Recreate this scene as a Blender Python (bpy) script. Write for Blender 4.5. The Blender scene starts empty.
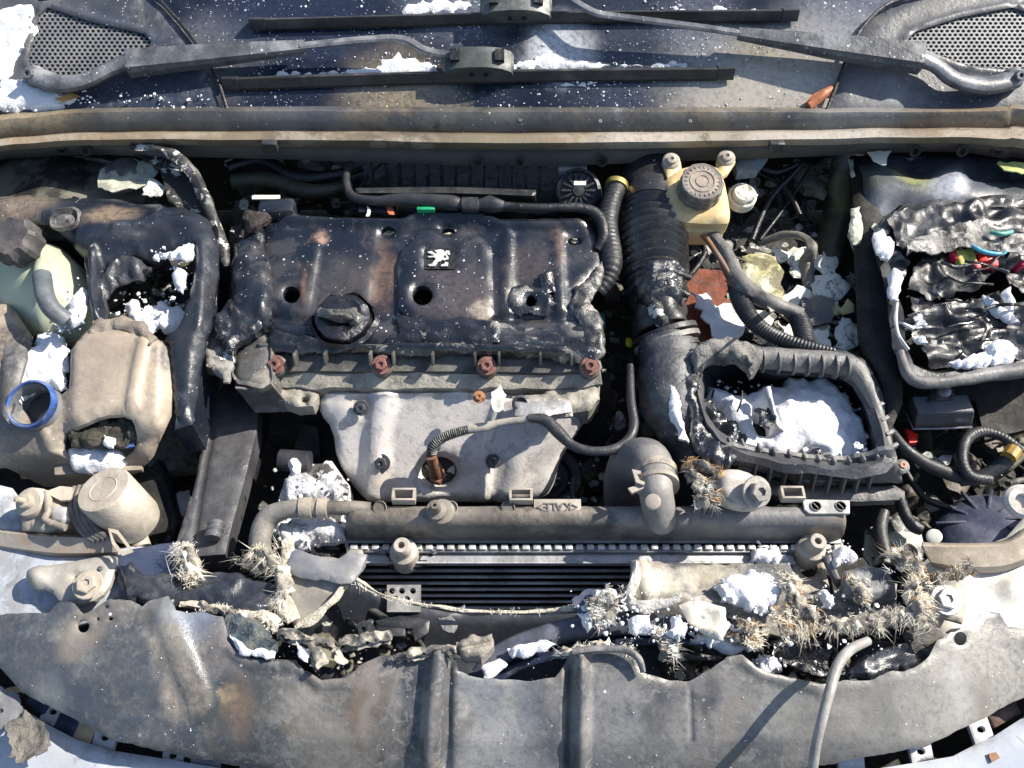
import bpy, bmesh, math, random
from mathutils import Vector, Matrix, noise
from mathutils.geometry import delaunay_2d_cdt, interpolate_bezier
C = bpy.context.scene.collection
R = math.radians
# ------------------------------------------------------------------ camera, sky, sun, exposure
F = 870.0; PITCH = R(54)
fw = Vector((0, math.cos(PITCH), -math.sin(PITCH))); upv = Vector((0, math.sin(PITCH), math.cos(PITCH))); rt = Vector((1, 0, 0))
CAM = -fw * 1.15
cd = bpy.data.cameras.new('camera'); cam = bpy.data.objects.new('camera', cd); C.objects.link(cam)
cam.location = CAM; cam.rotation_euler = (R(90) - PITCH, 0, 0)
cd.sensor_width = 36; cd.lens = 36 * F / 1024; cd.clip_start = .02; cd.clip_end = 200
sc = bpy.context.scene; sc.camera = cam
SUN_DIR = Vector((0.66, 0.24, 0.66)).normalized()
w = bpy.data.worlds.new('World'); sc.world = w; w.use_nodes = True
nt = w.node_tree; bg = nt.nodes['Background']; sky = nt.nodes.new('ShaderNodeTexSky'); sky.sky_type = 'NISHITA'; sky.sun_disc = False
sky.sun_elevation = math.asin(SUN_DIR.z); sky.sun_rotation = math.atan2(SUN_DIR.x, SUN_DIR.y)
nt.links.new(sky.outputs[0], bg.inputs[0]); bg.inputs[1].default_value = 0.105
sl = bpy.data.lights.new('sun', 'SUN'); sl.energy = 5.0; sl.angle = R(0.5); sl.color = (1, .925, .81)
so = bpy.data.objects.new('sun', sl); C.objects.link(so); so.rotation_euler = SUN_DIR.to_track_quat('Z', 'Y').to_euler(); so.location = SUN_DIR * 5
sc.view_settings.view_transform = 'Standard'; sc.view_settings.look = 'None'; sc.view_settings.exposure = 0.8; sc.view_settings.gamma = 1
sc.view_settings.use_curve_mapping = False
# ------------------------------------------------------------------ turning photograph measurements into places
def ray(u, v): return fw + rt * ((u - 512) / F) - upv * ((v - 384) / F)
def P(u, v, z):
    d = ray(u, v); return CAM + d * ((z - CAM.z) / d.z)
def hit(u, v, p0, n):
    d = ray(u, v); return CAM + d * ((p0 - CAM).dot(n) / d.dot(n))
def mpp(p): return (p - CAM).dot(fw) / F
def H(z):
    n = Vector((0, 0, 1)); return lambda u, v: (P(u, v, z), n)
def PN(p0, n):
    n = Vector(n).normalized(); return lambda u, v: (hit(u, v, p0, n), n)
def PL(a, b, c):
    A, B, D = P(*a), P(*b), P(*c); n = (B - A).cross(D - A).normalized()
    if n.z < 0: n = -n
    return PN(A, n)
def OFF(s, o):
    def f(u, v):
        p, n = s(u, v); d = ray(u, v); return CAM + (p - CAM) + d * (o / d.dot(n)), n
    return f
def ZF(fn):
    n = Vector((0, 0, 1)); return lambda u, v: (P(u, v, fn(u, v)), n)
def lerp(a, b, t): return a + (b - a) * t
def interp(x, xs, ys):
    if x <= xs[0]: return ys[0]
    for i in range(1, len(xs)):
        if x <= xs[i]: return lerp(ys[i-1], ys[i], (x - xs[i-1]) / (xs[i] - xs[i-1]))
    return ys[-1]
def sm(t): t = max(0, min(1, t)); return t * t * (3 - 2 * t)
# ------------------------------------------------------------------ objects
WL = {}
def wloc(o): return WL.get(o.name, Vector((0, 0, 0))) if o else Vector((0, 0, 0))
def thing(name, label, cat, loc, group=None):
    o = bpy.data.objects.new(name, None); C.objects.link(o); o.location = loc; WL[o.name] = Vector(loc); o.empty_display_size = .02
    return tag(o, label, cat, group)
def tag(o, label=None, cat=None, group=None, kind=None):
    if label: o['label'] = label
    if cat: o['category'] = cat
    if group: o['group'] = group
    if kind: o['kind'] = kind
    return o
class G:
    def __init__(s): s.v = []; s.f = []; s.m = []
    def add(s, vs, fs, mi=0):
        b = len(s.v); s.v += [Vector(x) for x in vs]; s.f += [[b + i for i in f] for f in fs]; s.m += [mi] * len(fs); return s
    def box(s, c, size, rot=None, bev=0, mi=0):
        bm = bmesh.new(); bmesh.ops.create_cube(bm, size=1)
        for v in bm.verts: v.co = Vector((v.co.x * size[0], v.co.y * size[1], v.co.z * size[2]))
        if bev: bmesh.ops.bevel(bm, geom=bm.edges[:], offset=bev, segments=2, affect='EDGES', profile=.5)
        rot = rot or Matrix.Identity(3); c = Vector(c); bm.verts.index_update()
        s.add([rot @ v.co + c for v in bm.verts], [[v.index for v in f.verts] for f in bm.faces], mi); bm.free(); return s
    def bm(s, b, mi=0):
        b.verts.index_update(); s.add([v.co.copy() for v in b.verts], [[v.index for v in f.verts] for f in b.faces], mi); b.free(); return s
    def tube(s, pts, r, seg=12, mi=0, smooth=4, cap=True, ribs=None, wob=0, flat=1.0):
        # pts world points, r list or float
        n = len(pts); rs = r if isinstance(r, (list, tuple)) else [r] * n
        q = []; qr = []
        if smooth > 1 and n > 2:
            for i in range(n - 1):
                p0 = pts[max(i-1, 0)]; p1 = pts[i]; p2 = pts[i+1]; p3 = pts[min(i+2, n-1)]
                for k in range(smooth):
                    t = k / smooth
                    q.append(0.5 * ((2*p1) + (p2 - p0)*t + (2*p0 - 5*p1 + 4*p2 - p3)*t*t + (-p0 + 3*p1 - 3*p2 + p3)*t**3))
                    qr.append(lerp(rs[i], rs[i+1], sm(t)))
            q.append(pts[-1]); qr.append(rs[-1])
        else: q = list(pts); qr = list(rs)
        if ribs:   # resample evenly for corrugation: (count, depth, kind)
            L = [0]
            for a, b in zip(q, q[1:]): L.append(L[-1] + (b - a).length)
            N = ribs[0] * 6; q2 = []; r2 = []
            for i in range(N + 1):
                t = L[-1] * i / N; j = 0
                while j < len(L) - 2 and L[j+1] < t: j += 1
                k = (t - L[j]) / max(L[j+1] - L[j], 1e-9); q2.append(q[j].lerp(q[j+1], k))
                r2.append(lerp(qr[j], qr[j+1], k) * (1 - ribs[1] * (0.5 + 0.5 * math.cos(2 * math.pi * i / 6)) ))
            q, qr = q2, r2
        vs = []; fs = []; ref = None
        for i, p in enumerate(q):
            t = (q[min(i+1, len(q)-1)] - q[max(i-1, 0)]).normalized()
            if ref is None:
                ref = Vector((0, 0, 1)) if abs(t.z) < .9 else Vector((1, 0, 0))
            a = (ref - t * ref.dot(t)).normalized(); b = t.cross(a); ref = a
            for k in range(seg):
                an = 2 * math.pi * k / seg; rr = qr[i]
                if wob: rr *= 1 + wob * noise.noise((p + a * math.cos(an) * .03 + b * math.sin(an) * .03) * 40)
                vs.append(p + a * math.cos(an) * rr * flat + b * math.sin(an) * rr)
        for i in range(len(q) - 1):
            for k in range(seg):
                fs.append([i*seg+k, i*seg+(k+1) % seg, (i+1)*seg+(k+1) % seg, (i+1)*seg+k])
        if cap: fs.append(list(range(seg))[::-1]); fs.append([(len(q)-1)*seg+k for k in range(seg)])
        return s.add(vs, fs, mi)
    def lathe(s, prof, c, ax=(0, 0, 1), seg=24, mi=0, wob=0, flute=None, sq=1.0, cap=True):
        ax = Vector(ax).normalized(); a = ax.orthogonal().normalized(); b = ax.cross(a); c = Vector(c); vs = []; fs = []
        for (r, h) in prof:
            for k in range(seg):
                an = 2 * math.pi * k / seg; rr = r
                if flute and r > flute[2]: rr *= 1 - flute[1] * (1 if (k // flute[3]) % 2 else 0)
                p = c + ax * h + a * math.cos(an) * rr + b * math.sin(an) * rr * sq
                if wob: p = p + noise.noise_vector(p * 45) * wob
                vs.append(p)
        for i in range(len(prof) - 1):
            for k in range(seg): fs.append([i*seg+k, i*seg+(k+1) % seg, (i+1)*seg+(k+1) % seg, (i+1)*seg+k])
        if cap and prof[0][0] > 1e-6: fs.append(list(range(seg))[::-1])
        if cap and prof[-1][0] > 1e-6: fs.append([(len(prof)-1)*seg+k for k in range(seg)])
        return s.add(vs, fs, mi)
    def build(s, name, mats, parent=None, smooth=32):
        if not isinstance(mats, (list, tuple)): mats = [mats]
        lo = Vector((min(v.x for v in s.v), min(v.y for v in s.v), min(v.z for v in s.v))); hi = Vector((max(v.x for v in s.v), max(v.y for v in s.v), max(v.z for v in s.v)))
        c = (lo + hi) / 2; c.z = lo.z
        me = bpy.data.meshes.new(name); me.from_pydata([v - c for v in s.v], [], s.f)
        for m in mats: me.materials.append(m)
        if len(mats) > 1: me.polygons.foreach_set('material_index', s.m)
        me.validate(); me.update()
        if smooth:
            me.polygons.foreach_set('use_smooth', [True] * len(me.polygons)); me.set_sharp_from_angle(angle=R(smooth))
        o = bpy.data.objects.new(name, me); C.objects.link(o); WL[o.name] = c; o.location = c
        if parent: o.parent = parent; o.location = c - wloc(parent)
        return o
def fixn(o):
    bm = bmesh.new(); bm.from_mesh(o.data); bmesh.ops.recalc_face_normals(bm, faces=bm.faces[:]); bm.to_mesh(o.data); bm.free(); return o
# ------------------------------------------------------------------ sheets: outline + holes, gridded, rounded, displaced, thick
def dens(poly, step):
    out = []
    for i in range(len(poly)):
        a = poly[i]; b = poly[(i+1) % len(poly)]; d = math.dist(a, b); k = max(1, int(d / step))
        for j in range(k): out.append((lerp(a[0], b[0], j/k), lerp(a[1], b[1], j/k)))
    return out
def smoothpoly(poly, it=1):
    for _ in range(it):
        q = []
        for i in range(len(poly)):
            a = poly[i]; b = poly[(i+1) % len(poly)]
            q.append((a[0]*.75+b[0]*.25, a[1]*.75+b[1]*.25)); q.append((a[0]*.25+b[0]*.75, a[1]*.25+b[1]*.75))
        poly = q
    return poly
def inside(p, poly):
    x, y = p; c = False; j = len(poly) - 1
    for i in range(len(poly)):
        xi, yi = poly[i]; xj, yj = poly[j]
        if (yi > y) != (yj > y) and x < (xj - xi) * (y - yi) / (yj - yi) + xi: c = not c
        j = i
    return c
def segd(p, a, b):
    dx = b[0]-a[0]; dy = b[1]-a[1]; L = dx*dx+dy*dy
    t = 0 if L == 0 else max(0, min(1, ((p[0]-a[0])*dx+(p[1]-a[1])*dy)/L))
    return math.hypot(p[0]-a[0]-t*dx, p[1]-a[1]-t*dy)
def pathd(p, path, closed=False):
    n = len(path); return min(segd(p, path[i], path[(i+1) % n]) for i in range(n if closed else n-1))
def ell(u, v, a, b=None, n=16, rot=0):
    b = b or a; return [(u + math.cos(t)*a*math.cos(rot)-math.sin(t)*b*math.sin(rot), v + math.cos(t)*a*math.sin(rot)+math.sin(t)*b*math.cos(rot)) for t in [2*math.pi*k/n for k in range(n)]]
def sheetg(g, poly, surf, th=.003, step=7, amp=0, freq=20, wrink=0, wfreq=(30, 30), rnd=None, jag=None, holes=(), ridges=(), bowls=(), mi=0, seed=0, hround=True, round_it=0, crumb=0):
    if round_it: poly = smoothpoly(poly, round_it)
    rng = random.Random(seed); P0 = dens(poly, step)
    if jag:
        P0 = [(u + jag[0] * noise.noise(Vector((u*jag[1], v*jag[1], seed+3.1))) + jag[0]*.5*noise.noise(Vector((u*jag[1]*3, v*jag[1]*3, seed+9))) + jag[0]*.3*noise.noise(Vector((u*jag[1]*7, v*jag[1]*7, seed+5))), v + jag[0] * noise.noise(Vector((u*jag[1], v*jag[1], seed+17.7))) + jag[0]*.5*noise.noise(Vector((u*jag[1]*3, v*jag[1]*3, seed+29))) + jag[0]*.3*noise.noise(Vector((u*jag[1]*7, v*jag[1]*7, seed+35)))) for u, v in P0]
    HS = [dens(h, max(2, step*.6)) for h in holes]
    pts = list(P0); edges = [(i, (i+1) % len(P0)) for i in range(len(P0))]
    for h in HS:
        b = len(pts); pts += h; edges += [(b+i, b+(i+1) % len(h)) for i in range(len(h))]
    u0 = min(p[0] for p in P0); u1 = max(p[0] for p in P0); v0 = min(p[1] for p in P0); v1 = max(p[1] for p in P0)
    rpts = []; fine_ = max(1.6, step*.5)
    for (path, wd, ht) in ridges:
        for a_, b_ in zip(path, path[1:]):
            L_ = math.dist(a_, b_); nx_, ny_ = -(b_[1]-a_[1])/max(L_, 1e-6), (b_[0]-a_[0])/max(L_, 1e-6); m_ = max(2, int(L_/(step*.8)))
            for o_ in (0, .33, -.33, .66, -.66, 1.05, -1.05):
                for j_ in range(m_):
                    t_ = (j_+.5)/m_; q = (lerp(a_[0], b_[0], t_)+nx_*o_*wd, lerp(a_[1], b_[1], t_)+ny_*o_*wd)
                    if inside(q, P0) and pathd(q, P0, True) > fine_*.7 and all(not inside(q, h) and pathd(q, h, True) > fine_*.5 for h in HS) and all(abs(q[0]-r_[0])+abs(q[1]-r_[1]) > fine_*.5 for r_ in rpts[-400:]): rpts.append(q)
    pts += rpts
    v = v0 + step*.5; row = 0
    while v < v1:
        u = u0 + (step*.5 if row % 2 else 0)
        while u < u1:
            q = (u + rng.uniform(-.15, .15)*step, v + rng.uniform(-.15, .15)*step)
            if inside(q, P0) and pathd(q, P0, True) > step*.45 and all(pathd(q, r_[0]) > r_[1]*1.15 for r_ in ridges) and all(not inside(q, h) and pathd(q, h, True) > step*.3 for h in HS): pts.append(q)
            u += step
        v += step*.87; row += 1
    co, ed, fa, *_ = delaunay_2d_cdt([Vector(p) for p in pts], edges, [], 0, 1e-4)
    tris = []
    for f in fa:
        c = ((co[f[0]].x+co[f[1]].x+co[f[2]].x)/3, (co[f[0]].y+co[f[1]].y+co[f[2]].y)/3)
        if inside(c, P0) and not any(inside(c, h) for h in HS): tris.append(list(f))
    top = []; nor = []
    for c in co:
        q = (c.x, c.y); p, n = surf(*q); h = 0
        if amp: h += amp * noise.fractal(p*freq + Vector((seed, 0, 0)), 1.0, 2.0, 4)
        if wrink:
            h += wrink * (1 - 2*abs(noise.noise(Vector((p.x*wfreq[0], p.y*wfreq[1], p.z*20+seed)) + noise.noise_vector(p*25)*.6)))
        if rnd:
            d = pathd(q, P0, True)
            if hround:
                for hh in HS: d = min(d, pathd(q, hh, True))
            h -= rnd[1] * (1 - math.sqrt(max(0, 1 - (1 - min(1, d/rnd[0]))**2)))
        for (path, wd, ht) in ridges:
            d = pathd(q, path)
            if d < wd: h += ht * sm((1 - d/wd)*1.4)
        for (bu, bv, br, ht) in bowls:
            d = math.hypot(q[0]-bu, q[1]-bv)
            if d < br: h += ht * sm(1 - d/br)
        top.append(p + n*h); nor.append(n)
    # orientation
    if tris:
        a, b, c = tris[0]
    out = []
    for t in tris:
        a, b, c = t
        if (top[b]-top[a]).cross(top[c]-top[a]).dot(nor[a]) < 0: t = [a, c, b]
        out.append(t)
    g.add(top, out, mi)
    for _ in range(crumb):
        q = P0[rng.randrange(len(P0))]; q = (q[0]+rng.gauss(0, 4.5), q[1]+rng.gauss(0, 3.5)); p, n = surf(*q); r_ = .0007+.0022*rng.random()**3
        bb = bmesh.new(); bmesh.ops.create_icosphere(bb, subdivisions=1, radius=r_)
        for vv in bb.verts: vv.co = p + n*(-(th or 0)*.5) + vv.co*rng.uniform(.6, 1.3)
        g.bm(bb, mi)
    if th:
        bot = [p - n*th for p, n in zip(top, nor)]
        g.add(bot, [t[::-1] for t in out], mi)
        cnt = {}
        for t in out:
            for i in range(3):
                e = (t[i], t[(i+1) % 3]); cnt[e] = cnt.get(e, 0) + 1
        vs = []; fs = []
        for (a, b) in cnt:
            if (b, a) not in cnt:
                k = len(vs); vs += [top[a], top[b], bot[b], bot[a]]; fs.append([k+1, k, k+3, k+2])
        g.add(vs, fs, mi)
    return g
def sheet(name, poly, surf, m, parent=None, smooth=80, **k):
    g = G(); sheetg(g, poly, surf, **k); return g.build(name, m, parent, smooth)
def cr(path, n):   # Catmull resample of tuples
    out = []; L = len(path)
    for i in range(L-1):
        p0 = path[max(i-1, 0)]; p1 = path[i]; p2 = path[i+1]; p3 = path[min(i+2, L-1)]
        for k in range(n):
            t = k/n; out.append(tuple(0.5*((2*b)+(c-a)*t+(2*a-5*b+4*c-d)*t*t+(-a+3*b-3*c+d)*t**3) for a, b, c, d in zip(p0, p1, p2, p3)))
    out.append(path[-1]); return out
def tubep(g, path, seg=12, **k):   # path of (u, v, z, radius in px)
    pts = [P(a[0], a[1], a[2]) for a in path]; rs = [a[3]*mpp(p) for a, p in zip(path, pts)]
    return g.tube(pts, rs, seg=seg, **k)
def hose(name, path, m, parent=None, seg=12, **k):
    g = G(); tubep(g, path, seg, **k); return g.build(name, m, parent, 50)
def resamp(loop, n):
    q = list(loop) + [loop[0]]; L = [0]
    for a, b in zip(q, q[1:]): L.append(L[-1] + math.dist(a[:2], b[:2]))
    out = []
    for i in range(n):
        t = L[-1]*i/n; j = 0
        while L[j+1] < t: j += 1
        k = (t-L[j])/max(L[j+1]-L[j], 1e-9); out.append(tuple(lerp(x, y, k) for x, y in zip(q[j], q[j+1])))
    return out
def loops(name, ls, m, parent=None, n=80, amp=0, freq=40, closed=True, smooth=40):
    g = G(); vs = []; fs = []
    for l in ls:
        for q in resamp(l, n):
            p = P(*q[:3]); vs.append(p + noise.noise_vector(p*freq)*amp)
    for i in range(len(ls)-1):
        for k in range(n): fs.append([i*n+k, i*n+(k+1) % n, (i+1)*n+(k+1) % n, (i+1)*n+k])
    g.add(vs, fs); return g.build(name, m, parent, smooth)
def rows(name, rws, m, parent=None, n=10, th=.003, amp=0, freq=30, smooth=40):   # open lofts: rows of (u,v,z) control points
    g = G(); vs = []; fs = []; N = None
    for r in rws:
        q = cr(r, n); N = len(q)
        for a in q:
            p = P(*a); vs.append(p + noise.noise_vector(p*freq)*amp)
    for i in range(len(rws)-1):
        for k in range(N-1): fs.append([i*N+k, (i+1)*N+k, (i+1)*N+k+1, i*N+k+1])
    g.add(vs, fs); o = g.build(name, m, parent, smooth)
    if th: s = o.modifiers.new('thickness', 'SOLIDIFY'); s.thickness = th; s.offset = -1
    return o
BC = {}
def bolt(parent, p, n, r, m, name='bolt', h=None, washer=True):
    key = (round(r, 4), m.name, name)
    if key not in BC:
        g = G(); hh = h or r*.9
        if washer: g.lathe([(r*1.45, 0), (r*1.5, hh*.12), (r*1.42, hh*.25), (r*1.0, hh*.26)], (0, 0, 0), seg=18)
        g.lathe([(r, hh*.2), (r, hh*.9), (r*.88, hh), (r*.45, hh), (r*.4, hh*.7), (0, hh*.7)], (0, 0, 0), seg=6)
        me = bpy.data.meshes.new(name); me.from_pydata(g.v, [], g.f); me.materials.append(m); me.update(); BC[key] = me
    o = bpy.data.objects.new(name, BC[key]); C.objects.link(o); o.rotation_mode = 'QUATERNION'; o.rotation_quaternion = Vector(n).to_track_quat('Z', 'Y')
    o.location = p - wloc(parent); o.parent = parent; WL[o.name] = p.copy(); return o
def lumpg(g, c, rad, amp=.3, freq=40, sub=3, seed=0, mi=0):
    b = bmesh.new(); bmesh.ops.create_icosphere(b, subdivisions=sub, radius=1); c = Vector(c)
    if not isinstance(rad, (tuple, list)): rad = (rad,)*3
    for v in b.verts:
        n = v.co.copy(); p = c + Vector((n.x*rad[0], n.y*rad[1], n.z*rad[2]))
        k = 1 + amp*noise.fractal(p*freq+Vector((seed, 0, 0)), 1, 2, 3); v.co = c + Vector((n.x*rad[0], n.y*rad[1], n.z*rad[2]))*k
    return g.bm(b, mi)
def crumbs(g, poly, surf, n, r0, r1, seed=0, mi=0, flat=.7):
    rng = random.Random(seed); u0 = min(p[0] for p in poly); u1 = max(p[0] for p in poly); v0 = min(p[1] for p in poly); v1 = max(p[1] for p in poly); k = 0; t = 0
    while k < n and t < n*20:
        t += 1; q = (rng.uniform(u0, u1), rng.uniform(v0, v1))
        if not inside(q, poly) or noise.noise(Vector((q[0]*.05, q[1]*.05, seed))) < -.12: continue
        p, nn = surf(*q); r = lerp(r0, r1, rng.random()**3)
        b = bmesh.new(); bmesh.ops.create_icosphere(b, subdivisions=1, radius=r)
        for v in b.verts: v.co = p + Vector((v.co.x*rng.uniform(.6, 1.4), v.co.y*rng.uniform(.6, 1.4), v.co.z*flat*rng.uniform(.6, 1.3)))
        g.bm(b, mi); k += 1
    return g
def fibres(g, path, spread, n, length, seed=0, mis=(0, 1, 2), wid=.0004, clump=9):
    rng = random.Random(seed); pts = [P(*a) for a in cr(path, 8)]; n = int(n*.85)
    for i in range(n // clump):
        k = rng.randrange(len(pts)); base = pts[k]; out = Vector((rng.gauss(0, 1), rng.gauss(0, 1), 0)).normalized()
        c0 = base + out*abs(rng.gauss(0, spread*.9)) + Vector((0, 0, abs(rng.gauss(0, spread*.2))))
        d0 = (noise.noise_vector(c0*18 + Vector((seed, 0, 0)))*2.6 + out*.3 + Vector((.1, -.15, .15))); d0.z *= .28; d0.normalize(); mi = rng.choice(mis) if rng.random() < .8 else mis[0]
        for j in range(clump):
            c = c0 + Vector((rng.gauss(0, 1), rng.gauss(0, 1), rng.gauss(0, .4)))*.0022
            d = (d0 + Vector((rng.gauss(0, .3), rng.gauss(0, .3), rng.gauss(0, .12)))).normalized(); L = length*(.25 + .55*rng.random() + (.5 if rng.random() < .06 else 0)); wv = wid*rng.uniform(.5, 1.8)
            a = d.orthogonal().normalized(); b = d.cross(a); bend = Vector((rng.gauss(0, .8), rng.gauss(0, .8), rng.gauss(-.45, .2)))*L
            vs = []
            for t, ww in ((0, 1), (.35, .9), (.7, .6), (1, .1)):
                p = c + d*L*t + bend*t*t
                vs += [p + a*wv*ww, p - a*wv*ww*.5 + b*wv*ww*.87, p - a*wv*ww*.5 - b*wv*ww*.87]
            fs = [[k_+s_, k_+(s_+1) % 3, k_+3+(s_+1) % 3, k_+3+s_] for k_ in (0, 3, 6) for s_ in range(3)]
            g.add(vs, fs, mi)
    return g
# ------------------------------------------------------------------ materials
def M(name, c, c2=None, rough=.5, metal=0, ns=25, mixlo=.4, mixhi=.65, dust=0, dustc=(.38, .37, .36), specks=0, powder=0, pw=(.8, .82, .85), psc=30, bump=.25, bs=160, stains=(), coat=0, rvar=.25, bd=.002, blot=(), rb=0, rbs=45, c3=None, streak=None, updust=True):
    m = bpy.data.materials.new(name); m.use_nodes = True; t = m.node_tree; N = t.nodes; Lk = t.links; bs_ = N['Principled BSDF']
    def nd(ty, **k):
        x = N.new(ty)
        for a, b in k.items(): setattr(x, a, b)
        return x
    geo = nd('ShaderNodeNewGeometry'); pos = geo.outputs['Position']
    def nz(scale, detail=8, rough_=.6, vec=None, dist=0):
        x = nd('ShaderNodeTexNoise'); x.inputs['Scale'].default_value = scale; x.inputs['Detail'].default_value = detail; x.inputs['Roughness'].default_value = rough_; x.inputs['Distortion'].default_value = dist
        Lk.new(vec or pos, x.inputs['Vector']); return x.outputs['Fac']
    def mr(v, a, b, c_=0, d=1):
        x = nd('ShaderNodeMapRange', interpolation_type='SMOOTHSTEP'); x.inputs[1].default_value = a; x.inputs[2].default_value = b; x.inputs[3].default_value = c_; x.inputs[4].default_value = d
        Lk.new(v, x.inputs[0]); return x.outputs[0]
    def mul(a, b, op='MULTIPLY'):
        x = nd('ShaderNodeMath', operation=op)
        for i, q in enumerate((a, b)):
            if isinstance(q, (int, float)): x.inputs[i].default_value = q
            else: Lk.new(q, x.inputs[i])
        return x.outputs[0]
    def mix(f, a, b):
        x = nd('ShaderNodeMix', data_type='RGBA')
        if isinstance(f, (int, float)): x.inputs[0].default_value = f
        else: Lk.new(f, x.inputs[0])
        for i, q in ((6, a), (7, b)):
            if isinstance(q, tuple): x.inputs[i].default_value = (*q, 1)
            else: Lk.new(q, x.inputs[i])
        return x.outputs[2]
    c2 = c2 or tuple(x*.55 for x in c); c3 = c3 or tuple(min(1, x*1.35) for x in c)
    col = mix(mr(nz(ns), mixlo, mixhi), c, c2)
    col = mix(mul(mr(nz(ns*4.3, 6), .5, .75), .6), col, c3)
    for (bs0, lo, hi, bc, bst_) in blot:
        col = mix(mul(mr(nz(bs0, 12, .72, dist=.5), lo-.03, lo+(hi-lo)*.45-.02), bst_), col, bc)
    wv = None
    if stains or streak:
        wn = nd('ShaderNodeTexNoise'); wn.inputs['Scale'].default_value = 28; wn.inputs['Detail'].default_value = 5; Lk.new(pos, wn.inputs['Vector'])
        s_ = nd('ShaderNodeVectorMath', operation='SUBTRACT'); Lk.new(wn.outputs['Color'], s_.inputs[0]); s_.inputs[1].default_value = (.5, .5, .5)
        sc_ = nd('ShaderNodeVectorMath', operation='SCALE'); Lk.new(s_.outputs[0], sc_.inputs[0]); sc_.inputs['Scale'].default_value = .05
        ad = nd('ShaderNodeVectorMath', operation='ADD'); Lk.new(pos, ad.inputs[0]); Lk.new(sc_.outputs[0], ad.inputs[1]); wv = ad.outputs[0]
    fine = None
    for (sp, sr, scol, sst, *ext) in stains:
        ax = ext[0] if ext else (1, 1, 1)
        d1 = nd('ShaderNodeVectorMath', operation='SUBTRACT'); Lk.new(wv, d1.inputs[0]); d1.inputs[1].default_value = sp
        d2 = nd('ShaderNodeVectorMath', operation='MULTIPLY'); Lk.new(d1.outputs[0], d2.inputs[0]); d2.inputs[1].default_value = ax
        ln = nd('ShaderNodeVectorMath', operation='LENGTH'); Lk.new(d2.outputs[0], ln.inputs[0])
        if fine is None: fine = mr(nz(140, 6), .3, .6, .45, 1)
        f = mul(mul(mr(ln.outputs[1], sr*1.1, sr*.35), sst), fine); col = mix(f, col, scol)
    rv = mr(nz(ns*2.1, 5), .3, .7, max(.02, rough-rvar*.5), min(1, rough+rvar*.5))
    pf = None
    if dust:
        f = mul(mr(nz(14, 10, .7), .62-dust*.35, .85-dust*.3), min(1, .35+dust))
        if updust:
            sp_ = nd('ShaderNodeSeparateXYZ'); Lk.new(geo.outputs['Normal'], sp_.inputs[0]); f = mul(f, mr(sp_.outputs[2], -.2, .7, .25, 1))
        col = mix(f, col, dustc); pf = f
    if specks:
      for vs_, k_ in ((150, 1.0), (330, 1.6)):
        x = nd('ShaderNodeTexVoronoi', feature='F1'); x.inputs['Scale'].default_value = vs_; Lk.new(pos, x.inputs['Vector'])
        rr = nd('ShaderNodeSeparateColor'); Lk.new(x.outputs['Color'], rr.inputs[0])
        th_ = mul(mr(rr.outputs[0], 1-specks*k_, 1, 0, 1), .30); f = mul(mul(x.outputs['Distance'], th_, 'LESS_THAN'), mul(mr(nz(9, 3), .4, .55), mr(rr.outputs[1], .1, .9, .25, 1))); col = mix(f, col, (.7, .72, .75))
    if powder:
        f = mul(mr(nz(psc, 12, .68, dist=.3), .70-powder*.4, .73-powder*.4), mr(nz(psc*.3, 3), .35, .5))
        sp2 = nd('ShaderNodeSeparateXYZ'); Lk.new(geo.outputs['Normal'], sp2.inputs[0]); f = mul(f, mr(sp2.outputs[2], .1, .5)); col = mix(f, col, pw)
        rv = mul(rv, mul(f, .4), 'ADD')
    Lk.new(col, bs_.inputs['Base Color']); Lk.new(rv, bs_.inputs['Roughness']); bs_.inputs['Metallic'].default_value = metal
    if coat: bs_.inputs['Coat Weight'].default_value = coat; bs_.inputs['Coat Roughness'].default_value = .12
    if bump:
        h = mul(nz(bs, 8, .65), mul(nz(bs*.22, 6, .6), 1.6), 'ADD')
        if rb:
            x = nd('ShaderNodeTexNoise'); x.noise_type = 'RIDGED_MULTIFRACTAL'; x.inputs['Scale'].default_value = rbs; x.inputs['Detail'].default_value = 4; x.inputs['Distortion'].default_value = .6; Lk.new(pos, x.inputs['Vector']); h = mul(h, mul(x.outputs['Fac'], rb), 'ADD')
        b = nd('ShaderNodeBump'); b.inputs['Strength'].default_value = bump; b.inputs['Distance'].default_value = bd*1.5
        Lk.new(h, b.inputs['Height']); Lk.new(b.outputs[0], bs_.inputs['Normal'])
    return m
def S(u, v, z, r, col, st=.8, ax=(1, 1, 1)): return (tuple(P(u, v, z)), r, col, st, ax)
black = M('black_burnt_plastic', (.008, .009, .011), (.02, .02, .023), rough=.4, dust=.2, dustc=(.12, .12, .13), bump=.5)
gloss = M('glossy_melted_plastic', (.006, .006, .008), (.02, .02, .024), rough=.2, dust=.1, dustc=(.22, .22, .23), bump=.6, bs=60, bd=.004, coat=.7, rb=.8, rbs=50, powder=.03, psc=70)
soot = M('soot', (.01, .01, .01), (.025, .024, .02), rough=.75, dust=.2, dustc=(.07, .07, .065), bump=.5)
sootp = M('soot_with_powder', (.012, .012, .012), (.03, .03, .025), rough=.7, powder=.35, bump=.6, psc=40, pw=(.5, .51, .48))
navy = M('navy_painted', (.018, .026, .05), (.04, .05, .075), rough=.38, dust=.3, dustc=(.2, .22, .26), specks=.12, bump=.15)
rubber = M('grey_rubber', (.025, .026, .03), (.045, .045, .047), rough=.45, dust=.35, dustc=(.16, .16, .16), bump=.35)
grey = M('grey_melted_plastic', (.09, .09, .095), (.14, .135, .13), rough=.5, dust=.45, dustc=(.3, .29, .28), bump=.35)
dgrey = M('dark_grey_plastic', (.022, .024, .028), (.045, .046, .05), rough=.4, dust=.3, dustc=(.2, .2, .2), bump=.3)
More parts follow.
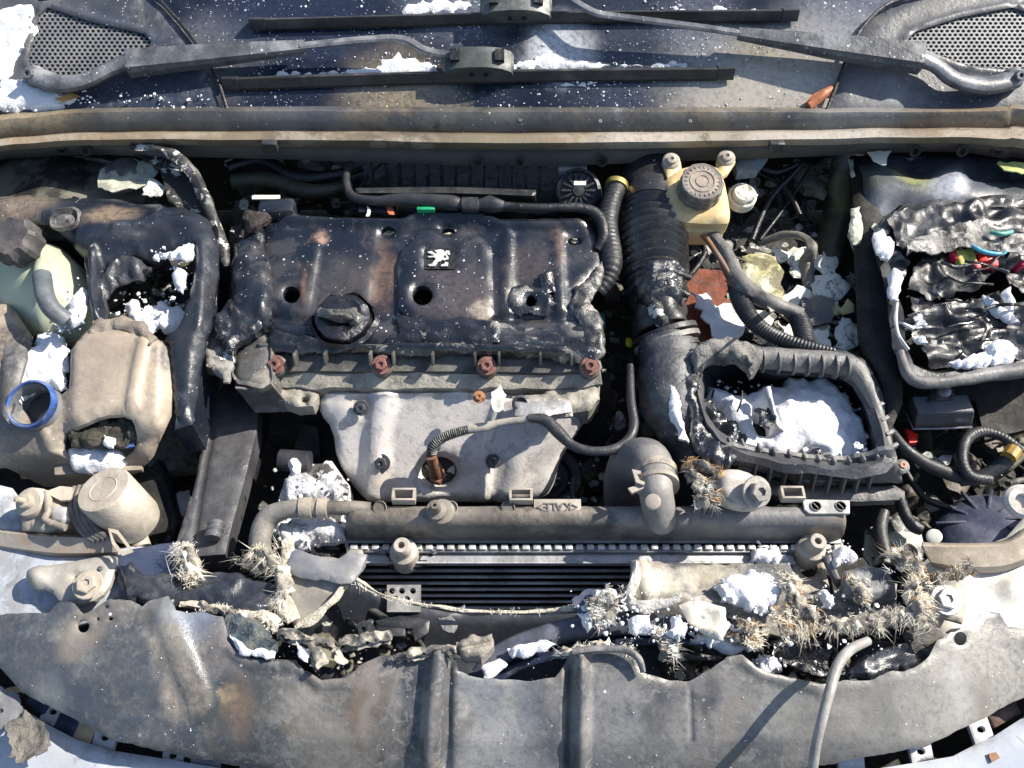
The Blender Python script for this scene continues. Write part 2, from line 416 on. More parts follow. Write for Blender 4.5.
beige = M('scorched_beige_plastic', (.4, .34, .27), (.26, .22, .185), rough=.6, ns=14, dust=.15, specks=.05, bump=.25)
tan = M('dusty_tan_metal', (.36, .31, .25), (.2, .175, .15), rough=.6, ns=30, dust=.4, dustc=(.5, .45, .37), bump=.35)
alu = M('aluminium', (.5, .49, .48), (.33, .32, .31), rough=.42, metal=.4, ns=30, dust=.3, bump=.25)
steel = M('grey_steel', (.3, .3, .31), (.16, .16, .17), rough=.42, metal=.6, bump=.2)
rust = M('rusty_bolt', (.22, .1, .085), (.13, .06, .05), rough=.7, ns=60, bump=.4)
snow = M('white_powder', (.76, .78, .81), (.68, .7, .74), rough=.95, ns=20, bump=.55, bs=240, bd=.003, c3=(.79, .8, .82), blot=[(30, .6, .8, (.5, .5, .52), .35)])
snowd = M('sooty_white_powder', (.7, .71, .72), (.3, .3, .3), rough=.95, ns=45, mixlo=.45, mixhi=.6, bump=.9, bs=130, bd=.004)
white = M('white_car_paint', (.44, .48, .54), (.37, .4, .45), rough=.3, ns=6, coat=.4, bump=.08, dust=.3, dustc=(.34, .32, .28), blot=[(12, .54, .72, (.2, .18, .16), .5), (40, .6, .7, (.1, .1, .1), .35)])  # bluish cast puts shade into the white paint colour
paper = M('flaked_white_plastic', (.68, .69, .62), (.55, .56, .47), rough=.7, ns=40, bump=.3, blot=[(30, .57, .68, (.08, .08, .06), .8)])
fib1 = M('cream_fibre', (.72, .67, .55), (.55, .5, .4), rough=.7, ns=120, bump=0)
fib2 = M('white_fibre', (.72, .71, .68), (.5, .49, .46), rough=.7, ns=120, bump=0)
fib3 = M('brown_fibre', (.45, .29, .13), (.3, .17, .07), rough=.7, ns=120, bump=0)
fib4 = M('grey_fibre', (.2, .19, .18), (.09, .085, .08), rough=.75, ns=120, bump=0)
def struct(o): o['kind'] = 'structure'; return o
# ================================================================== THE BAY (setting)
bayp = M('sooty_bay_paint', (.014, .014, .012), (.03, .03, .026), rough=.7, dust=.2, dustc=(.07, .07, .06), bump=.5, powder=.12, pw=(.3, .31, .26))
g = G(); g.box((0, .15, -.47), (2.3, 1.5, .02)); struct(g.build('bay_floor', bayp))
g = G(); g.box((0, .83, -.17), (2.3, .02, .56)); struct(g.build('bulkhead', bayp))
for sx in (-1, 1):
    g = G(); g.box((sx*1.04, .2, -.2), (.02, 1.3, .52)); struct(g.build('inner_wing_left' if sx < 0 else 'inner_wing_right', bayp))
# front wings and bumper: white painted bodywork
L = [( -60, 480), (4, 478), (20, 500), (38, 545), (60, 548), (150, 540), (165, 552), (128, 590), (110, 612), (0, 640), (-60, 650)]
fl = sheet('front_wing', L, ZF(lambda u, v: interp(v, [478, 560, 650], [-.012, -.03, -.05])), white, th=.004, step=8, rnd=(14, .012), amp=.002, round_it=1)
tag(fl, 'white painted wing edge at the left under the dusty motor bracket', 'car wing')
Rw = [(925, 545), (1000, 545), (1040, 500), (1120, 470), (1120, 700), (1040, 700), (985, 655), (935, 640), (930, 600)]
fr = sheet('front_wing', Rw, ZF(lambda u, v: interp(v, [500, 560, 650], [-.02, -.035, -.05])), M('sunlit_white_paint', (.58, .56, .52), (.46, .44, .4), rough=.4, ns=8, dust=.2, bump=.15, blot=[(14, .54, .72, (.24, .21, .18), .5)]), th=.004, step=8, rnd=(12, .01), bowls=[(955, 575, 26, .014), (1010, 590, 18, .01)], round_it=1)  # same white car paint, warmed to put the sunlight into its colour
tag(fr, 'sunlit off white wing corner at the right with a round pressed dome', 'car wing')
bm_ = [(-140, 600), (-30, 665), (0, 690), (20, 707), (47, 724), (74, 738), (109, 749), (140, 754), (184, 761), (300, 780), (430, 790), (560, 798), (700, 794), (800, 780), (876, 768), (926, 760), (955, 755), (978, 743), (996, 735), (1024, 717), (1080, 675), (1180, 600), (1300, 900), (512, 1150), (-260, 900)]
t = thing('bumper', 'clean white front bumper skin along the bottom edge', 'bumper', P(512, 800, -.1))
def bz(u, v): return interp(v, [660, 740, 800, 950], [-.075, -.085, -.10, -.25])
sheet('bumper_skin', bm_, ZF(bz), white, t, th=.004, step=14, rnd=(10, .006))
# tabs that stand behind the bumper edge
tabm = M('pale_tab_plastic', (.62, .63, .66), (.45, .46, .5), rough=.45, dust=.2)
navyp = M('navy_tab', (.03, .045, .1), rough=.4)
for (u, v, a, w_, h_, m) in [(40, 700, .6, 22, 22, navyp), (52, 712, .5, 18, 24, tabm), (66, 724, .45, 22, 20, navyp), (84, 732, .4, 18, 18, M('tan_tab', (.6, .48, .3))), (104, 738, .25, 22, 20, tabm), (172, 756, .12, 20, 20, tabm), (205, 762, .1, 30, 18, steel), (250, 770, .1, 22, 18, tabm), (385, 770, .05, 40, 16, tabm), (852, 762, -.1, 26, 16, tabm), (922, 752, -.2, 22, 20, tabm), (982, 730, -.35, 20, 26, tabm), (1005, 712, -.5, 30, 18, M('brown_tab', (.12, .07, .05)))]:
    poly = [(u + x*math.cos(a)-y*math.sin(a), v + x*math.sin(a)+y*math.cos(a)) for x, y in ((-w_/2, -h_/2), (w_/2, -h_/2), (w_/2, h_/2), (-w_/2, h_/2))]
    hs = [ell(u, v-1, 4.5, 3.5, 10)] if m is tabm and w_ < 24 else []
    sheet('fixing_tab', poly, ZF(lambda u, v: interp(v, [660, 740, 800, 950], [-.075, -.085, -.10, -.25])-.012), m, t, th=.006, step=6, rnd=(3, .002), holes=hs)
g = G(); g.box(P(512, 748, -.17)+Vector((0, 0, 0)), (2.2, .5, .02)); struct(g.build('bumper_underside', soot))
# ================================================================== WINDSCREEN, SCUTTLE, WIPERS
wn = Vector((0, -math.sin(R(26)), math.cos(R(26)))); W0 = P(512, 112, .105)
def W(o=0): return PN(W0 + wn*o, wn)
glassm = M('dark_windscreen_glass', (.006, .009, .016), (.012, .017, .03), rough=.18, ns=8, mixlo=.35, mixhi=.7, blot=[(5, .56, .74, (.06, .07, .09), .3)], dust=.04, dustc=(.22, .25, .32), specks=.22, bump=.06, coat=.2,
    stains=[(tuple(W()(x, y)[0]), r, c_, s_) for x, y, r, c_, s_ in [(390, 96, .10, (.28, .23, .16), .75), (440, 94, .05, (.2, .18, .14), .7), (720, 98, .13, (.3, .28, .24), .6), (840, 75, .13, (.42, .42, .42), .85), (790, 92, .14, (.36, .33, .28), .85), (730, 95, .1, (.36, .33, .28), .8), (700, 20, .08, (.2, .22, .27), .4), (460, -10, .12, (.3, .33, .4), .4), (560, 50, .07, (.62, .64, .68), .85), (700, 60, .08, (.2, .22, .27), .35), (620, 55, .14, (.1, .12, .16), .3), (210, 60, .10, (.25, .26, .28), .45), (300, 10, .2, (.03, .04, .08), .5), (860, 20, .15, (.25, .25, .26), .5), (1000, -100, .4, (.08, .12, .22), .6)]])  # powder haze and tan dirt; whitish patches also paint sky glare on the glass
ws = sheet('windscreen', [(-420, -190), (1450, -190), (1300, 112), (-280, 112)], W(), glassm, th=.006, step=34, amp=0)
tag(ws, 'dark sooty windscreen dusted with white powder behind the wipers', 'windscreen')
scut = M('weathered_scuttle_plastic', (.045, .052, .066), (.09, .093, .1), rough=.4, ns=7, blot=[(8, .55, .7, (.17, .165, .155), .5), (20, .58, .7, (.02, .025, .035), .5)], dust=.3, dustc=(.26, .27, .29), specks=.1, bump=.25, stains=[(tuple(W()(x, y)[0]), r, c_, .8) for x, y, r, c_ in [(110, 90, .14, (.025, .035, .06)), (175, 95, .1, (.02, .03, .055)), (880, 85, .12, (.15, .15, .16))]])
def hexgrille(poly, surf, m, parent, pitch):
    g = G(); u0 = min(p[0] for p in poly); u1 = max(p[0] for p in poly); v0 = min(p[1] for p in poly); v1 = max(p[1] for p in poly); r_ = pitch/math.sqrt(3); row = 0; v = v0
    while v < v1:
        u = u0 + (pitch/2 if row % 2 else 0)
        while u < u1:
            if inside((u, v), poly):
                vs = []
                for k in range(6):
                    an = R(60*k+30); n6 = surf(u, v)[1]
                    vs.append(surf(u+r_*1.01*math.cos(an), v+r_*.82*math.sin(an))[0])
                for k in range(6):
                    an = R(60*k+30); vs.append(surf(u+r_*.70*math.cos(an), v+r_*.55*math.sin(an))[0])
                for k in range(6): vs.append(vs[6+k] - n6*.004)
                fs = []
                for k in range(6):
                    k2 = (k+1) % 6; fs += [[k, k2, 6+k2, 6+k], [6+k, 6+k2, 12+k2, 12+k]]
                g.add(vs, fs)
            u += pitch
        v += r_*1.5*.82; row += 1
    return g.build('mesh_grille', m, parent, 0)
for side in (0, 1):
    if side == 0:
        out = [(-300, -120), (-60, -60), (38, 0), (130, -14), (168, 8), (196, 42), (213, 75), (226, 113), (-280, 113)]
        gr = [(38, 16), (48, 8), (90, 22), (143, 34), (152, 42), (146, 56), (120, 62), (96, 76), (52, 80), (30, 68), (28, 58)]
        fold = [(150, -10), (190, 35), (215, 75), (228, 113)]
    else:
        out = [(1320, 113), (1320, -150), (1060, -70), (960, -12), (895, 0), (868, 22), (852, 50), (842, 80), (828, 113)]
        gr = [(904, 44), (915, 32), (960, 18), (1012, 8), (1028, 14), (1034, 68), (1010, 70), (965, 66), (925, 50)]
        fold = [(952, -12), (893, 2), (866, 24), (850, 50), (838, 82), (826, 113)]
    edm = soot
    t = thing('scuttle_panel', ['grey plastic scuttle corner at the left round its mesh grille', 'grey plastic scuttle corner at the right round its mesh grille'][side], 'scuttle panel', W()(*gr[0])[0])
    big = [(512+(a-512), b) for a, b in gr]
    sheet('panel_skin', out, W(.008), scut, t, th=.008, step=9, amp=.0015, freq=14, rnd=(9, .004), holes=[gr], ridges=[([(a[0], a[1]) for a in gr+[gr[0]]], 9, .006)])
    hexgrille(gr, W(.006), M('grille_plastic', (.16, .165, .175), (.24, .24, .24), rough=.45, ns=12, dust=.3, bump=.1), t, 5.4)
    sheet('grille_backing', gr, W(-.0005), black, t, th=0, step=14)
    g = G(); g.tube([W(.012)(*q)[0] for q in fold], .0032, seg=8); g.build('fold_line', black, t)  # black tube added for the fold's dark crease line, no seal
def wiper(px, label, pivot, arm, rod, clip, blade, wd):
    t = thing('windscreen_wiper', label, 'wiper', W(.01)(*pivot)[0])
    pm = M('wiper_arm_paint', (.05, .055, .065), (.1, .105, .115), rough=.38, ns=30, dust=.55, dustc=(.28, .29, .3), specks=.12, bump=.25)
    # curved foot of the arm
    g = G(); pts = [W(o)(u, v)[0] for u, v, o in arm['foot']]; g.tube(pts, [q*mpp(p) for q, p in zip(arm['fr'], pts)], seg=14, flat=.7); g.build('arm_foot', pm, t)
    # tapering channel section
    a, b = arm['chan']; A = W(.034)(*a)[0]; B = W(.028)(*b)[0]; d = (B-A).normalized(); s = d.cross(wn).normalized(); ra, rb = [q*mpp(A) for q in arm['cw']]
    g = G(); vs = []
    for p, r_ in ((A, ra), (A.lerp(B, .5), (ra*.62+rb*.38)), (B, rb)):
        for x, y in ((-1, -.5), (-1, .15), (-.75, .5), (.75, .5), (1, .15), (1, -.5)): vs.append(p + s*x*r_ + wn*y*r_*1.1)
    fs = [[i*6+k, (i+1)*6+k, (i+1)*6+(k+1) % 6, i*6+(k+1) % 6] for i in (0, 1) for k in range(6)] + [list(range(6)), list(range(12, 18))[::-1]]
    g.add(vs, fs); fixn(g.build('arm', pm, t, 25))
    g = G(); pts = [W(o)(u, v)[0] for u, v, o in rod]; g.tube(pts, [5*mpp(p) for p in pts], seg=8, flat=.55, smooth=5); g.build('arm_rod', pm, t)
    p = W(.022)(*pivot)[0]; bolt(t, p, wn + Vector((0, -.5, .1)), .008, steel, 'pivot_nut', .02)
    g = G(); g.lathe([(.016, -.02), (.0165, .0), (.013, .006), (.009, .007)], p, wn + Vector((0, -.5, .1))); g.build('pivot_boss', pm, t)
    # blade: spoiler, rubber, end caps, connector
    bl = M('blade_rubber', (.02, .02, .022), (.045, .045, .046), rough=.4, dust=.35, dustc=(.2, .2, .2), bump=.15)
    def bladeseg(name, q0, q1, hw, o0, hgt, m, bow=2.2, n=26):
        g = G(); vs = []; N_ = n
        for i in range(N_+1):
            tt = i/N_; u = lerp(q0[0], q1[0], tt); v = lerp(q0[1], q1[1], tt) - bow*math.sin(math.pi*tt); p = W(o0)(u, v)[0]; r_ = hw*mpp(p)
            for x, y in ((-1, 0), (-.7, .35), (-.1, 1), (.25, .9), (.8, .3), (1, 0)): vs.append(p + Vector((0, 1, .45)).normalized()*x*r_ + wn*y*hgt)
        fs = [[i*6+k, i*6+(k+1) % 6, (i+1)*6+(k+1) % 6, (i+1)*6+k] for i in range(N_) for k in range(6)] + [list(range(6)), list(range(N_*6, N_*6+6))[::-1]]
        g.add(vs, fs); return fixn(g.build(name, m, t, 30))
    b0, b1 = blade
    bladeseg('blade', b0, b1, wd, .006, .012, bl); bladeseg('blade_lip', (b0[0]+6, b0[1]+wd*.9), (b1[0]-6, b1[1]+wd*.9), 2.2, .001, .006, black)
    for q, s_ in ((b0, -1), (b1, 1)): bladeseg('end_cap', (q[0]-8+s_*3, q[1]), (q[0]+8+s_*3, q[1]), wd*1.2, .006, .014, dgrey, 0, 4)
    c = W(.012)(*clip)[0]; k = mpp(c); ex = Vector((1, 0, 0)); ey = ex.cross(wn).normalized()*-1
    Rm = Matrix((ex, Vector((0, math.cos(R(26)), math.sin(R(26)))), wn)).transposed()
    cm = M('clip_plastic', (.045, .058, .055), (.085, .098, .094), rough=.5, dust=.4, bump=.2)
    g = G(); prof = [(-36, -10), (-32, 2), (-22, 10), (-8, 13), (10, 13), (24, 9), (33, 1), (36, -10)]
    v1 = [c + Rm @ Vector((x*k, -9*k, 0)) + Rm @ Vector((0, 0, (y+10)*k*.75)) for x, y in prof]; v2 = [p + Rm @ Vector((0, 22*k, 0)) for p in v1]
    n = len(prof); g.add(v1+v2, [[i, (i+1) % n, n+(i+1) % n, n+i] for i in range(n)] + [list(range(n))[::-1], [n+i for i in range(n)]]); fixn(g.build('connector', cm, t, 35))
    for x in (-22, 22):
        g = G(); g.box(c + Rm @ Vector((x*k, 4*k, 14*k)), (9*k, 12*k, 10*k), Rm); g.build('connector_slot', black, t)
    for x in (-6, 8):
        g = G(); g.box(c + Rm @ Vector((x*k, -9.3*k, 4*k)), (4*k, 1.5*k, 5*k), Rm); g.build('connector_tooth', black, t)
    return t
wiper(0, 'wiper pivoting at the left whose blade lies lowest on the glass', (34, 76),
    dict(foot=[(36, 76, .022), (60, 84, .026), (88, 80, .03), (112, 68, .032), (130, 62, .034)], fr=[11, 11, 9.5, 9.5, 11], chan=((128, 62), (304, 46)), cw=(13.5, 6.5)),
    [(300, 46, .03), (360, 40, .034), (402, 39, .038), (425, 50, .034), (450, 55, .03), (484, 58, .028)], (478, 68), ((235, 83), (722, 73)), 6.5)
wiper(1, 'wiper pivoting at the right whose long blade lies near the frame top', (1014, 78),
    dict(foot=[(1012, 80, .022), (985, 86, .026), (955, 80, .03), (935, 65, .032), (918, 58, .034)], fr=[11, 11, 10, 9.5, 11.5], chan=((922, 57), (738, 33)), cw=(15, 6)),
    [(740, 33, .03), (690, 26, .034), (620, 17, .038), (596, 13, .036), (575, 2, .032), (560, -8, .03)], (516, 12), ((262, 24), (786, 15)), 6)
# powder lying on the glass
g = G()
for poly, th_ in [([(300, 83), (330, 74), (372, 62), (398, 50), (410, 58), (440, 62), (440, 76), (380, 78), (330, 84)], .006), ([(500, 66), (530, 58), (545, 44), (556, 55), (600, 60), (700, 62), (720, 68), (560, 71), (505, 72)], .005), ([(398, 10), (410, 2), (440, -4), (480, -2), (485, 8), (440, 14), (400, 18)], .005), ([(640, 8), (700, 6), (780, 9), (780, 13), (660, 12)], .003), ([(240, 76), (300, 68), (380, 70), (380, 75), (300, 78), (245, 80)], .004), ([(90, 108), (110, 102), (130, 106), (150, 103), (175, 109), (140, 112), (95, 112)], .005), ([(500, 110), (560, 108), (640, 109), (660, 112), (500, 112)], .003), ([(560, 82), (600, 80), (610, 84), (570, 86)], .002), ([(10, 4), (30, 0), (36, 8), (30, 36), (15, 58), (8, 75), (-40, 110), (-60, 60), (-40, 0)], .01), ([(2, 78), (20, 74), (40, 88), (74, 94), (88, 90), (60, 106), (20, 108), (-20, 112)], .009)]:
    sheetg(g, poly, W(.016 if poly[0][0] < 60 and poly[0][0] > -60 else .002), th=.001, step=4, amp=.003, freq=60, rnd=(7, th_), jag=(5, .09), mi=0, crumb=20)
crumbs(g, [(230, 20), (800, 20), (850, 110), (210, 110)], W(.001), 520, .0004, .0016, 3)
crumbs(g, [(230, -60), (900, -60), (830, 30), (230, 30)], W(.001), 280, .0004, .0015, 4)
crumbs(g, [(-20, 70), (40, 90), (220, 95), (220, 110), (-20, 112)], W(.013), 160, .0006, .003, 5)
tag(g.build('extinguisher_powder', snow, None, 40), 'white powder drifted along the wiper blades and glass', 'powder', kind='stuff')
g = G(); g.tube([W(.008)(*q)[0] for q in [(808, 106), (818, 99), (832, 88)]], [.006, .008, .005], seg=8, wob=.5); o = g.build('plant_debris', M('dry_orange_leaf', (.45, .15, .06), (.25, .1, .05))); tag(o, 'small curled orange scrap beside the right end of the lower blade', 'debris')
g = G(); sheetg(g, ell(215, 102, 10, 6), W(.006), th=.002, step=4, amp=.003, freq=80); tag(g.build('leaf_scrap', M('pink_leaf', (.5, .33, .27))), 'small pinkish leaf scrap at the base of the left wiper arm', 'debris')
sheet('leaf_scrap', [(54, 98), (72, 93), (80, 96), (62, 102)], W(.02), M('orange_leaf', (.55, .3, .1)), th=.001, step=4, amp=.002, freq=70, ).update_tag(); tag(bpy.data.objects['leaf_scrap.001'], 'orange leaf scrap lying below the left pivot nut', 'debris')
# ================================================================== COWL CROSSBAR
t = thing('cowl_crossbar', 'scorched metal crossbar spanning the bay below the windscreen', 'crossbar', P(512, 150, .08))
cm1 = M('scorched_grey_steel', (.05, .05, .053), (.12, .118, .11), rough=.4, ns=9, blot=[(7, .5, .7, (.2, .16, .11), .6), (14, .58, .7, (.02, .02, .024), .7)], dust=.3, dustc=(.3, .3, .3), specks=.04, bump=.2, stains=[S(20, 125, .1, .13, (.28, .22, .13)), S(980, 130, .1, .12, (.25, .19, .13)), S(620, 120, .1, .09, (.05, .055, .06)), S(300, 122, .1, .1, (.09, .1, .12)), S(850, 120, .1, .1, (.22, .22, .22))])
cm2 = M('scorched_tan_steel', (.22, .17, .115), (.11, .095, .07), rough=.5, ns=7, blot=[(8, .5, .68, (.3, .27, .22), .7), (16, .58, .7, (.05, .04, .035), .7)], dust=.15, bump=.2, stains=[S(640, 140, .1, .1, (.42, .38, .33)), S(820, 140, .1, .16, (.4, .37, .33)), S(500, 145, .1, .1, (.16, .14, .1))])
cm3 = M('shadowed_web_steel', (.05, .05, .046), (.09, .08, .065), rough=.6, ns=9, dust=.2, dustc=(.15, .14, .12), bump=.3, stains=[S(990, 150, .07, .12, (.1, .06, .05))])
us = [-260, -60, 0, 30, 100, 300, 512, 720, 930, 1000, 1040, 1260]
def row(vals, z): return [(u, v, z) for u, v in zip(us, vals)]
e0 = row([190, 128, 117, 114, 109, 108, 109, 109, 109, 108, 108, 150], .118)
e1 = row([195, 131, 120, 117, 112, 111, 112, 112, 112, 111, 112, 154], .120)
e2 = row([215, 150, 139, 136, 132, 131, 133, 131, 128, 128, 130, 175], .100)
e3 = row([216, 151, 140, 137, 134, 133, 136, 134, 131, 131, 133, 178], .106)
e4 = row([228, 164, 152, 149, 145, 147, 150, 147, 143, 147, 152, 196], .088)
e5 = row([228, 164, 152, 149, 145, 147, 150, 147, 143, 147, 152, 196], .083)
e6 = row([240, 176, 160, 158, 155, 160, 166, 160, 152, 158, 163, 215], .055)
rows('upper_flange', [[(u, v-4, z-.02) for u, v, z in e0], e0, e1, e2], cm1, t, n=14, th=.004, amp=.0012, freq=16)
rows('front_bead', [e2, e3, [(a[0], (a[1]+b[1])/2, .104) for a, b in zip(e3, e4)], e4, [(u, v, z-.006) for u, v, z in e4]], cm2, t, n=14, th=.004, amp=.0012, freq=14)
rows('lower_web', [[(u, v-1, z+.001) for u, v, z in e5], e6, [(u, v-6, z-.03) for u, v, z in e6]], cm3, t, n=14, th=.003, amp=.001, freq=20)
for u, v in [(48, 117), (117, 113), (192, 114), (272, 114), (520, 121), (600, 122), (690, 122), (773, 113)]: bolt(t, P(u, v, .112), (0, -.3, 1), .003, steel, 'rivet', .003, False)
for u, v in [(62, 150), (86, 151), (478, 163), (520, 163), (602, 162), (915, 152), (962, 152), (997, 151)]:
    p = P(u, v-1, .073); g = G(); g.lathe([(.009, 0), (.009, .002), (.005, .0025), (.0045, 0)], p, (0, -.75, .35), 14); g.build('punched_hole', soot, t)
for u in (270, 776):
    g = G(); g.box(P(u, 146, .1), (.022, .012, .016), None, .002); g.build('clip', dgrey, t)
# ================================================================== UNDER THE CROSSBAR
dk = M('dark_olive_paint', (.045, .05, .03), (.02, .022, .015), rough=.5, ns=14, dust=.3, dustc=(.14, .15, .1), bump=.4)
t = thing('suspension_turret', 'sooty pale turret top half hidden under the crossbar at left', 'suspension turret', P(60, 178, 0))
tm = M('sooty_turret_paint', (.16, .16, .13), (.02, .02, .018), rough=.6, ns=12, mixlo=.42, mixhi=.56, bump=.4, dust=.2, powder=.15)
sheet('turret_skin', [(-80, 150), (150, 150), (190, 175), (200, 230), (-80, 230)], ZF(lambda u, v: interp(v, [150, 230], [.02, .02])), tm, t, th=.004, step=9, amp=.006, freq=14, rnd=(20, .02), bowls=[(40, 175, 60, .02)])
sheet('torn_flap', [(100, 170), (135, 160), (158, 168), (150, 186), (112, 192), (98, 184)], H(.045), M('pale_green_paint', (.5, .52, .42), (.3, .3, .25), ns=40), t, th=.002, step=4, amp=.004, freq=50, jag=(4, .08))
sheet('torn_flap', [(150, 178), (168, 186), (160, 196), (140, 196)], H(.05), paper, t, th=.002, step=4, amp=.003, freq=50, jag=(4, .1))
g = G(); g.lathe([(.03, 0), (.03, .012), (.022, .016), (.01, .016)], P(125, 178, .03), (0, -.2, 1)); g.build('mount_nut', steel, t)
t = thing('suspension_turret', 'smoky blue grey turret dome behind the melted fuse box', 'suspension turret', P(960, 175, 0))
tm2 = M('smoked_turret_paint', (.1, .115, .14), (.045, .05, .055), rough=.38, ns=8, dust=.4, dustc=(.2, .22, .26), bump=.15, stains=[S(920, 165, .06, .05, (.3, .31, .12)), S(865, 175, .06, .05, (.05, .06, .03)), S(950, 180, .06, .04, (.45, .48, .55), .8), S(1020, 170, .05, .04, (.02, .02, .02))])
sheet('turret_skin', [(856, 150), (1100, 150), (1100, 235), (1000, 222), (900, 205), (880, 215), (866, 205)], ZF(lambda u, v: .03), tm2, t, th=.004, step=8, amp=.005, freq=9, rnd=(10, .01), ridges=[([(866, 178), (900, 192), (950, 200), (1040, 200)], 22, .018)], bowls=[(950, 178, 26, .02), (915, 165, 30, -.012)])
sheet('torn_flap', [(868, 152), (892, 150), (886, 164), (874, 162)], H(.065), paper, t, th=.002, step=4, jag=(3, .1))
sheet('torn_flap', [(998, 163), (1040, 160), (1040, 172), (1005, 170)], H(.07), M('lime_scrap', (.5, .55, .2)), t, th=.002, step=4, jag=(4, .15), amp=.003)
# plenum intake with its vertical fins
t = thing('heater_intake', 'black finned air intake box recessed beneath the crossbar centre', 'air intake', P(450, 190, 0))
for k in range(13):
    g = G(); g.box(P(372+k*14, 178, .035), (.003, .03, .035)); g.build('fin', dgrey, t)
rows('lower_lip', [[(355, 188, .05), (450, 187, .05), (536, 190, .05)], [(355, 193, .048), (450, 193, .048), (536, 196, .048)], [(355, 206, .01), (450, 206, .01), (536, 208, .01)]], dgrey, t)
sheet('box_back', [(350, 160), (560, 160), (560, 215), (350, 215)], H(.0), black, t, th=.02, step=14)
# coolant pipes at left of the intake
for i, pth in enumerate([[(228, 168, .03, 6), (262, 160, .03, 6), (300, 178, .03, 6), (350, 172, .03, 5)], [(232, 182, .02, 8), (270, 180, .02, 8), (312, 192, .02, 8), (352, 184, .02, 5)], [(300, 170, .01, 4), (330, 176, .01, 4), (362, 168, .01, 4)]]):
    tag(hose('heater_pipe', pth, [black, dk, dk][i], None, 10, smooth=6), ['black heater pipe arching nearest the crossbar, left of the intake', 'thick olive heater pipe below the others, left of the intake', 'thin olive pipe running behind the other heater pipes'][i], 'pipe')
sheet('stud_plate', [(252, 195), (280, 195), (280, 199), (252, 199)], H(.04), paper, th=.002, step=6).name = 'metal_strip'; tag(bpy.data.objects['metal_strip'], 'short pale metal strip lying in the dark left of the engine cover', 'strip')
# bonnet seal: curved strip with powder, left
t = thing('bonnet_seal', 'curved black rubber seal strip hanging down left of the engine', 'rubber seal', P(190, 200, .05))
sl_ = M('dusty_seal', (.02, .02, .02), (.05, .05, .05), rough=.5, powder=.45, psc=45, pw=(.55, .56, .5), bump=.6, dust=.3)
hose('seal_lip', [(132, 148, .085, 5), (165, 152, .085, 6), (190, 170, .075, 6), (208, 205, .065, 6), (220, 240, .05, 6), (228, 268, .04, 5)], sl_, t, 10, smooth=8, wob=.4)
sheet('seal_web', [(130, 150), (160, 150), (185, 168), (204, 205), (222, 262), (214, 262), (190, 225), (165, 195), (160, 170)], ZF(lambda u, v: interp(v, [150, 260], [.07, .03])), sootp, t, th=.004, step=6, amp=.004, freq=30, jag=(3, .06))
# alternator-like round housing and clamp behind cover, right
t = thing('throttle_motor', 'black ribbed round motor housing below the crossbar right of centre', 'motor', P(580, 190, .02))
p = P(578, 192, .03); k = mpp(p)
g = G(); g.lathe([(24*k, -.05), (24*k, 0), (22*k, .012), (19*k, .014), (18.5*k, .008), (6*k, .008), (6*k, .014), (0, .015)], p, (0, -.6, .8), 32); g.build('housing', dgrey, t)
for a in range(14):
    an = 2*math.pi*a/14; ax = Vector((0, -.6, .8)); e1_ = Vector((1, 0, 0)); e2_ = ax.cross(e1_)
    g = G(); d = e1_*math.cos(an) + e2_*math.sin(an); g.box(p + ax*.010 + d*12*k, (.003, .015, .006), Matrix((ax.cross(d), d, ax)).transposed()); g.build('cooling_rib', rubber, t)
sheet('type_label', [(574, 181), (586, 181), (586, 185), (574, 185)], H(.058), paper, t, th=.001, step=5)
g = G(); g.box(P(572, 168, .04), (.045, .03, .02), None, .003); g.build('bracket', alu, t)
tag(hose('coolant_hose', [(618, 185, .05, 10), (612, 200, .05, 10), (607, 225, .045, 11), (612, 260, .04, 11), (608, 278, .03, 9), (598, 292, .02, 8)], rubber, None, 16, smooth=6, ribs=(26, .08)), 'ribbed black hose between the engine cover and big bellows', 'hose')
g = G(); pp = P(617, 184, .052); g.tube([pp, pp+Vector((-.002, -.008, -.001))], 11.6*mpp(pp), 20, smooth=1); tag(g.build('hose_clip', M('brass_clip', (.45, .36, .12), rough=.4, metal=.6)), 'yellow ring clip round the top of the ribbed hose', 'clip')
# wiring tube with connector crossing behind cover
t = thing('sensor_harness', 'black sensor lead with connector running along the engine cover back', 'wiring harness', P(450, 203, .07))
hose('lead', [(352, 160, .05, 4), (346, 178, .055, 4), (352, 196, .06, 4.5), (375, 201, .065, 5), (405, 200, .068, 7), (450, 203, .07, 8), (462, 205, .07, 5)], rubber, t, 10, smooth=6)
hose('connector_body', [(462, 205, .07, 8), (478, 205, .07, 8), (479, 205, .07, 6), (490, 204, .07, 9), (504, 206, .07, 5)], dgrey, t, 12, smooth=1)
hose('lead', [(500, 206, .07, 4.5), (540, 208, .07, 4.5), (580, 208, .068, 5), (598, 216, .062, 6), (604, 235, .055, 6), (597, 250, .045, 5)], black, t, 10, smooth=6)
g = G(); g.box(P(426, 210, .066), (.026, .006, .008), None, .001); g.build('green_tag', M('green_plastic', (.02, .32, .14), rough=.4), t)
g = G(); g.box(P(378, 210, .05), (.055, .02, .012), None, .002); g.build('coil_block', black, t)
sheet('orange_mark', [(385, 206), (391, 204), (394, 214), (389, 215)], H(.0585), M('orange_mark', (.7, .2, .1)), t, th=.0008, step=3, jag=(1.5, .3))
sheet('moon_mark', smoothpoly([(366, 205), (371, 209), (370, 216), (365, 217), (368, 211)]), H(.0585), paper, t, th=.0008, step=3)
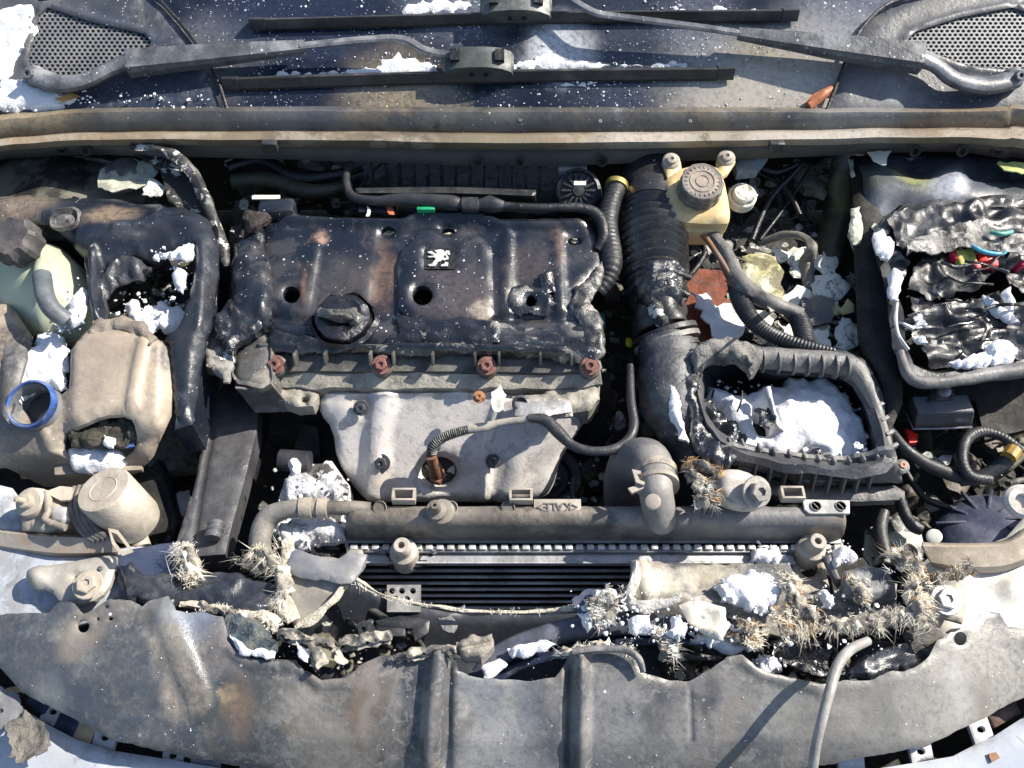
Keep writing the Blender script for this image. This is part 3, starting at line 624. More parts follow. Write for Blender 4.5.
# ================================================================== ENGINE
covm = M('scorched_navy_cover', (.006, .009, .016), (.015, .018, .025), rough=.33, ns=13, dust=.16, dustc=(.11, .115, .13), specks=.07, bump=.3, bs=110, bd=.0015, coat=.4, blot=[(12, .56, .7, (.06, .055, .055), .6)],
    stains=[S(306, 285, .04, .022, (.2, .10, .065), .9, (2.2, .6, 1)), S(320, 242, .04, .022, (.32, .2, .15), .9), S(384, 275, .04, .045, (.18, .115, .08), .8, (2, .6, 1)), S(455, 296, .05, .075, (.09, .075, .075), .75), S(482, 308, .05, .022, (.4, .34, .27), .8), S(528, 265, .04, .05, (.08, .065, .06), .6), S(558, 250, .04, .03, (.14, .1, .08), .8, (2, .6, 1)), S(596, 320, .04, .05, (.34, .32, .29), .7), S(590, 290, .04, .025, (.3, .28, .25), .7), S(350, 300, .04, .02, (.34, .3, .24), .7), S(350, 280, .04, .06, (.07, .062, .058), .6), S(515, 300, .04, .015, (.4, .36, .28), .7)])
mel = M('melted_cover_edge', (.008, .009, .012), (.022, .022, .026), rough=.2, ns=38, dust=.2, dustc=(.36, .35, .33), bump=.5, bs=60, bd=.003, coat=.8, specks=.06, rb=.5, rbs=40, blot=[(26, .6, .68, (.32, .3, .27), .6)])
ET = PL((300, 220, .052), (560, 220, .052), (430, 330, .034))
t = thing('engine_cover', 'scorched black engine cover with silver lion badge and melted front edge', 'engine cover', P(430, 300, .03))
body = [(262, 222), (292, 205), (300, 216), (340, 220), (405, 219), (414, 212), (480, 211), (498, 221), (575, 218), (590, 222), (600, 240), (603, 266), (590, 276), (580, 288), (577, 300), (586, 306), (597, 318), (600, 344), (560, 345), (480, 346), (400, 343), (340, 342), (300, 336), (272, 334), (264, 300)]
hc = [ell(291, 294, 8.5, 8.5, 14), ell(422, 293, 10, 10, 18), ell(448, 229, 8, 4.5, 12), ell(575, 239, 7, 4, 12), ell(388, 229, 7, 2.5, 10), ell(531, 299, 5, 6, 8)]
sheet('cover_body', body, ET, covm, t, th=.008, step=6, amp=.0015, freq=30, rnd=(7, .005), holes=hc, jag=(1.5, .06),
    ridges=[([(316, 238), (305, 300)], 9, .0045), ([(385, 236), (377, 300)], 13, -.004), ([(508, 236), (506, 316)], 9, .0045), ([(558, 236), (560, 314)], 8, .0045), ([(285, 219), (405, 223), (415, 216), (480, 216), (498, 225), (585, 224)], 7, .009), ([(270, 318), (330, 322)], 6, -.006), ([(395, 319), (494, 319), (595, 316)], 5, -.005), ([(273, 330), (600, 334)], 9, .004)],
    bowls=[(291, 294, 20, .005), (345, 316, 42, -.004), (531, 298, 26, -.006), (422, 293, 18, -.002)])
cen = [(402, 246), (422, 226), (476, 226), (492, 246), (494, 312), (486, 319), (410, 318), (398, 306), (397, 262)]
sheet('raised_panel', cen, OFF(ET, .011), covm, t, th=.009, step=6, amp=.0008, freq=30, rnd=(6, .005), holes=[ell(422, 293, 10, 10, 18), ell(448, 229.5, 7, 3.5, 12), [(425, 248), (454, 248), (454, 268), (425, 268)]], bowls=[(422, 293, 18, -.002)])
sheet('badge_recess', [(424, 247), (455, 247), (455, 269), (424, 269)], OFF(ET, .0075), black, t, th=.001, step=8)
lm = M('badge_silver', (.62, .62, .58), (.5, .5, .46), rough=.35, metal=.3, bump=.1)
lion = [(410, 205), (520, 188), (595, 208), (592, 250), (640, 214), (702, 216), (722, 300), (692, 302), (655, 262), (655, 300), (692, 350), (680, 392), (600, 412), (555, 402), (520, 432), (470, 442), (412, 530), (290, 532), (268, 500), (350, 482), (378, 440), (432, 385), (392, 350), (280, 356), (260, 330), (392, 318), (362, 290), (270, 262), (258, 235), (340, 223), (428, 280), (452, 250), (412, 228)]
cv = lambda L_: [(415 + x/20.48, 240 + y/20.48) for x, y in L_]
g = G(); sheetg(g, cv(lion), OFF(ET, .0085+.0015), th=.0015, step=1.6, holes=[cv([(582, 340), (618, 298), (642, 350), (612, 378)])]); sheetg(g, cv([(530, 520), (540, 498), (600, 488), (620, 442), (682, 460), (672, 530), (530, 534)]), OFF(ET, .0085+.0015), th=.0015, step=1.6)
g.build('lion_badge', lm, t, 30)
for (u, v) in [(291, 294), (422, 293)]:
    p, n = OFF(ET, -.004)(u, v); g = G(); g.lathe([(.0125, 0), (.0125, -.03), (0, -.03)], p, n, 18, cap=False); g.build('bolt_well', black, t)
for u, v in [(448, 230), (575, 239), (388, 229)]:
    p, n = OFF(ET, -.012)(u, v); bolt(t, p, n, .006, M('yellowish_nut', (.5, .5, .38), rough=.5), 'cover_nut')
# scorched wrinkled lip below the cover edge
sheet('melted_lip', [(268, 326), (300, 336), (330, 345), (380, 346), (395, 322), (410, 320), (500, 322), (560, 330), (596, 318), (604, 352), (596, 362), (540, 356), (480, 354), (420, 354), (380, 352), (340, 350), (300, 352), (270, 350)], OFF(ET, .002), mel, t, th=.006, step=3.2, amp=.0012, freq=30, wrink=.0045, wfreq=(9, 75), rnd=(5, .006), jag=(2.5, .05), ridges=[([(300, 340), (390, 348), (500, 350), (590, 352)], 5, .005)])
sheet('melted_patch', [(395, 312), (440, 318), (475, 314), (500, 318), (500, 342), (470, 346), (430, 344), (398, 338)], OFF(ET, .007), mel, t, th=.003, step=3, amp=.0015, freq=40, wrink=.004, wfreq=(14, 80), rnd=(6, .005), jag=(4, .07))
sheet('melted_patch', [(575, 285), (590, 275), (602, 262), (606, 275), (596, 290), (592, 302), (604, 320), (606, 350), (590, 352), (580, 320), (570, 305)], OFF(ET, .008), M('blistered_edge', (.1, .095, .088), (.018, .018, .02), rough=.3, ns=50, dust=.3, dustc=(.45, .42, .38), bump=.6, bs=80, bd=.003, coat=.4, blot=[(40, .56, .66, (.4, .38, .34), .7)]), t, th=.004, step=3, amp=.003, freq=50, wrink=.003, wfreq=(60, 30), rnd=(5, .006), jag=(3, .08))
sheet('melted_patch', [(508, 290), (520, 282), (545, 286), (556, 300), (548, 312), (520, 312), (508, 306)], OFF(ET, .007), mel, t, th=.003, step=3, amp=.0015, freq=50, wrink=.003, wfreq=(40, 40), rnd=(7, .006), jag=(3, .1), holes=[ell(531, 299, 5, 6, 8)])
sheet('blister', [(537, 273), (552, 268), (556, 290), (544, 292)], OFF(ET, .009), mel, t, th=.002, step=3, amp=.004, freq=70, rnd=(4, .004), jag=(2, .15))
# melted oil filler cap
t2 = thing('oil_filler_cap', 'round oil filler cap melted into a glossy black blob', 'oil cap', P(345, 322, .05))
p, n = OFF(ET, .004)(344, 322); k = mpp(p)
g = G(); g.lathe([(28*k, -.006), (29*k, .003), (27*k, .012), (20*k, .015), (12*k, .013), (0, .012)], p, n, 48, wob=.004); g.build('cap_disc', gloss, t2)
g = G(); g.lathe([(31*k, -.004), (34*k, .004), (31*k, .010), (28*k, .002)], p - n*.001, n, 36, wob=.006); g.build('cap_collar', gloss, t2)
g = G(); g.tube([p + n*.016 + Vector((-.03, .006, 0)), p + n*.022 + Vector((-.006, -.004, 0)), p + n*.018 + Vector((.02, .0, 0))], [.006, .009, .007], 8, wob=.6); lumpg(g, p + n*.015 + Vector((.018, -.006, 0)), (.012, .01, .007), .6, 60, 3); g.build('melted_handle', M('charred_shiny_drip', (.1, .095, .085), (.02, .02, .02), rough=.22, ns=60, dust=.5, dustc=(.5, .48, .42), coat=.6, bump=.9, bd=.004), t2)
# corner lump top left of the cover
t = thing('breather_housing', 'lumpy charred breather housing at the rear left corner of the cover', 'breather housing', P(250, 250, .04))
sheet('housing_skin', [(228, 275), (232, 240), (250, 225), (262, 222), (270, 260), (270, 310), (250, 322), (228, 312)], H(.055), covm, t, th=.03, step=4, amp=.008, freq=30, wrink=.003, rnd=(10, .014), jag=(3, .05))
g = G(); g.box(P(278, 212, .055), (.052, .03, .03), Matrix.Rotation(.1, 3, 'Z'), .006); g.build('breather_nose', covm, t)
g = G(); lumpg(g, P(256, 222, .06), (.018, .02, .012), .7, 50, 3, 4); g.build('charred_lump', M('brown_char', (.07, .05, .045), (.02, .02, .02), rough=.7, ns=60, bump=1, bd=.005), t)
# head rail with ribs and bolts
railm = M('dusty_dark_rail', (.045, .046, .045), (.08, .078, .07), rough=.5, dust=.5, dustc=(.2, .195, .18), bump=.35)
headm = M('corroded_head_alloy', (.3, .28, .235), (.16, .15, .13), rough=.7, ns=45, dust=.4, dustc=(.45, .43, .37), bump=.8, bs=120, stains=[S(470, 375, .0, .1, (.38, .36, .3), .5)])
t = thing('camshaft_rail', 'dark ribbed camshaft housing rail with red bolts below the cover', 'camshaft housing', P(440, 365, .0))
a0 = [(258, 346, .032), (300, 347, .032), (440, 349, .032), (560, 350, .032), (600, 348, .032)]
a1 = [(260, 362, .016), (300, 362, .016), (440, 364, .016), (560, 365, .016), (600, 361, .016)]
a2 = [(266, 372, .014), (300, 371, .014), (440, 371, .014), (560, 372, .014), (602, 368, .014)]
a3 = [(268, 377, .006), (300, 375, .006), (440, 375, .006), (560, 376, .006), (602, 373, .006)]
rows('rail_face', [a0, [(u, v+3, z-.008) for u, v, z in a0], a1, a2, a3], railm, t, n=14, th=.006, amp=.001, freq=40)
for u in [296, 326, 371, 394, 433, 475, 499, 540, 571]:
    g = G(); c = P(u, 357, .030); g.box(c, (.0035, .022, .016), Matrix.Rotation(-.5, 3, 'X'), .0008); g.build('rib', railm, t)
for u, v in [(276, 366), (382, 366), (487, 367), (590, 367)]:
    p = P(u, v, .022); g = G(); g.lathe([(.015, -.02), (.0145, .001), (.012, .003), (0, .003)], p, (0, -.45, .9), 20); g.build('bolt_boss', railm, t); bolt(t, p + Vector((0, -.001, .003)), (0, -.45, .9), .0085, rust, 'red_bolt', .009)
t = thing('cylinder_head', 'pale corroded alloy edge of the cylinder head under the rail', 'cylinder head', P(440, 380, -.01))
rows('head_face', [[(u+4, v-4, z) for u, v, z in a3], [(268, 372, .010), (310, 372, .010), (440, 372, .010), (560, 373, .010), (600, 370, .010)], [(280, 386, -.002), (320, 388, -.002), (440, 388, -.002), (560, 388, -.002), (602, 384, -.002)], [(286, 396, -.03), (320, 398, -.03), (440, 398, -.03), (560, 398, -.03), (590, 394, -.03)]], headm, t, n=18, th=.005, amp=.004, freq=45)
sheet('head_lug', [(262, 384), (305, 385), (318, 392), (312, 403), (296, 404), (270, 396)], H(-.005), headm, t, th=.02, step=4, amp=.003, freq=60, rnd=(5, .006), holes=[ell(304, 397, 4, 3, 8)])
sheet('head_lug', [(545, 380), (600, 380), (601, 396), (590, 408), (560, 410), (540, 400)], H(-.008), headm, t, th=.03, step=4, amp=.005, freq=50, rnd=(5, .008), jag=(2, .1))
# engine block face behind the shield
blk = M('dark_block_casting', (.02, .02, .02), (.05, .048, .044), rough=.7, dust=.3, dustc=(.14, .13, .12), bump=.6)
t = thing('engine_block', 'dark sooty engine block behind the heat shield', 'engine block', P(440, 420, -.2))
sheet('block_face', [(270, 375), (610, 375), (612, 420), (600, 520), (300, 520), (262, 430)], ZF(lambda u, v: interp(v, [375, 520], [-.03, -.30])), blk, t, th=.02, step=9, amp=.012, freq=16, wrink=.006)
g = G(); g.box(P(430, 290, -.05), (.36, .19, .12), None, .01); g.build('block_core', blk, t)
# timing cover
tcm = M('timing_cover_grey', (.07, .07, .068), (.12, .115, .11), rough=.45, ns=12, dust=.5, dustc=(.24, .235, .22), specks=.1, bump=.3, stains=[S(262, 382, .03, .02, (.45, .4, .33), .7), S(258, 330, .03, .02, (.3, .29, .25), .5)])
t = thing('timing_cover', 'grey boxy timing belt cover standing left of the engine', 'timing cover', P(262, 380, 0))
loops('cover_shell', [[(236, 326, .02), (258, 318, .03), (268, 320, .03), (269, 362, .03), (270, 378, .028), (262, 384, .028), (240, 380, .02), (234, 374, .02)], [(234, 322, .022), (258, 316, .034), (270, 318, .034), (271, 364, .034), (272, 382, .03), (262, 388, .028), (238, 384, .02), (232, 376, .02)], [(230, 322, .015), (256, 314, .015), (276, 318, .02), (280, 368, .015), (288, 400, -.03), (280, 406, -.04), (256, 408, -.045), (236, 384, .005)], [(228, 322, -.08), (256, 314, -.08), (290, 318, -.08), (300, 368, -.10), (300, 408, -.12), (285, 410, -.13), (250, 410, -.13), (234, 388, -.1)]], tcm, t, n=72, amp=.0015)
sheet('cover_front', [(234, 322), (258, 316), (269, 318), (271, 380), (262, 386), (238, 383), (233, 376)], PL((236, 326, .021), (268, 320, .033), (268, 378, .031)), tcm, t, th=.003, step=5, amp=.0008, rnd=(6, .005))
sheet('side_slope', [(236, 384), (262, 387), (272, 380), (288, 400), (302, 408), (256, 409)], PL((238, 386, .018), (272, 382, .026), (285, 408, -.035)), tcm, t, th=.003, step=5, amp=.001, rnd=(4, .003))
sheet('melted_top', [(228, 300), (240, 310), (262, 308), (270, 322), (256, 330), (240, 336), (230, 350), (214, 338), (216, 318)], H(.05), mel, t, th=.01, step=3.5, amp=.008, freq=45, wrink=.006, wfreq=(60, 30), rnd=(6, .01), jag=(4, .07))
t = thing('engine_mount', 'charred rounded engine mount casting peppered with powder', 'engine mount', P(222, 345, 0))
g = G(); lumpg(g, P(222, 342, .005), (.035, .05, .035), .35, 22, 4, 2); g.build('mount_casting', M('charred_alloy', (.12, .115, .11), (.03, .03, .03), rough=.6, ns=30, dust=.4, powder=.2, bump=.6), t)
sheet('mount_flap', [(200, 342), (216, 330), (232, 340), (236, 362), (222, 378), (205, 366)], H(.035), M('ashy_flake', (.25, .24, .22), (.05, .05, .05), rough=.7, ns=60, bump=.7, powder=.3), t, th=.004, step=3.5, amp=.01, freq=40, jag=(5, .1), rnd=(4, .005))
# heat shield
shm = M('dull_heat_shield', (.6, .57, .54), (.46, .44, .42), rough=.5, metal=.15, ns=12, blot=[(70, .56, .66, (.25, .235, .22), .45), (12, .58, .72, (.33, .29, .24), .5)], dust=.3, dustc=(.6, .58, .54), bump=.35, bs=260, bd=.001, c3=(.5, .49, .47), stains=[S(425, 395, -.01, .04, (.3, .28, .23), .5), S(385, 480, -.1, .03, (.3, .2, .16), .7), S(400, 475, -.1, .02, (.35, .24, .2), .6), S(345, 395, -.01, .03, (.5, .45, .36), .6)])
HS_ = PL((320, 392, -.012), (580, 392, -.012), (450, 498, -.10))
t = thing('exhaust_heat_shield', 'dull silver pressed heat shield below the engine head', 'heat shield', P(450, 480, -.1))
sh = [(316, 396), (324, 390), (500, 389), (520, 392), (575, 400), (590, 402), (586, 420), (574, 440), (560, 462), (556, 482), (546, 500), (520, 504), (380, 504), (362, 500), (350, 486), (335, 462), (330, 430), (318, 415)]
sheet('shield_skin', sh, HS_, shm, t, th=.003, step=6, amp=.0012, freq=18, rnd=(10, .014), holes=[ell(438, 472, 18, 14, 18)], jag=(1, .05), round_it=1,
    ridges=[([(385, 396), (378, 430), (374, 500)], 15, .010), ([(500, 400), (488, 440), (484, 500)], 7, .006), ([(572, 405), (545, 440), (520, 462), (508, 498)], 16, .010), ([(325, 392), (500, 391)], 6, .006)], bowls=[(345, 410, 22, .006), (360, 408, 12, -.004), (493, 462, 14, -.003), (381, 462, 16, .004)])
for u, v, r_ in [(361, 408, .007), (381, 463, .0085), (493, 461, .0065)]:
    p, n = OFF(HS_, .009)(u, v); bolt(t, p, n, r_, M('grey_bolt', (.1, .1, .11), rough=.5, metal=.5), 'shield_bolt', .007)
sheet('shield_strap', [(512, 395), (545, 392), (572, 400), (573, 415), (545, 418), (520, 412)], H(.0), M('strap_metal', (.25, .24, .22), (.45, .42, .38), rough=.5, metal=.4, ns=40, bump=.5), t, th=.003, step=4, amp=.003, freq=40, rnd=(3, .003))
sheet('torn_white_scrap', [(492, 392), (500, 386), (506, 394), (503, 408), (495, 412), (491, 402)], H(.03), M('pale_scrap', (.6, .58, .52)), t, th=.001, step=3, amp=.006, freq=70, jag=(2, .2))
for u, v in [(479, 398), (480, 396)]: pass
p = P(479, 397, .012); bolt(t, p, (0, -.4, 1), .0055, M('orange_rust', (.35, .16, .07)), 'rusty_bolt')
g = G(); g.lathe([(.012, 0), (.012, .006), (.008, .008), (.008, .003), (0, .003)], P(521, 405, .004), (0, -.3, 1), 18); g.build('stud_collar', dgrey, t)
# oxygen sensor
t = thing('oxygen_sensor', 'oxygen sensor with coiled sleeve poking out through the shield hole', 'oxygen sensor', P(438, 470, -.06))
p0 = P(438, 478, -.085); p1 = P(433, 462, -.045); p2 = P(432, 452, -.03)
g = G(); g.lathe([(.026, 0), (.02, .004), (.008, .006)], P(438, 474, -.097), (0, -.7, .7), 20, wob=.006); g.build('burnt_gasket', sootp, t)
g = G(); ax = (p1-p0).normalized(); g.lathe([(.012, 0), (.012, .008), (.009, .009)], p0, ax, 6); g.lathe([(.009, .008), (.0085, .03), (.007, .034), (.007, (p2-p0).length)], p0, ax, 16); g.build('sensor_tip', M('rusty_sensor', (.22, .1, .055), (.1, .06, .045), rough=.6, ns=60, bump=.3), t)
hose('coiled_sleeve', [(432, 453, -.03, 6), (434, 445, -.02, 6), (446, 436, -.01, 5.5), (470, 429, 0, 5)], M('sleeve', (.03, .03, .03), (.25, .25, .24), rough=.5, ns=300), t, 12, smooth=6, ribs=(24, .25))
hose('lead', [(468, 429, 0, 5), (485, 427, .002, 5), (500, 423, .006, 4), (530, 419, .012, 4)], M('dusty_tan_lead', (.38, .35, .3), (.25, .24, .22), rough=.6, bump=.3), t, 10, smooth=5)
hose('lead', [(528, 418, .014, 4), (545, 420, .014, 6), (558, 432, .012, 6.5), (572, 445, .01, 5), (590, 451, .01, 5), (612, 450, .01, 5), (628, 440, .01, 5), (634, 425, .01, 5), (631, 400, .01, 4.5), (630, 366, .005, 4)], rubber, t, 10, smooth=6)
sheet('lead_clip', [(515, 400), (570, 398), (572, 410), (550, 414), (550, 422), (530, 422), (526, 414), (515, 414)], H(.012), alu, t, th=.003, step=4, amp=.002, rnd=(3, .003), holes=[[(531, 416), (545, 416), (545, 420), (531, 420)]])
# pulley with splined bolt
t = thing('crank_pulley', 'black round pulley with star shaped centre between shield and hose', 'pulley', P(552, 480, -.16))
p = P(550, 478, -.14); k = mpp(p); n = Vector((.1, -.55, .85)).normalized()
g = G(); g.lathe([(32*k, -.02), (33*k, 0), (30*k, .008), (22*k, .006), (18*k, .0), (14*k, .0), (13*k, .008), (11*k, .009), (0, .009)], p, n, 36); g.build('pulley_rim', rubber, t)
e1_ = n.orthogonal().normalized(); e2_ = n.cross(e1_)
for a in range(7):
    an = 2*math.pi*a/7; d = e1_*math.cos(an)+e2_*math.sin(an); g = G(); g.box(p + n*.011 + d*.008, (.004, .009, .006), Matrix((n.cross(d), d, n)).transposed(), .001); g.build('spline_tooth', steel, t)
# ================================================================== RADIATOR
radm = M('dusty_radiator_plastic', (.12, .105, .088), (.07, .066, .06), rough=.5, ns=11, blot=[(10, .52, .68, (.26, .22, .175), .6), (30, .6, .7, (.03, .03, .035), .5)], dust=.45, dustc=(.3, .265, .22), bump=.3, c3=(.24, .215, .185), stains=[S(640, 515, 0, .035, (.13, .15, .19), .7), S(780, 525, 0, .08, (.2, .2, .21), .7), S(720, 530, 0, .08, (.17, .17, .18), .6), S(450, 510, 0, .05, (.3, .27, .23), .5)])
t = thing('radiator', 'long dusty radiator top tank reading KALE with crimped teeth', 'radiator', P(600, 520, -.03))
TZ = -.02; py = P(600, 520, 0).y
def xat(u, v, z): return P(u, v, z).x
yb = P(600, 503, 0.0).y; yf = P(600, 537, -.03).y; zt = .004
xl, xr = xat(344, 522, 0), xat(851, 522, 0)
prof = []   # (y, z): rounded top tank
D_ = yb - yf
for a in range(13):
    an = math.pi*a/12; prof.append((yf + D_*.5 + math.cos(an)*D_*.5, -.022 + math.sin(an)**.7*.028))
prof = [(yb, -.055)] + prof + [(yf, -.045)]
g = G(); xs = [(xl-.002, .55), (xl, .8), (xl+.006, .95), (xl+.015, 1)] + [(lerp(xl+.03, xr-.04, i/24), 1) for i in range(25)] + [(xr-.02, 1), (xr-.01, .96), (xr-.003, .85), (xr, .6)]
vs = []; 
for x, sc_ in xs:
    for y, z in prof:
        yc = (yb+yf)/2; vs.append(Vector((x, yc+(y-yc)*(.6+.4*sc_), -.05+(z+.05)*sc_)) + noise.noise_vector(Vector((x*12, y*12, z*12)))*.0015)
n_ = len(prof); g.add(vs, [[i*n_+k, (i+1)*n_+k, (i+1)*n_+k+1, i*n_+k+1] for i in range(len(xs)-1) for k in range(n_-1)] + [list(range(n_))[::-1], [(len(xs)-1)*n_+k for k in range(n_)]])
fixn(g.build('top_tank', radm, t, 50))
g = G(); yc_ = P(600, 544, -.036).y; g.box(((xl+xr)/2-.002, yc_+.022, -.045), (xr-xl+.004, .05, .012), None, .002); g.box(((xl+xr)/2, yc_-.003, -.041), (xr-xl+.002, .013, .004), None, .001); g.build('crimp_channel', M('crimp_alloy', (.26, .26, .26), (.14, .14, .14), metal=.5, dust=.4), t)
nt_ = 46
base = None
for i in range(nt_):
    x = lerp(xl+.008, xr-.008, i/(nt_-1))
    if base is None:
        g = G(); g.box((x, yc_-.004, -.038), (.0085, .0065, .006), None, .001); base = g.build('crimp_tooth', M('crimp_tooth_alloy', (.62, .61, .58), (.45, .44, .42), metal=.4, rough=.45, dust=.3), t)
    else:
        o = base.copy(); C.objects.link(o); o.parent = t; o.location = base.location + Vector((x-(xl+.008), 0, 0))
# name plate with raised letters (upside down as on the part)
PLT = PL((540, 502, .009), (580, 502, .009), (560, 515, .004))
plm = M('plate_plastic', (.36, .32, .27), (.28, .25, .21), rough=.6, dust=.4, dustc=(.45, .41, .35), bump=.2)
sheet('name_plate', [(534, 499), (581, 499), (581, 515), (538, 515), (534, 511)], PLT, plm, t, th=.004, step=5, rnd=(1.5, .001))
def text(s, name, p, size, nrm, xdir, m, parent, depth=.0008):
    cu = bpy.data.curves.new(name, 'FONT'); cu.body = s; cu.size = size; cu.extrude = depth; cu.align_x = 'CENTER'; cu.align_y = 'CENTER'
    o = bpy.data.objects.new(name, cu); me = bpy.data.meshes.new_from_object(o); bpy.data.objects.remove(o)
    o = bpy.data.objects.new(name, me); C.objects.link(o); me.materials.clear(); me.materials.append(m); z = Vector(nrm).normalized(); x = Vector(xdir); x = (x-z*x.dot(z)).normalized(); y = z.cross(x)
    Rm = Matrix((x, y, z)).transposed(); me.transform(Rm.to_4x4()); o.parent = parent; o.location = p - wloc(parent); return o
pp, pn = PLT(557.5, 506.5); text('<KALE>', 'raised_lettering', pp + pn*.0006, .0145, pn, (-1, 0, 0), M('letter_shade', (.2, .175, .145), rough=.6), t)
sheet('end_plate', [(803, 499), (850, 500), (850, 513), (810, 513), (805, 509)], OFF(H(.0), .010), M('white_plate', (.46, .45, .43), dust=.4, dustc=(.5, .5, .48)), t, th=.004, step=5, rnd=(1.5, .001))
for u in (816, 841):
    p = P(u, 506, .0108); g = G(); g.lathe([(.0065, 0), (.0065, .0008), (.0055, .0008), (.0055, 0)], p, seg=18); g.box(p+Vector((0, 0, .0004)), (.001, .008, .0008), Matrix.Rotation(.6, 3, 'Z')); g.build('recycling_mark', grey, t)
for u, v in [(380, 508), (451, 508), (508, 508)]:
    p = P(u, v, .005); g = G(); g.lathe([(.0085, -.003), (.0085, .0022), (.0075, .003), (.0072, .0012), (0, .0012)], p, (0, -.35, 1), 20); g.build('moulded_ring', radm, t)
for u, v in [(404, 497), (521, 497), (792, 495)]:
    g = G(); k = .0012
    a = P(u, v, .01)
    g.box(a+Vector((0, .008, 0)), (.028, .003, .012), None, .0008); g.box(a+Vector((0, -.006, 0)), (.028, .003, .012), None, .0008)
    g.box(a+Vector((-.0125, .001, 0)), (.003, .0108, .0118)); g.box(a+Vector((.0125, .001, 0)), (.003, .0108, .0118)); g.build('slot_lug', plm, t)
# bleed stud
p = P(437, 512, .004); ax = Vector((0, -.25, 1)); g = G(); g.lathe([(.016, 0), (.015, .004), (.009, .006)], p+Vector((.006, 0, 0)), ax, 20); g.lathe([(.013, 0), (.012, .012), (.0065, .014), (.006, .03), (.0045, .034), (.002, .034), (.002, .03), (0, .03)], p, ax, 14); g.build('bleed_stud', radm, t)
# left hose pipe
tag(hose('radiator_bypass_hose', [(262, 560, -.03, 11), (260, 540, -.02, 11), (268, 518, -.01, 11), (290, 509, .0, 9), (318, 508, .0, 8)], M('pale_hose', (.2, .185, .165), (.13, .12, .11), rough=.6, dust=.5, dustc=(.3, .28, .25), bump=.4), None, 14, smooth=8), 'grey brown hose bending down from the tank left end', 'hose')
g = G(); tubep(g, [(300, 509, 0, 11), (312, 508, 0, 11.5)], 16, smooth=1); tubep(g, [(318, 508, 0, 10), (328, 508, 0, 10)], 16, smooth=1); tag(g.build('hose_clamp', tan), 'tan clamp where the left bypass hose joins the tank pipe', 'hose clamp')
hose('inlet_pipe', [(310, 508, 0, 7), (350, 508, 0, 7.5), (370, 510, -.004, 8)], radm, t, 14, smooth=3)
# right spigot + elbow hose
spm = M('dusty_grey_plastic', (.16, .155, .15), (.22, .21, .2), rough=.55, dust=.5, dustc=(.32, .3, .28), bump=.3)
hose('spigot', [(655, 480, .035, 17), (656, 492, .032, 17), (658, 505, .02, 17), (661, 520, .004, 15), (662, 527, -.01, 9)], spm, t, 20, smooth=6)
g = G(); g.lathe([(.009, -.004), (.009, .003), (.007, .004), (0, .004)], P(653, 502, .044), (-.2, -.3, 1), 18); g.build('spigot_plug', plm, t)
t = thing('top_radiator_hose', 'fat grey rubber elbow hose arching down to the radiator spigot', 'hose', P(640, 470, .02))
hose('elbow', [(622, 505, -.10, 18), (624, 480, -.05, 20), (632, 463, -.01, 22), (646, 461, .015, 23), (655, 473, .026, 21), (657, 486, .031, 20)], M('grey_hose_rubber', (.12, .12, .125), (.085, .085, .09), rough=.6, ns=10, dust=.5, dustc=(.22, .22, .22), bump=.25, stains=[S(655, 462, .05, .03, (.36, .33, .28), .6)]), t, 28, smooth=8)
g = G(); tubep(g, [(655, 471, .025, 22), (656, 478, .028, 22)], 28, smooth=1); g.build('clamp_band', tan, t)
g = G(); tubep(g, [(657, 483, .030, 22), (657.5, 487, .031, 22)], 28, smooth=1); g.build('clamp_band', tan, t)
sheet('clamp_ear', [(632, 469), (641, 471), (641, 474), (637, 474), (640, 480), (645, 482), (644, 485), (636, 482)], H(.05), plm, t, th=.004, step=3)
sheet('clamp_ear', [(628, 488), (642, 484), (644, 488), (632, 493)], H(.045), plm, t, th=.004, step=3)
# ================================================================== CONDENSER
ct = M('condenser_tube', (.5, .49, .46), (.28, .27, .26), metal=.2, rough=.4, dust=.4, dustc=(.2, .2, .2), bump=.3, bs=300)
t = thing('condenser', 'black finned condenser with flat tubes in front of the radiator', 'condenser', P(520, 590, -.1))
hb = M('pale_header_alloy', (.4, .4, .41), (.28, .28, .28), rough=.5, metal=.4, ns=18, dust=.5, dustc=(.5, .5, .5), bump=.3, stains=[S(540, 552, -.05, .05, (.2, .2, .19), .7), S(670, 550, -.05, .012, (.05, .05, .06), .9)])
x0, x1 = xat(352, 552, -.055), xat(790, 552, -.055); yh = P(600, 556.5, -.046).y; yv = P(600, 563, -.05).y
g = G(); g.box(((x0+x1)/2, yh, -.050), (x1-x0, .014, .010), None, .002); g.box(((x0+x1)/2, yh-.0085, -.047), (x1-x0, .0025, .006)); g.build('header_bar', hb, t)
for k in range(10):
    z = -.066 - k*.0100; yk = yv - k*.0040
    g = G(); g.box(((x0+x1)/2, yk+.006, z), (x1-x0+.02, .0045, .0018), None, .0004); g.build('tube', ct, t)
# corrugated fins between tubes
g = G(); N_ = 520
for k in range(10):
    z = -.066 - k*.0100; yk = yv - k*.0040
    for i in range(N_):
        xa = lerp(x0-.005, x1+.005, i/N_); xb = lerp(x0-.005, x1+.005, (i+.5)/N_)
        g.add([(xa, yk+.006, z), (xa, yk+.02, z), (xb, yk+.016, z-.0105), (xb, yk+.002, z-.0105)], [[0, 1, 2, 3]])
tag(g.build('fins', soot, t, 0), kind='stuff')
g = G(); g.box(((x0+x1)/2, yv+.03, -.2), (x1-x0+.05, .004, .3)); g.build('core_backing', soot, t)
g = G(); g.box((x0-.004, yv+.008, -.16), (.012, .02, .2), None, .003); g.build('side_header', black, t)
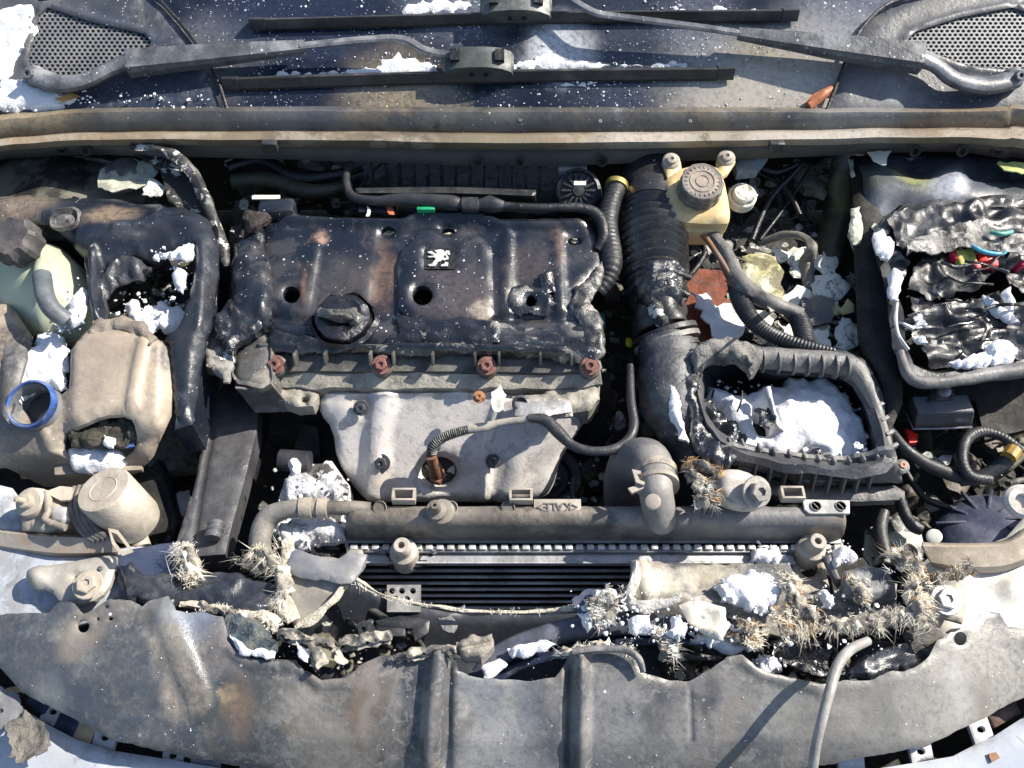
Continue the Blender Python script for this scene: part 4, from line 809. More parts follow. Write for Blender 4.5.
# perforated bracket on the fins
bp = PN(P(404, 585, -.052), (.1, -.5, .87))
sheet('perforated_bracket', [(387, 585), (421, 585), (421, 612), (387, 612)], bp, M('bracket_alloy', (.42, .41, .39), metal=.3, rough=.5, dust=.3), t, th=.003, step=4, holes=[ell(u, v, 3, 3.2, 10) for u, v in ((392, 591), (402, 591), (413, 591), (396, 599), (407, 599))])
# rubber mounts
mm = M('dusty_mount_rubber', (.42, .38, .33), (.3, .27, .23), rough=.65, ns=40, dust=.4, dustc=(.5, .46, .4), bump=.4)
def mount(u, v, label, foot):
    t = thing('rubber_mount', label, 'rubber mount', P(u, v+10, -.05), 'upper mounts along the radiator front')
    p = P(u, v+8, -.045); ax = Vector((0, -.12, 1)); k = mpp(P(u, v, 0))
    g = G(); g.lathe([(12*k, -.02), (15*k, -.016), (15.5*k, -.004), (14.5*k, .0), (15*k, .008), (14*k, .018), (9.5*k, .021), (9*k, .027), (9.5*k, .03), (9*k, .038), (7.5*k, .041), (3.6*k, .041), (3.3*k, .03), (0, .03)], p, ax, 28); g.build('bush', mm, t)
    if foot:
        sheet('flange', [(376, 550), (392, 545), (420, 545), (440, 550), (437, 558), (422, 566), (395, 567), (380, 560)], H(-.045), black, t, th=.006, step=5, rnd=(3, .003), round_it=1)
        for q in (383, 434): bolt(t, P(q, 550, -.04), (0, -.1, 1), .0035, steel, 'screw')
    else:
        sheet('bracket_arm', [(790, 562), (800, 556), (812, 566), (826, 556), (828, 575), (832, 592), (800, 598), (788, 580)], H(-.055), tan, t, th=.01, step=4, rnd=(4, .004), holes=[ell(810, 568, 9, 8, 12)])
        g = G(); tubep(g, [(826, 556, -.03, 5), (834, 575, -.04, 4.5), (840, 586, -.05, 4)], 10, smooth=2); g.build('bracket_leg', steel, t)
    return t
mount(405, 548, 'rubber mount on a black flange in front of the tank left part', True)
mount(808, 544, 'rubber mount on a pale metal bracket near the tank right end', False)
# capped bolt lug above the tank at right
t = thing('fixing_lug', 'dusty oval metal lug with big bolt resting over the radiator tank', 'mounting lug', P(745, 495, .02))
lg = M('sooty_pale_metal', (.42, .39, .35), (.1, .1, .1), rough=.5, ns=14, mixlo=.5, mixhi=.62, dust=.3, bump=.35)
sheet('lug_plate', [(722, 472), (738, 468), (758, 474), (770, 488), (770, 502), (760, 512), (742, 512), (724, 502), (718, 488)], PL((720, 490, .045), (768, 478, .045), (750, 510, .03)), lg, t, th=.02, step=4, rnd=(9, .012), amp=.002, round_it=1)
p = P(756, 492, .046); bolt(t, p, (.25, -.45, .85), .0125, M('dusty_bolt_steel', (.33, .31, .28), (.2, .19, .18), rough=.5, metal=.3), 'large_bolt', .013)
# ================================================================== INTAKE BELLOWS AND DUCT
t = thing('intake_bellows', 'big black corrugated air intake bellows right of the engine', 'intake bellows', P(650, 250, 0))
bel = M('bellows_rubber', (.016, .016, .017), (.03, .03, .032), rough=.36, dust=.3, dustc=(.12, .12, .12), bump=.25, specks=.05, coat=.2)
hose('bellows_tube', [(655, 150, .02, 33), (654, 185, .02, 34), (652, 215, .02, 34)], bel, t, 32, smooth=6)
hose('bellows_tube', [(652, 212, .02, 33), (652, 240, .02, 36), (654, 265, .018, 35), (656, 290, .012, 32), (658, 306, .008, 29)], bel, t, 36, smooth=6, ribs=(13, .15))
hose('neck', [(657, 300, .008, 27), (660, 318, .005, 27), (664, 334, .0, 29)], bel, t, 32, smooth=6, wob=.25)
for u, v, r_ in [(664, 332, 33), (666, 340, 34), (668, 348, 31)]:
    pp = P(u, v, 0); g = G(); g.tube([pp, pp + Vector((.002, -.006, -.003))], [r_*mpp(pp)]*2, 32, smooth=1); g.build('clamp_ring', M('scuffed_ring', (.22, .21, .2), (.08, .08, .08), rough=.5, dust=.5, dustc=(.35, .33, .3), bump=.5) if v == 340 else rubber, t)
t = thing('intake_duct', 'glossy black melted duct curving down from the bellows to the airbox', 'air duct', P(670, 420, -.02))
hose('duct_pipe', [(668, 348, -.002, 30), (670, 375, -.002, 32), (673, 402, -.006, 31), (684, 428, -.015, 28), (698, 455, -.03, 26), (706, 480, -.05, 24)], M('sooty_duct', (.02, .022, .027), (.05, .052, .058), rough=.4, ns=16, dust=.5, dustc=(.2, .2, .2), bump=.6, specks=.05), t, 32, smooth=8, wob=.12)
sheet('melted_wall', [(684, 350), (700, 345), (704, 362), (698, 395), (706, 425), (722, 445), (740, 456), (728, 468), (706, 462), (692, 440), (690, 410), (680, 380)], ZF(lambda u, v: interp(v, [345, 460], [.035, .03])), mel, t, th=.008, step=3.5, amp=.008, freq=40, wrink=.006, wfreq=(70, 25), rnd=(6, .008), jag=(3, .07))
g = G(); sheetg(g, [(668, 358), (680, 355), (688, 362), (684, 380), (682, 410), (690, 440), (680, 436), (671, 412), (668, 388), (660, 372)], H(.034), th=.004, step=4, amp=.003, freq=40, rnd=(5, .006), jag=(3, .1)); tag(g.build('powder_patch', snow, None, 60), 'white powder streak lying on the black melted duct', 'powder', kind='stuff')
sheet('torn_opening', [(645, 292), (658, 300), (670, 296), (678, 304), (675, 318), (660, 322), (650, 312)], H(.045), sootp, bpy.data.objects['intake_bellows'], th=.003, step=3.5, amp=.008, freq=45, jag=(3, .1), rnd=(5, .01))
# ================================================================== BRAKE FLUID RESERVOIR
rm = M('yellowed_reservoir_plastic', (.62, .47, .24), (.5, .36, .17), rough=.45, ns=12, dust=.4, dustc=(.6, .54, .42), bump=.2, bs=90, stains=[S(672, 200, .05, .02, (.4, .26, .06), .6), S(735, 185, .05, .02, (.35, .22, .06), .6), S(700, 218, .05, .02, (.4, .28, .1), .5)])
t = thing('brake_fluid_reservoir', 'yellowed brake fluid reservoir with ribbed brown screw cap', 'fluid reservoir', P(698, 215, .02))
o_ = [(668, 174), (684, 164), (716, 162), (724, 172), (731, 205), (731, 218), (728, 222), (674, 219), (671, 212), (665, 184)]
sheet('reservoir_top', o_, PL((668, 175, .078), (724, 172, .078), (700, 218, .062)), rm, t, th=.025, step=4.5, rnd=(6, .007), amp=.0008, round_it=1)
sheet('reservoir_base', [(672, 200), (728, 202), (727, 225), (722, 229), (680, 229), (673, 224)], PL((672, 205, .05), (728, 205, .05), (700, 229, .045)), rm, t, th=.03, step=5, rnd=(5, .006), round_it=1)
p = P(700, 188, .082); ax = Vector((0, -.30, 1)).normalized(); k = mpp(p)
capm = M('dusty_brown_cap', (.3, .24, .19), (.16, .14, .125), rough=.6, ns=40, dust=.4, dustc=(.42, .36, .29), bump=.4)
capd = M('dark_cap_side', (.1, .095, .09), (.17, .15, .13), rough=.5, dust=.3)
g = G(); g.lathe([(22.5*k, -.008), (22.5*k, .0), (21.5*k, .001), (21.5*k, .016), (20*k, .018)], p, ax, 72, flute=(0, .05, 21*k, 3)); g.build('cap_side', capd, t)
g = G(); g.lathe([(20.3*k, .0178), (19.5*k, .0185), (19*k, .0175), (13*k, .0185), (12.5*k, .0195), (11.5*k, .0195), (11*k, .0183), (7*k, .0183), (6.6*k, .0195), (6*k, .0195), (5.5*k, .0185), (0, .0188)], p, ax, 40); g.build('cap_top', capm, t)
for i in range(22):
    an = 2*math.pi*i/22; e1_ = ax.orthogonal().normalized(); e2_ = ax.cross(e1_); d = e1_*math.cos(an)+e2_*math.sin(an); g = G(); g.box(p + ax*.0186 + d*16*k, (.0012, .004, .0012), Matrix((ax.cross(d), d, ax)).transposed()); g.build('raised_letter_stroke', capm, t)
for u, v in [(671, 162), (726, 159)]:
    q = P(u, v, .08); g = G(); g.lathe([(9*k, -.008), (9*k, .004), (7*k, .006)], q, (0, -.4, 1), 20); g.lathe([(5.5*k, .004), (5*k, .011), (2*k, .012), (1.4*k, .009), (0, .009)], q, (0, -.4, 1), 16); g.build('fixing_grommet', plm, t)
sheet('mount_ear', [(716, 163), (718, 153), (730, 152), (736, 160), (728, 172), (722, 176)], H(.078), rm, t, th=.006, step=4, rnd=(3, .003)); sheet('mount_ear', [(663, 163), (670, 153), (681, 160), (682, 168), (668, 176)], H(.078), rm, t, th=.006, step=4, rnd=(3, .003))
# wiper motor / actuator: pale round
t = thing('actuator', 'pale round dial like actuator beside the reservoir', 'actuator', P(742, 196, .02))
g = G(); g.lathe([(15*k, -.01), (15*k, .004), (14*k, .006), (12.5*k, .006), (12*k, .004), (11.5*k, .0), (11*k, .012), (9.5*k, .014), (0, .014)], P(742, 197, .03), (0, -.3, 1), 32); g.build('round_face', paper, t)
sheet('actuator_bracket', [(728, 186), (756, 182), (760, 192), (752, 200), (732, 198)], H(.025), steel, t, th=.008, step=5, rnd=(3, .003))
sheet('upper_casting', [(732, 152), (770, 152), (762, 162), (758, 168), (738, 170)], H(.05), M('dusty_blue_casting', (.3, .34, .36), (.2, .23, .24), dust=.3), t, th=.015, step=5, rnd=(3, .004))
# ================================================================== BATTERY TRAY REGION
by = H(-.05)
t = thing('battery_tray', 'burnt out battery remains with white, yellow and rust flakes', 'burnt battery', P(770, 300, -.1))
sheet('tray_floor', [(660, 225), (880, 225), (885, 370), (690, 370), (660, 330)], by, sootp, t, th=.02, step=7, amp=.006, freq=20, wrink=.003)
rustm = M('rust_red_plate', (.2, .055, .028), (.1, .03, .018), rough=.75, ns=25, bump=.6, dust=.15)
yel = M('yellow_acid_crust', (.5, .46, .18), (.62, .6, .42), rough=.7, ns=18, bump=.5)
sheet('rust_plate', [(680, 290), (700, 268), (735, 270), (738, 300), (730, 345), (700, 345), (685, 330)], H(-.038), rustm, t, th=.006, step=5, amp=.003, freq=40, jag=(3, .05))
for i, (poly, m, z) in enumerate([([(742, 258), (750, 254), (776, 256), (781, 270), (784, 292), (778, 302), (765, 295), (755, 285), (744, 275)], M('dull_acid_crust', (.4, .37, .18), (.55, .54, .42), rough=.75, ns=26, bump=.6, blot=[(24, .54, .66, (.1, .09, .05), .8)]), -.065), ([(770, 248), (815, 246), (820, 258), (812, 272), (816, 285), (805, 280), (790, 262), (776, 256)], paper, -.07), ([(778, 300), (798, 285), (812, 292), (818, 304), (808, 322), (790, 318), (780, 312)], paper, -.068), ([(816, 276), (836, 272), (846, 284), (840, 298), (826, 298), (815, 292)], paper, -.062), ([(818, 305), (840, 300), (846, 312), (830, 316), (815, 312)], yel, -.06), ([(692, 294), (708, 293), (718, 304), (712, 310), (698, 306)], snow, -.06), ([(700, 312), (716, 304), (732, 300), (745, 306), (744, 330), (735, 342), (718, 340)], snow, -.058), ([(740, 318), (750, 308), (766, 322), (772, 345), (760, 340), (752, 328)], paper, -.06), ([(778, 322), (800, 326), (812, 345), (808, 356), (790, 352)], paper, -.06), ([(850, 232), (856, 226), (864, 238), (862, 252), (854, 246)], paper, -.05), ([(842, 318), (858, 325), (862, 345), (848, 352), (836, 345)], paper, -.06)]):
    sheet('crust_flake', poly, H(z+.042), m, t, th=.003, step=4, amp=.004, freq=45, jag=(5, .09), rnd=(3, .002), seed=i)
sheet('dark_flake', [(800, 300), (822, 296), (834, 300), (832, 322), (808, 326)], H(-.012), gloss, t, th=.004, step=4, amp=.006, jag=(4, .1))
tag(hose('battery_cable', [(758, 243, -.03, 3), (785, 235, -.01, 4), (805, 238, .0, 4), (812, 250, .0, 6), (806, 262, -.02, 7), (808, 280, -.03, 7), (812, 298, -.04, 7)], M('ashy_cable', (.13, .125, .11), (.22, .2, .17), dust=.4), None, 10, smooth=6, wob=.3), 'ash grey cable stub arching over the white battery flakes', 'cable')
g = G(); lumpg(g, P(811, 304, -.04), (.016, .014, .012), .6, 60); tag(g.build('battery_terminal', M('burnt_terminal', (.22, .13, .08), (.3, .28, .22), ns=50, bump=.8)), 'burnt brown battery terminal at the end of the cable stub', 'terminal')
t = thing('wiring_loom', 'thick ribbed black wiring loom curving from reservoir to airbox', 'wiring loom', P(740, 300, 0))
hose('corrugated_sleeve', [(735, 275, .02, 9), (740, 298, .02, 10), (752, 320, .022, 9), (772, 335, .025, 8), (800, 345, .035, 7), (835, 352, .04, 5)], navyp if False else dgrey, t, 14, smooth=8, ribs=(46, .14))
hose('corrugated_sleeve', [(790, 310, .01, 9), (800, 322, .012, 10), (806, 345, .015, 10)], dgrey, t, 14, smooth=6, ribs=(14, .12))
hose('burnt_sheath', [(712, 236, .03, 6), (724, 252, .03, 8), (732, 270, .03, 9), (742, 285, .03, 10), (765, 300, .028, 8), (790, 310, .02, 6), (800, 315, .015, 8)], M('ashen_sheath', (.1, .095, .09), (.2, .19, .175), rough=.6, dust=.5, dustc=(.3, .29, .27), bump=.5), t, 12, smooth=8, wob=.3)
hose('bare_wire', [(700, 232, .03, 4), (708, 240, .03, 3.5), (722, 262, .035, 3), (735, 282, .035, 3)], M('copper_stub', (.3, .16, .08), (.2, .17, .13)), t, 8, smooth=5)
for pth in [[(690, 235, -.02, 3), (705, 250, -.02, 3), (690, 275, -.03, 3), (668, 285, -.04, 3)], [(760, 240, -.02, 2), (790, 200, -.0, 2), (812, 165, .02, 2)], [(745, 160, .02, 3), (775, 172, .02, 3), (800, 165, .03, 3), (770, 200, 0, 3), (752, 240, -.02, 3)], [(770, 170, .01, 2.5), (790, 195, .01, 2.5), (800, 215, 0, 2.5)]]:
    o = hose('thin_wire', pth, black, None, 8, smooth=8); tag(o, {690: 'short thin black wire beside the bellows above the rust plate', 760: 'long straight black wire slanting up right of the pale dial', 745: 'black wire looping in the dark between reservoir and olive pillar', 770: 'very thin short black wire in the dark near the olive pillar'}[pth[0][0]], 'wire', 'wires hanging right of the reservoir')
hose('strut_reinforcement', [(850, 145, -.02, 16), (846, 180, -.02, 17), (838, 220, -.03, 16), (830, 255, -.04, 15), (824, 285, -.05, 12)], M('olive_burnt_paint', (.11, .12, .055), (.03, .032, .02), rough=.4, ns=7, mixlo=.45, mixhi=.55, dust=.2, dustc=(.22, .22, .17), bump=.3), None, 24, smooth=6); tag(bpy.data.objects['strut_reinforcement'], 'olive green painted pillar glinting left of the dark divider', 'body pillar')
t = thing('divider_panel', 'dark upright splash panel between battery and fuse box', 'splash panel', P(875, 300, 0))
sheet('panel_skin', [(852, 152), (880, 152), (884, 190), (888, 260), (902, 300), (905, 400), (892, 430), (884, 380), (872, 355), (862, 330), (858, 250)], H(.03), soot, t, th=.01, step=7, amp=.003, rnd=(6, .008))
g = G()
for poly in ([(852, 208), (860, 206), (864, 222), (862, 242), (854, 244), (850, 228)], [(874, 222), (879, 224), (876, 230), (872, 227)], [(850, 160), (854, 158), (855, 175), (851, 176)]): sheetg(g, poly, H(.036), th=.002, step=3, amp=.003, freq=60, jag=(2.5, .15), rnd=(3, .003))
tag(g.build('powder_patch', M('greenish_powder', (.52, .54, .45), (.42, .44, .36), rough=.95, bump=.8)), 'pale powder flakes stuck on the dark divider panel edge', 'powder', kind='stuff')
# ================================================================== AIRBOX
abm = M('half_melted_airbox_plastic', (.11, .11, .11), (.17, .165, .155), rough=.45, ns=18, dust=.55, dustc=(.3, .29, .275), bump=.45, c3=(.17, .165, .16))
abd = M('airbox_dark', (.045, .047, .052), (.08, .08, .085), rough=.42, ns=20, dust=.4, dustc=(.2, .2, .2), bump=.5, powder=.15)
t = thing('airbox', 'melted open air filter box heaped with white extinguisher powder', 'air filter box', P(790, 430, -.04))
outer = [(690, 352), (700, 342), (725, 338), (755, 345), (800, 347), (845, 350), (865, 358), (876, 378), (884, 405), (893, 440), (896, 462), (885, 472), (855, 480), (800, 474), (755, 462), (725, 455), (708, 440), (698, 415), (694, 385)]
inner = [(703, 362), (712, 356), (730, 354), (757, 372), (800, 376), (838, 378), (853, 384), (862, 400), (872, 430), (878, 452), (872, 460), (850, 464), (800, 458), (760, 448), (736, 442), (716, 430), (706, 412), (702, 388)]
def zl(l, z, du=0, dv=0): return [(u+du, v+dv, z) for u, v in l]
mid = [((a[0]+b[0])/2, (a[1]+b[1])/2) for a, b in zip(outer, inner)]
deep = [(720, 385), (728, 378), (745, 376), (765, 385), (800, 388), (830, 390), (842, 396), (850, 410), (856, 432), (860, 448), (854, 454), (838, 458), (800, 452), (768, 446), (750, 440), (732, 430), (722, 412), (718, 398)]
loops('box_wall', [zl(outer, -.06, 2, 6), zl(outer, -.0), zl(outer, .026), zl(mid, .034), zl(inner, .026), zl(inner, .0), zl(deep, -.06)], abd, t, n=120, amp=.005, freq=30)
sheet('box_floor', deep, H(-.055), black, t, th=.01, step=8, amp=.005)
# thick ribbed tube-like rear rim, burnt lump corner, front wall with ribs and flange
hose('rear_rim', [(752, 358, .036, 11), (775, 359, .036, 12), (800, 361, .036, 12), (830, 363, .035, 11.5), (852, 368, .033, 12), (866, 384, .03, 8), (876, 408, .028, 6), (886, 440, .026, 5), (890, 460, .024, 5)], abm, t, 18, smooth=6, wob=.15)
for u in (762, 777, 792, 806, 820, 834, 846): 
    pp = P(u, 360+(u-762)*.09, .036); g = G(); g.tube([pp - Vector((.0012, 0, 0)), pp + Vector((.0012, 0, 0))], [12.8*mpp(pp)]*2, 16, smooth=1); g.build('rim_rib', abm, t)
sheet('charred_corner', [(692, 350), (704, 338), (730, 334), (752, 340), (768, 346), (764, 358), (752, 372), (745, 362), (730, 356), (712, 356), (700, 364)], H(.055), M('charred_brown_plastic', (.2, .19, .175), (.05, .05, .05), rough=.5, ns=32, dust=.4, dustc=(.35, .34, .31), bump=.9, bs=80, bd=.005), t, th=.012, step=3.5, amp=.008, freq=40, wrink=.004, wfreq=(50, 50), rnd=(7, .012), jag=(3, .07))
fwall = [(712, 452), (735, 450), (770, 456), (810, 462), (850, 464), (878, 458), (893, 458), (904, 490), (905, 496), (880, 490), (840, 488), (800, 486), (775, 480), (745, 470), (722, 466)]
sheet('front_wall', [(712, 450), (735, 449), (770, 455), (810, 461), (850, 463), (880, 455), (894, 452), (904, 485), (880, 486), (840, 485), (800, 483), (775, 478), (745, 470), (722, 464)], PL((730, 452, .03), (880, 458, .03), (800, 484, -.03)), abm, t, th=.006, step=5, amp=.002, freq=40, rnd=(4, .004), jag=(1.5, .08))
sheet('base_flange', [(770, 478), (800, 483), (850, 486), (896, 484), (906, 490), (906, 498), (860, 500), (800, 498), (766, 492)], H(-.03), abm, t, th=.012, step=5, rnd=(4, .004))
for i, (u, v) in enumerate([(727, 456), (740, 458), (756, 462), (771, 466), (786, 468), (801, 471), (815, 473), (830, 475), (845, 475), (859, 473), (872, 470)]):
    c = P(u, v, .008); g = G(); g.box(c, (.003, .012, .052), Matrix.Rotation(-.35, 3, 'X'), .001); g.build('wall_rib', abm, t)
for i, (u, v) in enumerate([(868, 376), (874, 392), (879, 406), (884, 420), (889, 434), (893, 447)]):
    c = P(u, v, .03); g = G(); g.box(c, (.012, .005, .01), Matrix.Rotation(.5, 3, 'Z'), .001); g.build('rim_tooth', abm, t)
p = P(901, 467, 0); g = G(); g.lathe([(.009, -.02), (.009, .004), (.006, .006)], p, (0, -.3, 1)); g.build('screw_boss', abm, t); bolt(t, p + Vector((0, 0, .004)), (0, -.3, 1), .0045, M('orange_screw', (.5, .25, .15)), 'screw')
g = G()
sheetg(g, [(704, 386), (720, 384), (740, 388), (756, 382), (780, 384), (800, 378), (826, 376), (846, 382), (858, 398), (866, 420), (872, 440), (866, 462), (830, 466), (800, 460), (760, 454), (738, 448), (728, 444), (736, 425), (718, 405)], ZF(lambda u, v: -.006 + .010*sm(1-math.hypot(u-815, v-425)/60)), th=.03, step=3, amp=.009, freq=34, rnd=(8, .018), jag=(9, .05), crumb=140, holes=[smoothpoly([(752, 406), (764, 400), (776, 414), (772, 432), (758, 430)]), smoothpoly([(798, 446), (812, 440), (828, 450), (824, 462), (800, 460)]), smoothpoly([(722, 424), (736, 420), (742, 436), (730, 440)])], round_it=1)
crumbs(g, [(710, 380), (870, 385), (880, 462), (720, 450)], H(-.01), 120, .001, .005, 8)
tag(g.build('powder_heap', snow, None, 60), 'heap of clean white powder filling the open airbox', 'powder', kind='stuff')
for i, pth in enumerate([[(766, 388, .02, 4), (770, 400, .015, 3.5), (776, 420, .01, 3), (786, 436, 0, 2.5)], [(742, 392, .01, 1.2), (741, 402, .008, 1), (737, 412, 0, .8)], [(714, 390, .01, 1.2), (712, 398, .0, 1)]]):
    o = hose('filter_strand', pth, [alu, black, black][i], None, 8, smooth=5, wob=.4); tag(o, ['pale bent metal strip sticking out of the airbox powder', 'short black strand in the left half of the airbox powder', 'tiny black sliver at the upper left corner of the airbox powder'][i], 'strip')
sheet('charred_filter', [(696, 408), (706, 402), (720, 412), (734, 425), (748, 440), (744, 452), (722, 450), (704, 438)], H(.01), mel, th=.006, step=3.2, amp=.014, freq=45, wrink=.01, wfreq=(50, 60), jag=(4, .1)); tag(bpy.data.objects['charred_filter'], 'shiny crumpled filter remains in the left corner of the airbox', 'burnt filter')
sheet('charred_filter', [(756, 410), (768, 406), (776, 418), (770, 428), (760, 424)], H(.008), gloss, th=.006, step=3, amp=.01, freq=50, wrink=.006, jag=(4, .1)); tag(bpy.data.objects['charred_filter.001'], 'small black char lump in the middle of the airbox powder', 'burnt filter')
g = G()
for q in [(808, 459), (815, 453), (822, 460), (800, 464)]: lumpg(g, P(q[0], q[1], .008), .009, .7, 60, 2, q[0])
tag(g.build('charred_filter', gloss), 'black knobbly char at the front edge of the airbox powder', 'burnt filter')
g = G(); crumbs(g, [(856, 444), (880, 440), (884, 462), (860, 466)], H(.016), 30, .002, .006, 11); tag(g.build('powder_crumbs', snow), 'white crumbs in the front right corner of the airbox', 'powder', kind='stuff')
# ================================================================== FUSE BOX
fbm = M('silvery_melted_film', (.011, .013, .018), (.006, .007, .009), rough=.4, ns=26, mixlo=.4, mixhi=.6, blot=[(13, .57, .68, (.14, .145, .155), .5)], dust=.1, dustc=(.4, .4, .4), bump=.35, bs=50, bd=.003, coat=.2, powder=.12, psc=22, rb=.25, rbs=20)
foil = M('ashen_foil', (.34, .33, .315), (.1, .095, .09), rough=.5, metal=.1, ns=34, dust=.2, dustc=(.6, .59, .56), bump=.7, bs=60, bd=.004, rb=.8, rbs=50, blot=[(24, .52, .6, (.02, .02, .022), .9)])
t = thing('fuse_box', 'melted fuse box full of crumpled silvery film and coloured fuses', 'fuse box', P(960, 300, 0))
fo = [(874, 232), (884, 218), (905, 206), (940, 200), (990, 196), (1060, 196), (1090, 240), (1090, 350), (1030, 372), (980, 378), (930, 386), (905, 378), (896, 350), (890, 320), (884, 290), (876, 262)]
fi = [(884, 238), (892, 226), (910, 216), (940, 211), (990, 208), (1048, 206), (1074, 245), (1074, 338), (1025, 360), (980, 366), (935, 372), (914, 366), (906, 345), (902, 318), (896, 288), (886, 260)]
loops('box_rim', [zl(fo, -.06), zl(fo, .035), zl(fo, .058), zl(fi, .06), zl(fi, .03), zl(fi, -.03)], dgrey, t, n=130, amp=.006, freq=26)
hose('front_lip', [(900, 352, .062, 4), (906, 372, .062, 5), (918, 382, .06, 6), (945, 382, .06, 6), (980, 376, .06, 7), (1030, 368, .06, 8), (1070, 350, .06, 8)], grey, t, 12, smooth=6, wob=.2)
hose('torn_edge', [(897, 300, .068, 1.5), (896, 320, .068, 1.8), (899, 336, .068, 1.8), (908, 350, .066, 2)], paper, t, 8, smooth=6, wob=.4)
sheet('box_floor', fi, H(-.02), soot, t, th=.01, step=9, amp=.008)
for i, (poly, z, m, am, wr, wf) in enumerate([
    ([(885, 226), (905, 212), (945, 206), (1060, 203), (1070, 240), (1030, 250), (985, 244), (950, 250), (915, 252), (895, 250)], .055, fbm, .012, .014, (30, 45)),
    ([(905, 318), (925, 312), (960, 314), (1000, 318), (1040, 330), (1060, 345), (1020, 362), (970, 366), (930, 368), (912, 350)], .045, fbm, .014, .014, (20, 60)),
    ([(912, 270), (925, 248), (945, 246), (965, 252), (985, 262), (992, 276), (975, 290), (950, 298), (925, 300), (905, 296)], .05, fbm, .012, .01, (40, 30)),
    ([(905, 296), (930, 302), (965, 304), (1000, 300), (1030, 310), (1070, 300), (1075, 330), (1020, 336), (960, 322), (910, 318)], .038, fbm, .014, .012, (28, 55)),
    ([(905, 240), (930, 234), (960, 226), (980, 222), (1000, 234), (1030, 238), (1060, 240), (1060, 252), (1020, 256), (985, 250), (960, 248), (930, 252), (908, 252)], .075, foil, .010, .008, (25, 90)),
    ([(1000, 262), (1024, 250), (1050, 262), (1060, 300), (1030, 300), (1006, 285)], .045, fbm, .012, .010, (40, 40)),
    ([(885, 232), (900, 240), (910, 262), (900, 290), (890, 275), (882, 250)], .05, fbm, .008, .006, (40, 40))]):
    sheet('melted_film', poly, H(z), m, t, th=.002, step=3.0, amp=am*.55, freq=16, wrink=wr*.8, wfreq=(wf[0]*.6, wf[1]*.7), jag=(5, .07), seed=i*7)
for (u, v, w_, h_, d_, c_, r_) in [(962, 262, .026, .026, .03, (.55, .5, .12), .1), (984, 264, .026, .022, .03, (.75, .03, .02), -.1), (972, 270, .012, .012, .03, (.5, .02, .03), 0), (951, 260, .01, .014, .03, (.6, .03, .06), .3), (995, 262, .016, .02, .028, (.12, .13, .11), 0), (1018, 268, .01, .008, .03, (.6, .02, .08), .2)]:
    g = G(); g.box(P(u, v, .05), (w_, h_, d_), Matrix.Rotation(r_, 3, 'Z') @ Matrix.Rotation(.25, 3, 'X'), .003); g.build('fuse', M('fuse_plastic', c_, tuple(x*.6 for x in c_), rough=.35, ns=60, bump=.3), t)
hose('blue_wire', [(972, 246, .075, 2.2), (984, 252, .076, 2.4), (1000, 254, .075, 2.2), (1008, 250, .07, 2)], M('blue_wire', (.1, .42, .6), rough=.4), t, 8, smooth=6)
hose('green_wire', [(990, 232, .085, 2.2), (1002, 234, .086, 2.4), (1012, 232, .082, 2)], M('teal_wire', (.1, .4, .33), rough=.4), t, 8, smooth=4)
g = G()
for poly, z in [([(874, 230), (884, 228), (896, 240), (894, 250), (890, 258), (882, 252), (876, 244)], .078), ([(890, 272), (896, 264), (904, 268), (904, 284), (900, 296), (892, 294), (889, 284)], .078), ([(1004, 290), (1012, 284), (1018, 300), (1016, 308), (1008, 304)], .07), ([(900, 318), (914, 322), (925, 316), (930, 320), (915, 325)], .07), ([(950, 360), (975, 352), (1000, 350), (1020, 348), (1016, 358), (990, 364), (960, 366)], .07), ([(985, 342), (1000, 338), (1016, 342), (1020, 352), (995, 354)], .075), ([(915, 334), (925, 332), (930, 338), (920, 340)], .07), ([(984, 292), (1004, 304), (1022, 318), (1010, 318), (990, 306)], .065)]:
    sheetg(g, poly, H(z), th=.004, step=3, amp=.004, freq=50, rnd=(4, .006), jag=(3, .12))
tag(g.build('powder_patch', snow, None, 60), 'bright white powder lumps scattered over the melted fuse box', 'powder', kind='stuff')
# small relay box below fuse box
t = thing('relay_box', 'small dark blue grey relay box with red clip below the fuse box', 'relay box', P(940, 420, -.02))
bl_ = M('relay_plastic', (.06, .07, .085), (.09, .1, .115), rough=.4, dust=.4, dustc=(.18, .19, .2), bump=.15)
sheet('mounting_panel', [(895, 380), (960, 382), (1060, 372), (1060, 420), (985, 440), (975, 400), (908, 402)], H(-.03), soot, t, th=.01, step=8, amp=.003)
q0 = P(942, 402, .02); g = G(); kx = mpp(q0)
vs = [P(912, 396, .02), P(967, 394, .02), P(975, 412, .015), P(918, 413, .015), P(905, 430, -.04) , P(910, 404, -.05), P(967, 400, -.05), P(975, 426, -.01), P(914, 428, -.01)]
g = G(); A = [P(912, 396, .02), P(967, 394, .02), P(975, 412, .014), P(918, 413, .014)]; B = [P(905, 410, -.03), P(970, 405, -.03), P(972, 426, -.022), P(914, 428, -.022)]
g.add(A+B, [[0, 1, 2, 3][::-1], [3, 2, 6, 7][::-1], [0, 3, 7, 4][::-1], [1, 5, 6, 2][::-1], [4, 7, 6, 5][::-1], [0, 4, 5, 1][::-1]]); o = fixn(g.build('relay_cover', bl_, t, 20)); b_ = o.modifiers.new('soft_edge', 'BEVEL'); b_.width = .002; b_.segments = 2
hose('pale_seam', [(906, 412, -.015, 1), (913, 429, -.015, 1.2), (940, 428.5, -.015, 1.2), (972, 427, -.015, 1.2)], steel, t, 6, smooth=1)
sheet('bracket_tab', [(931, 386), (955, 384), (955, 398), (930, 400)], H(.024), dgrey, t, th=.004, step=4, rnd=(2, .002)); g = G(); g.lathe([(.009, 0), (.008, .006), (.004, .008), (0, .008)], P(943, 392, .024), (0, -.3, 1)); g.build('tab_nut', steel, t)
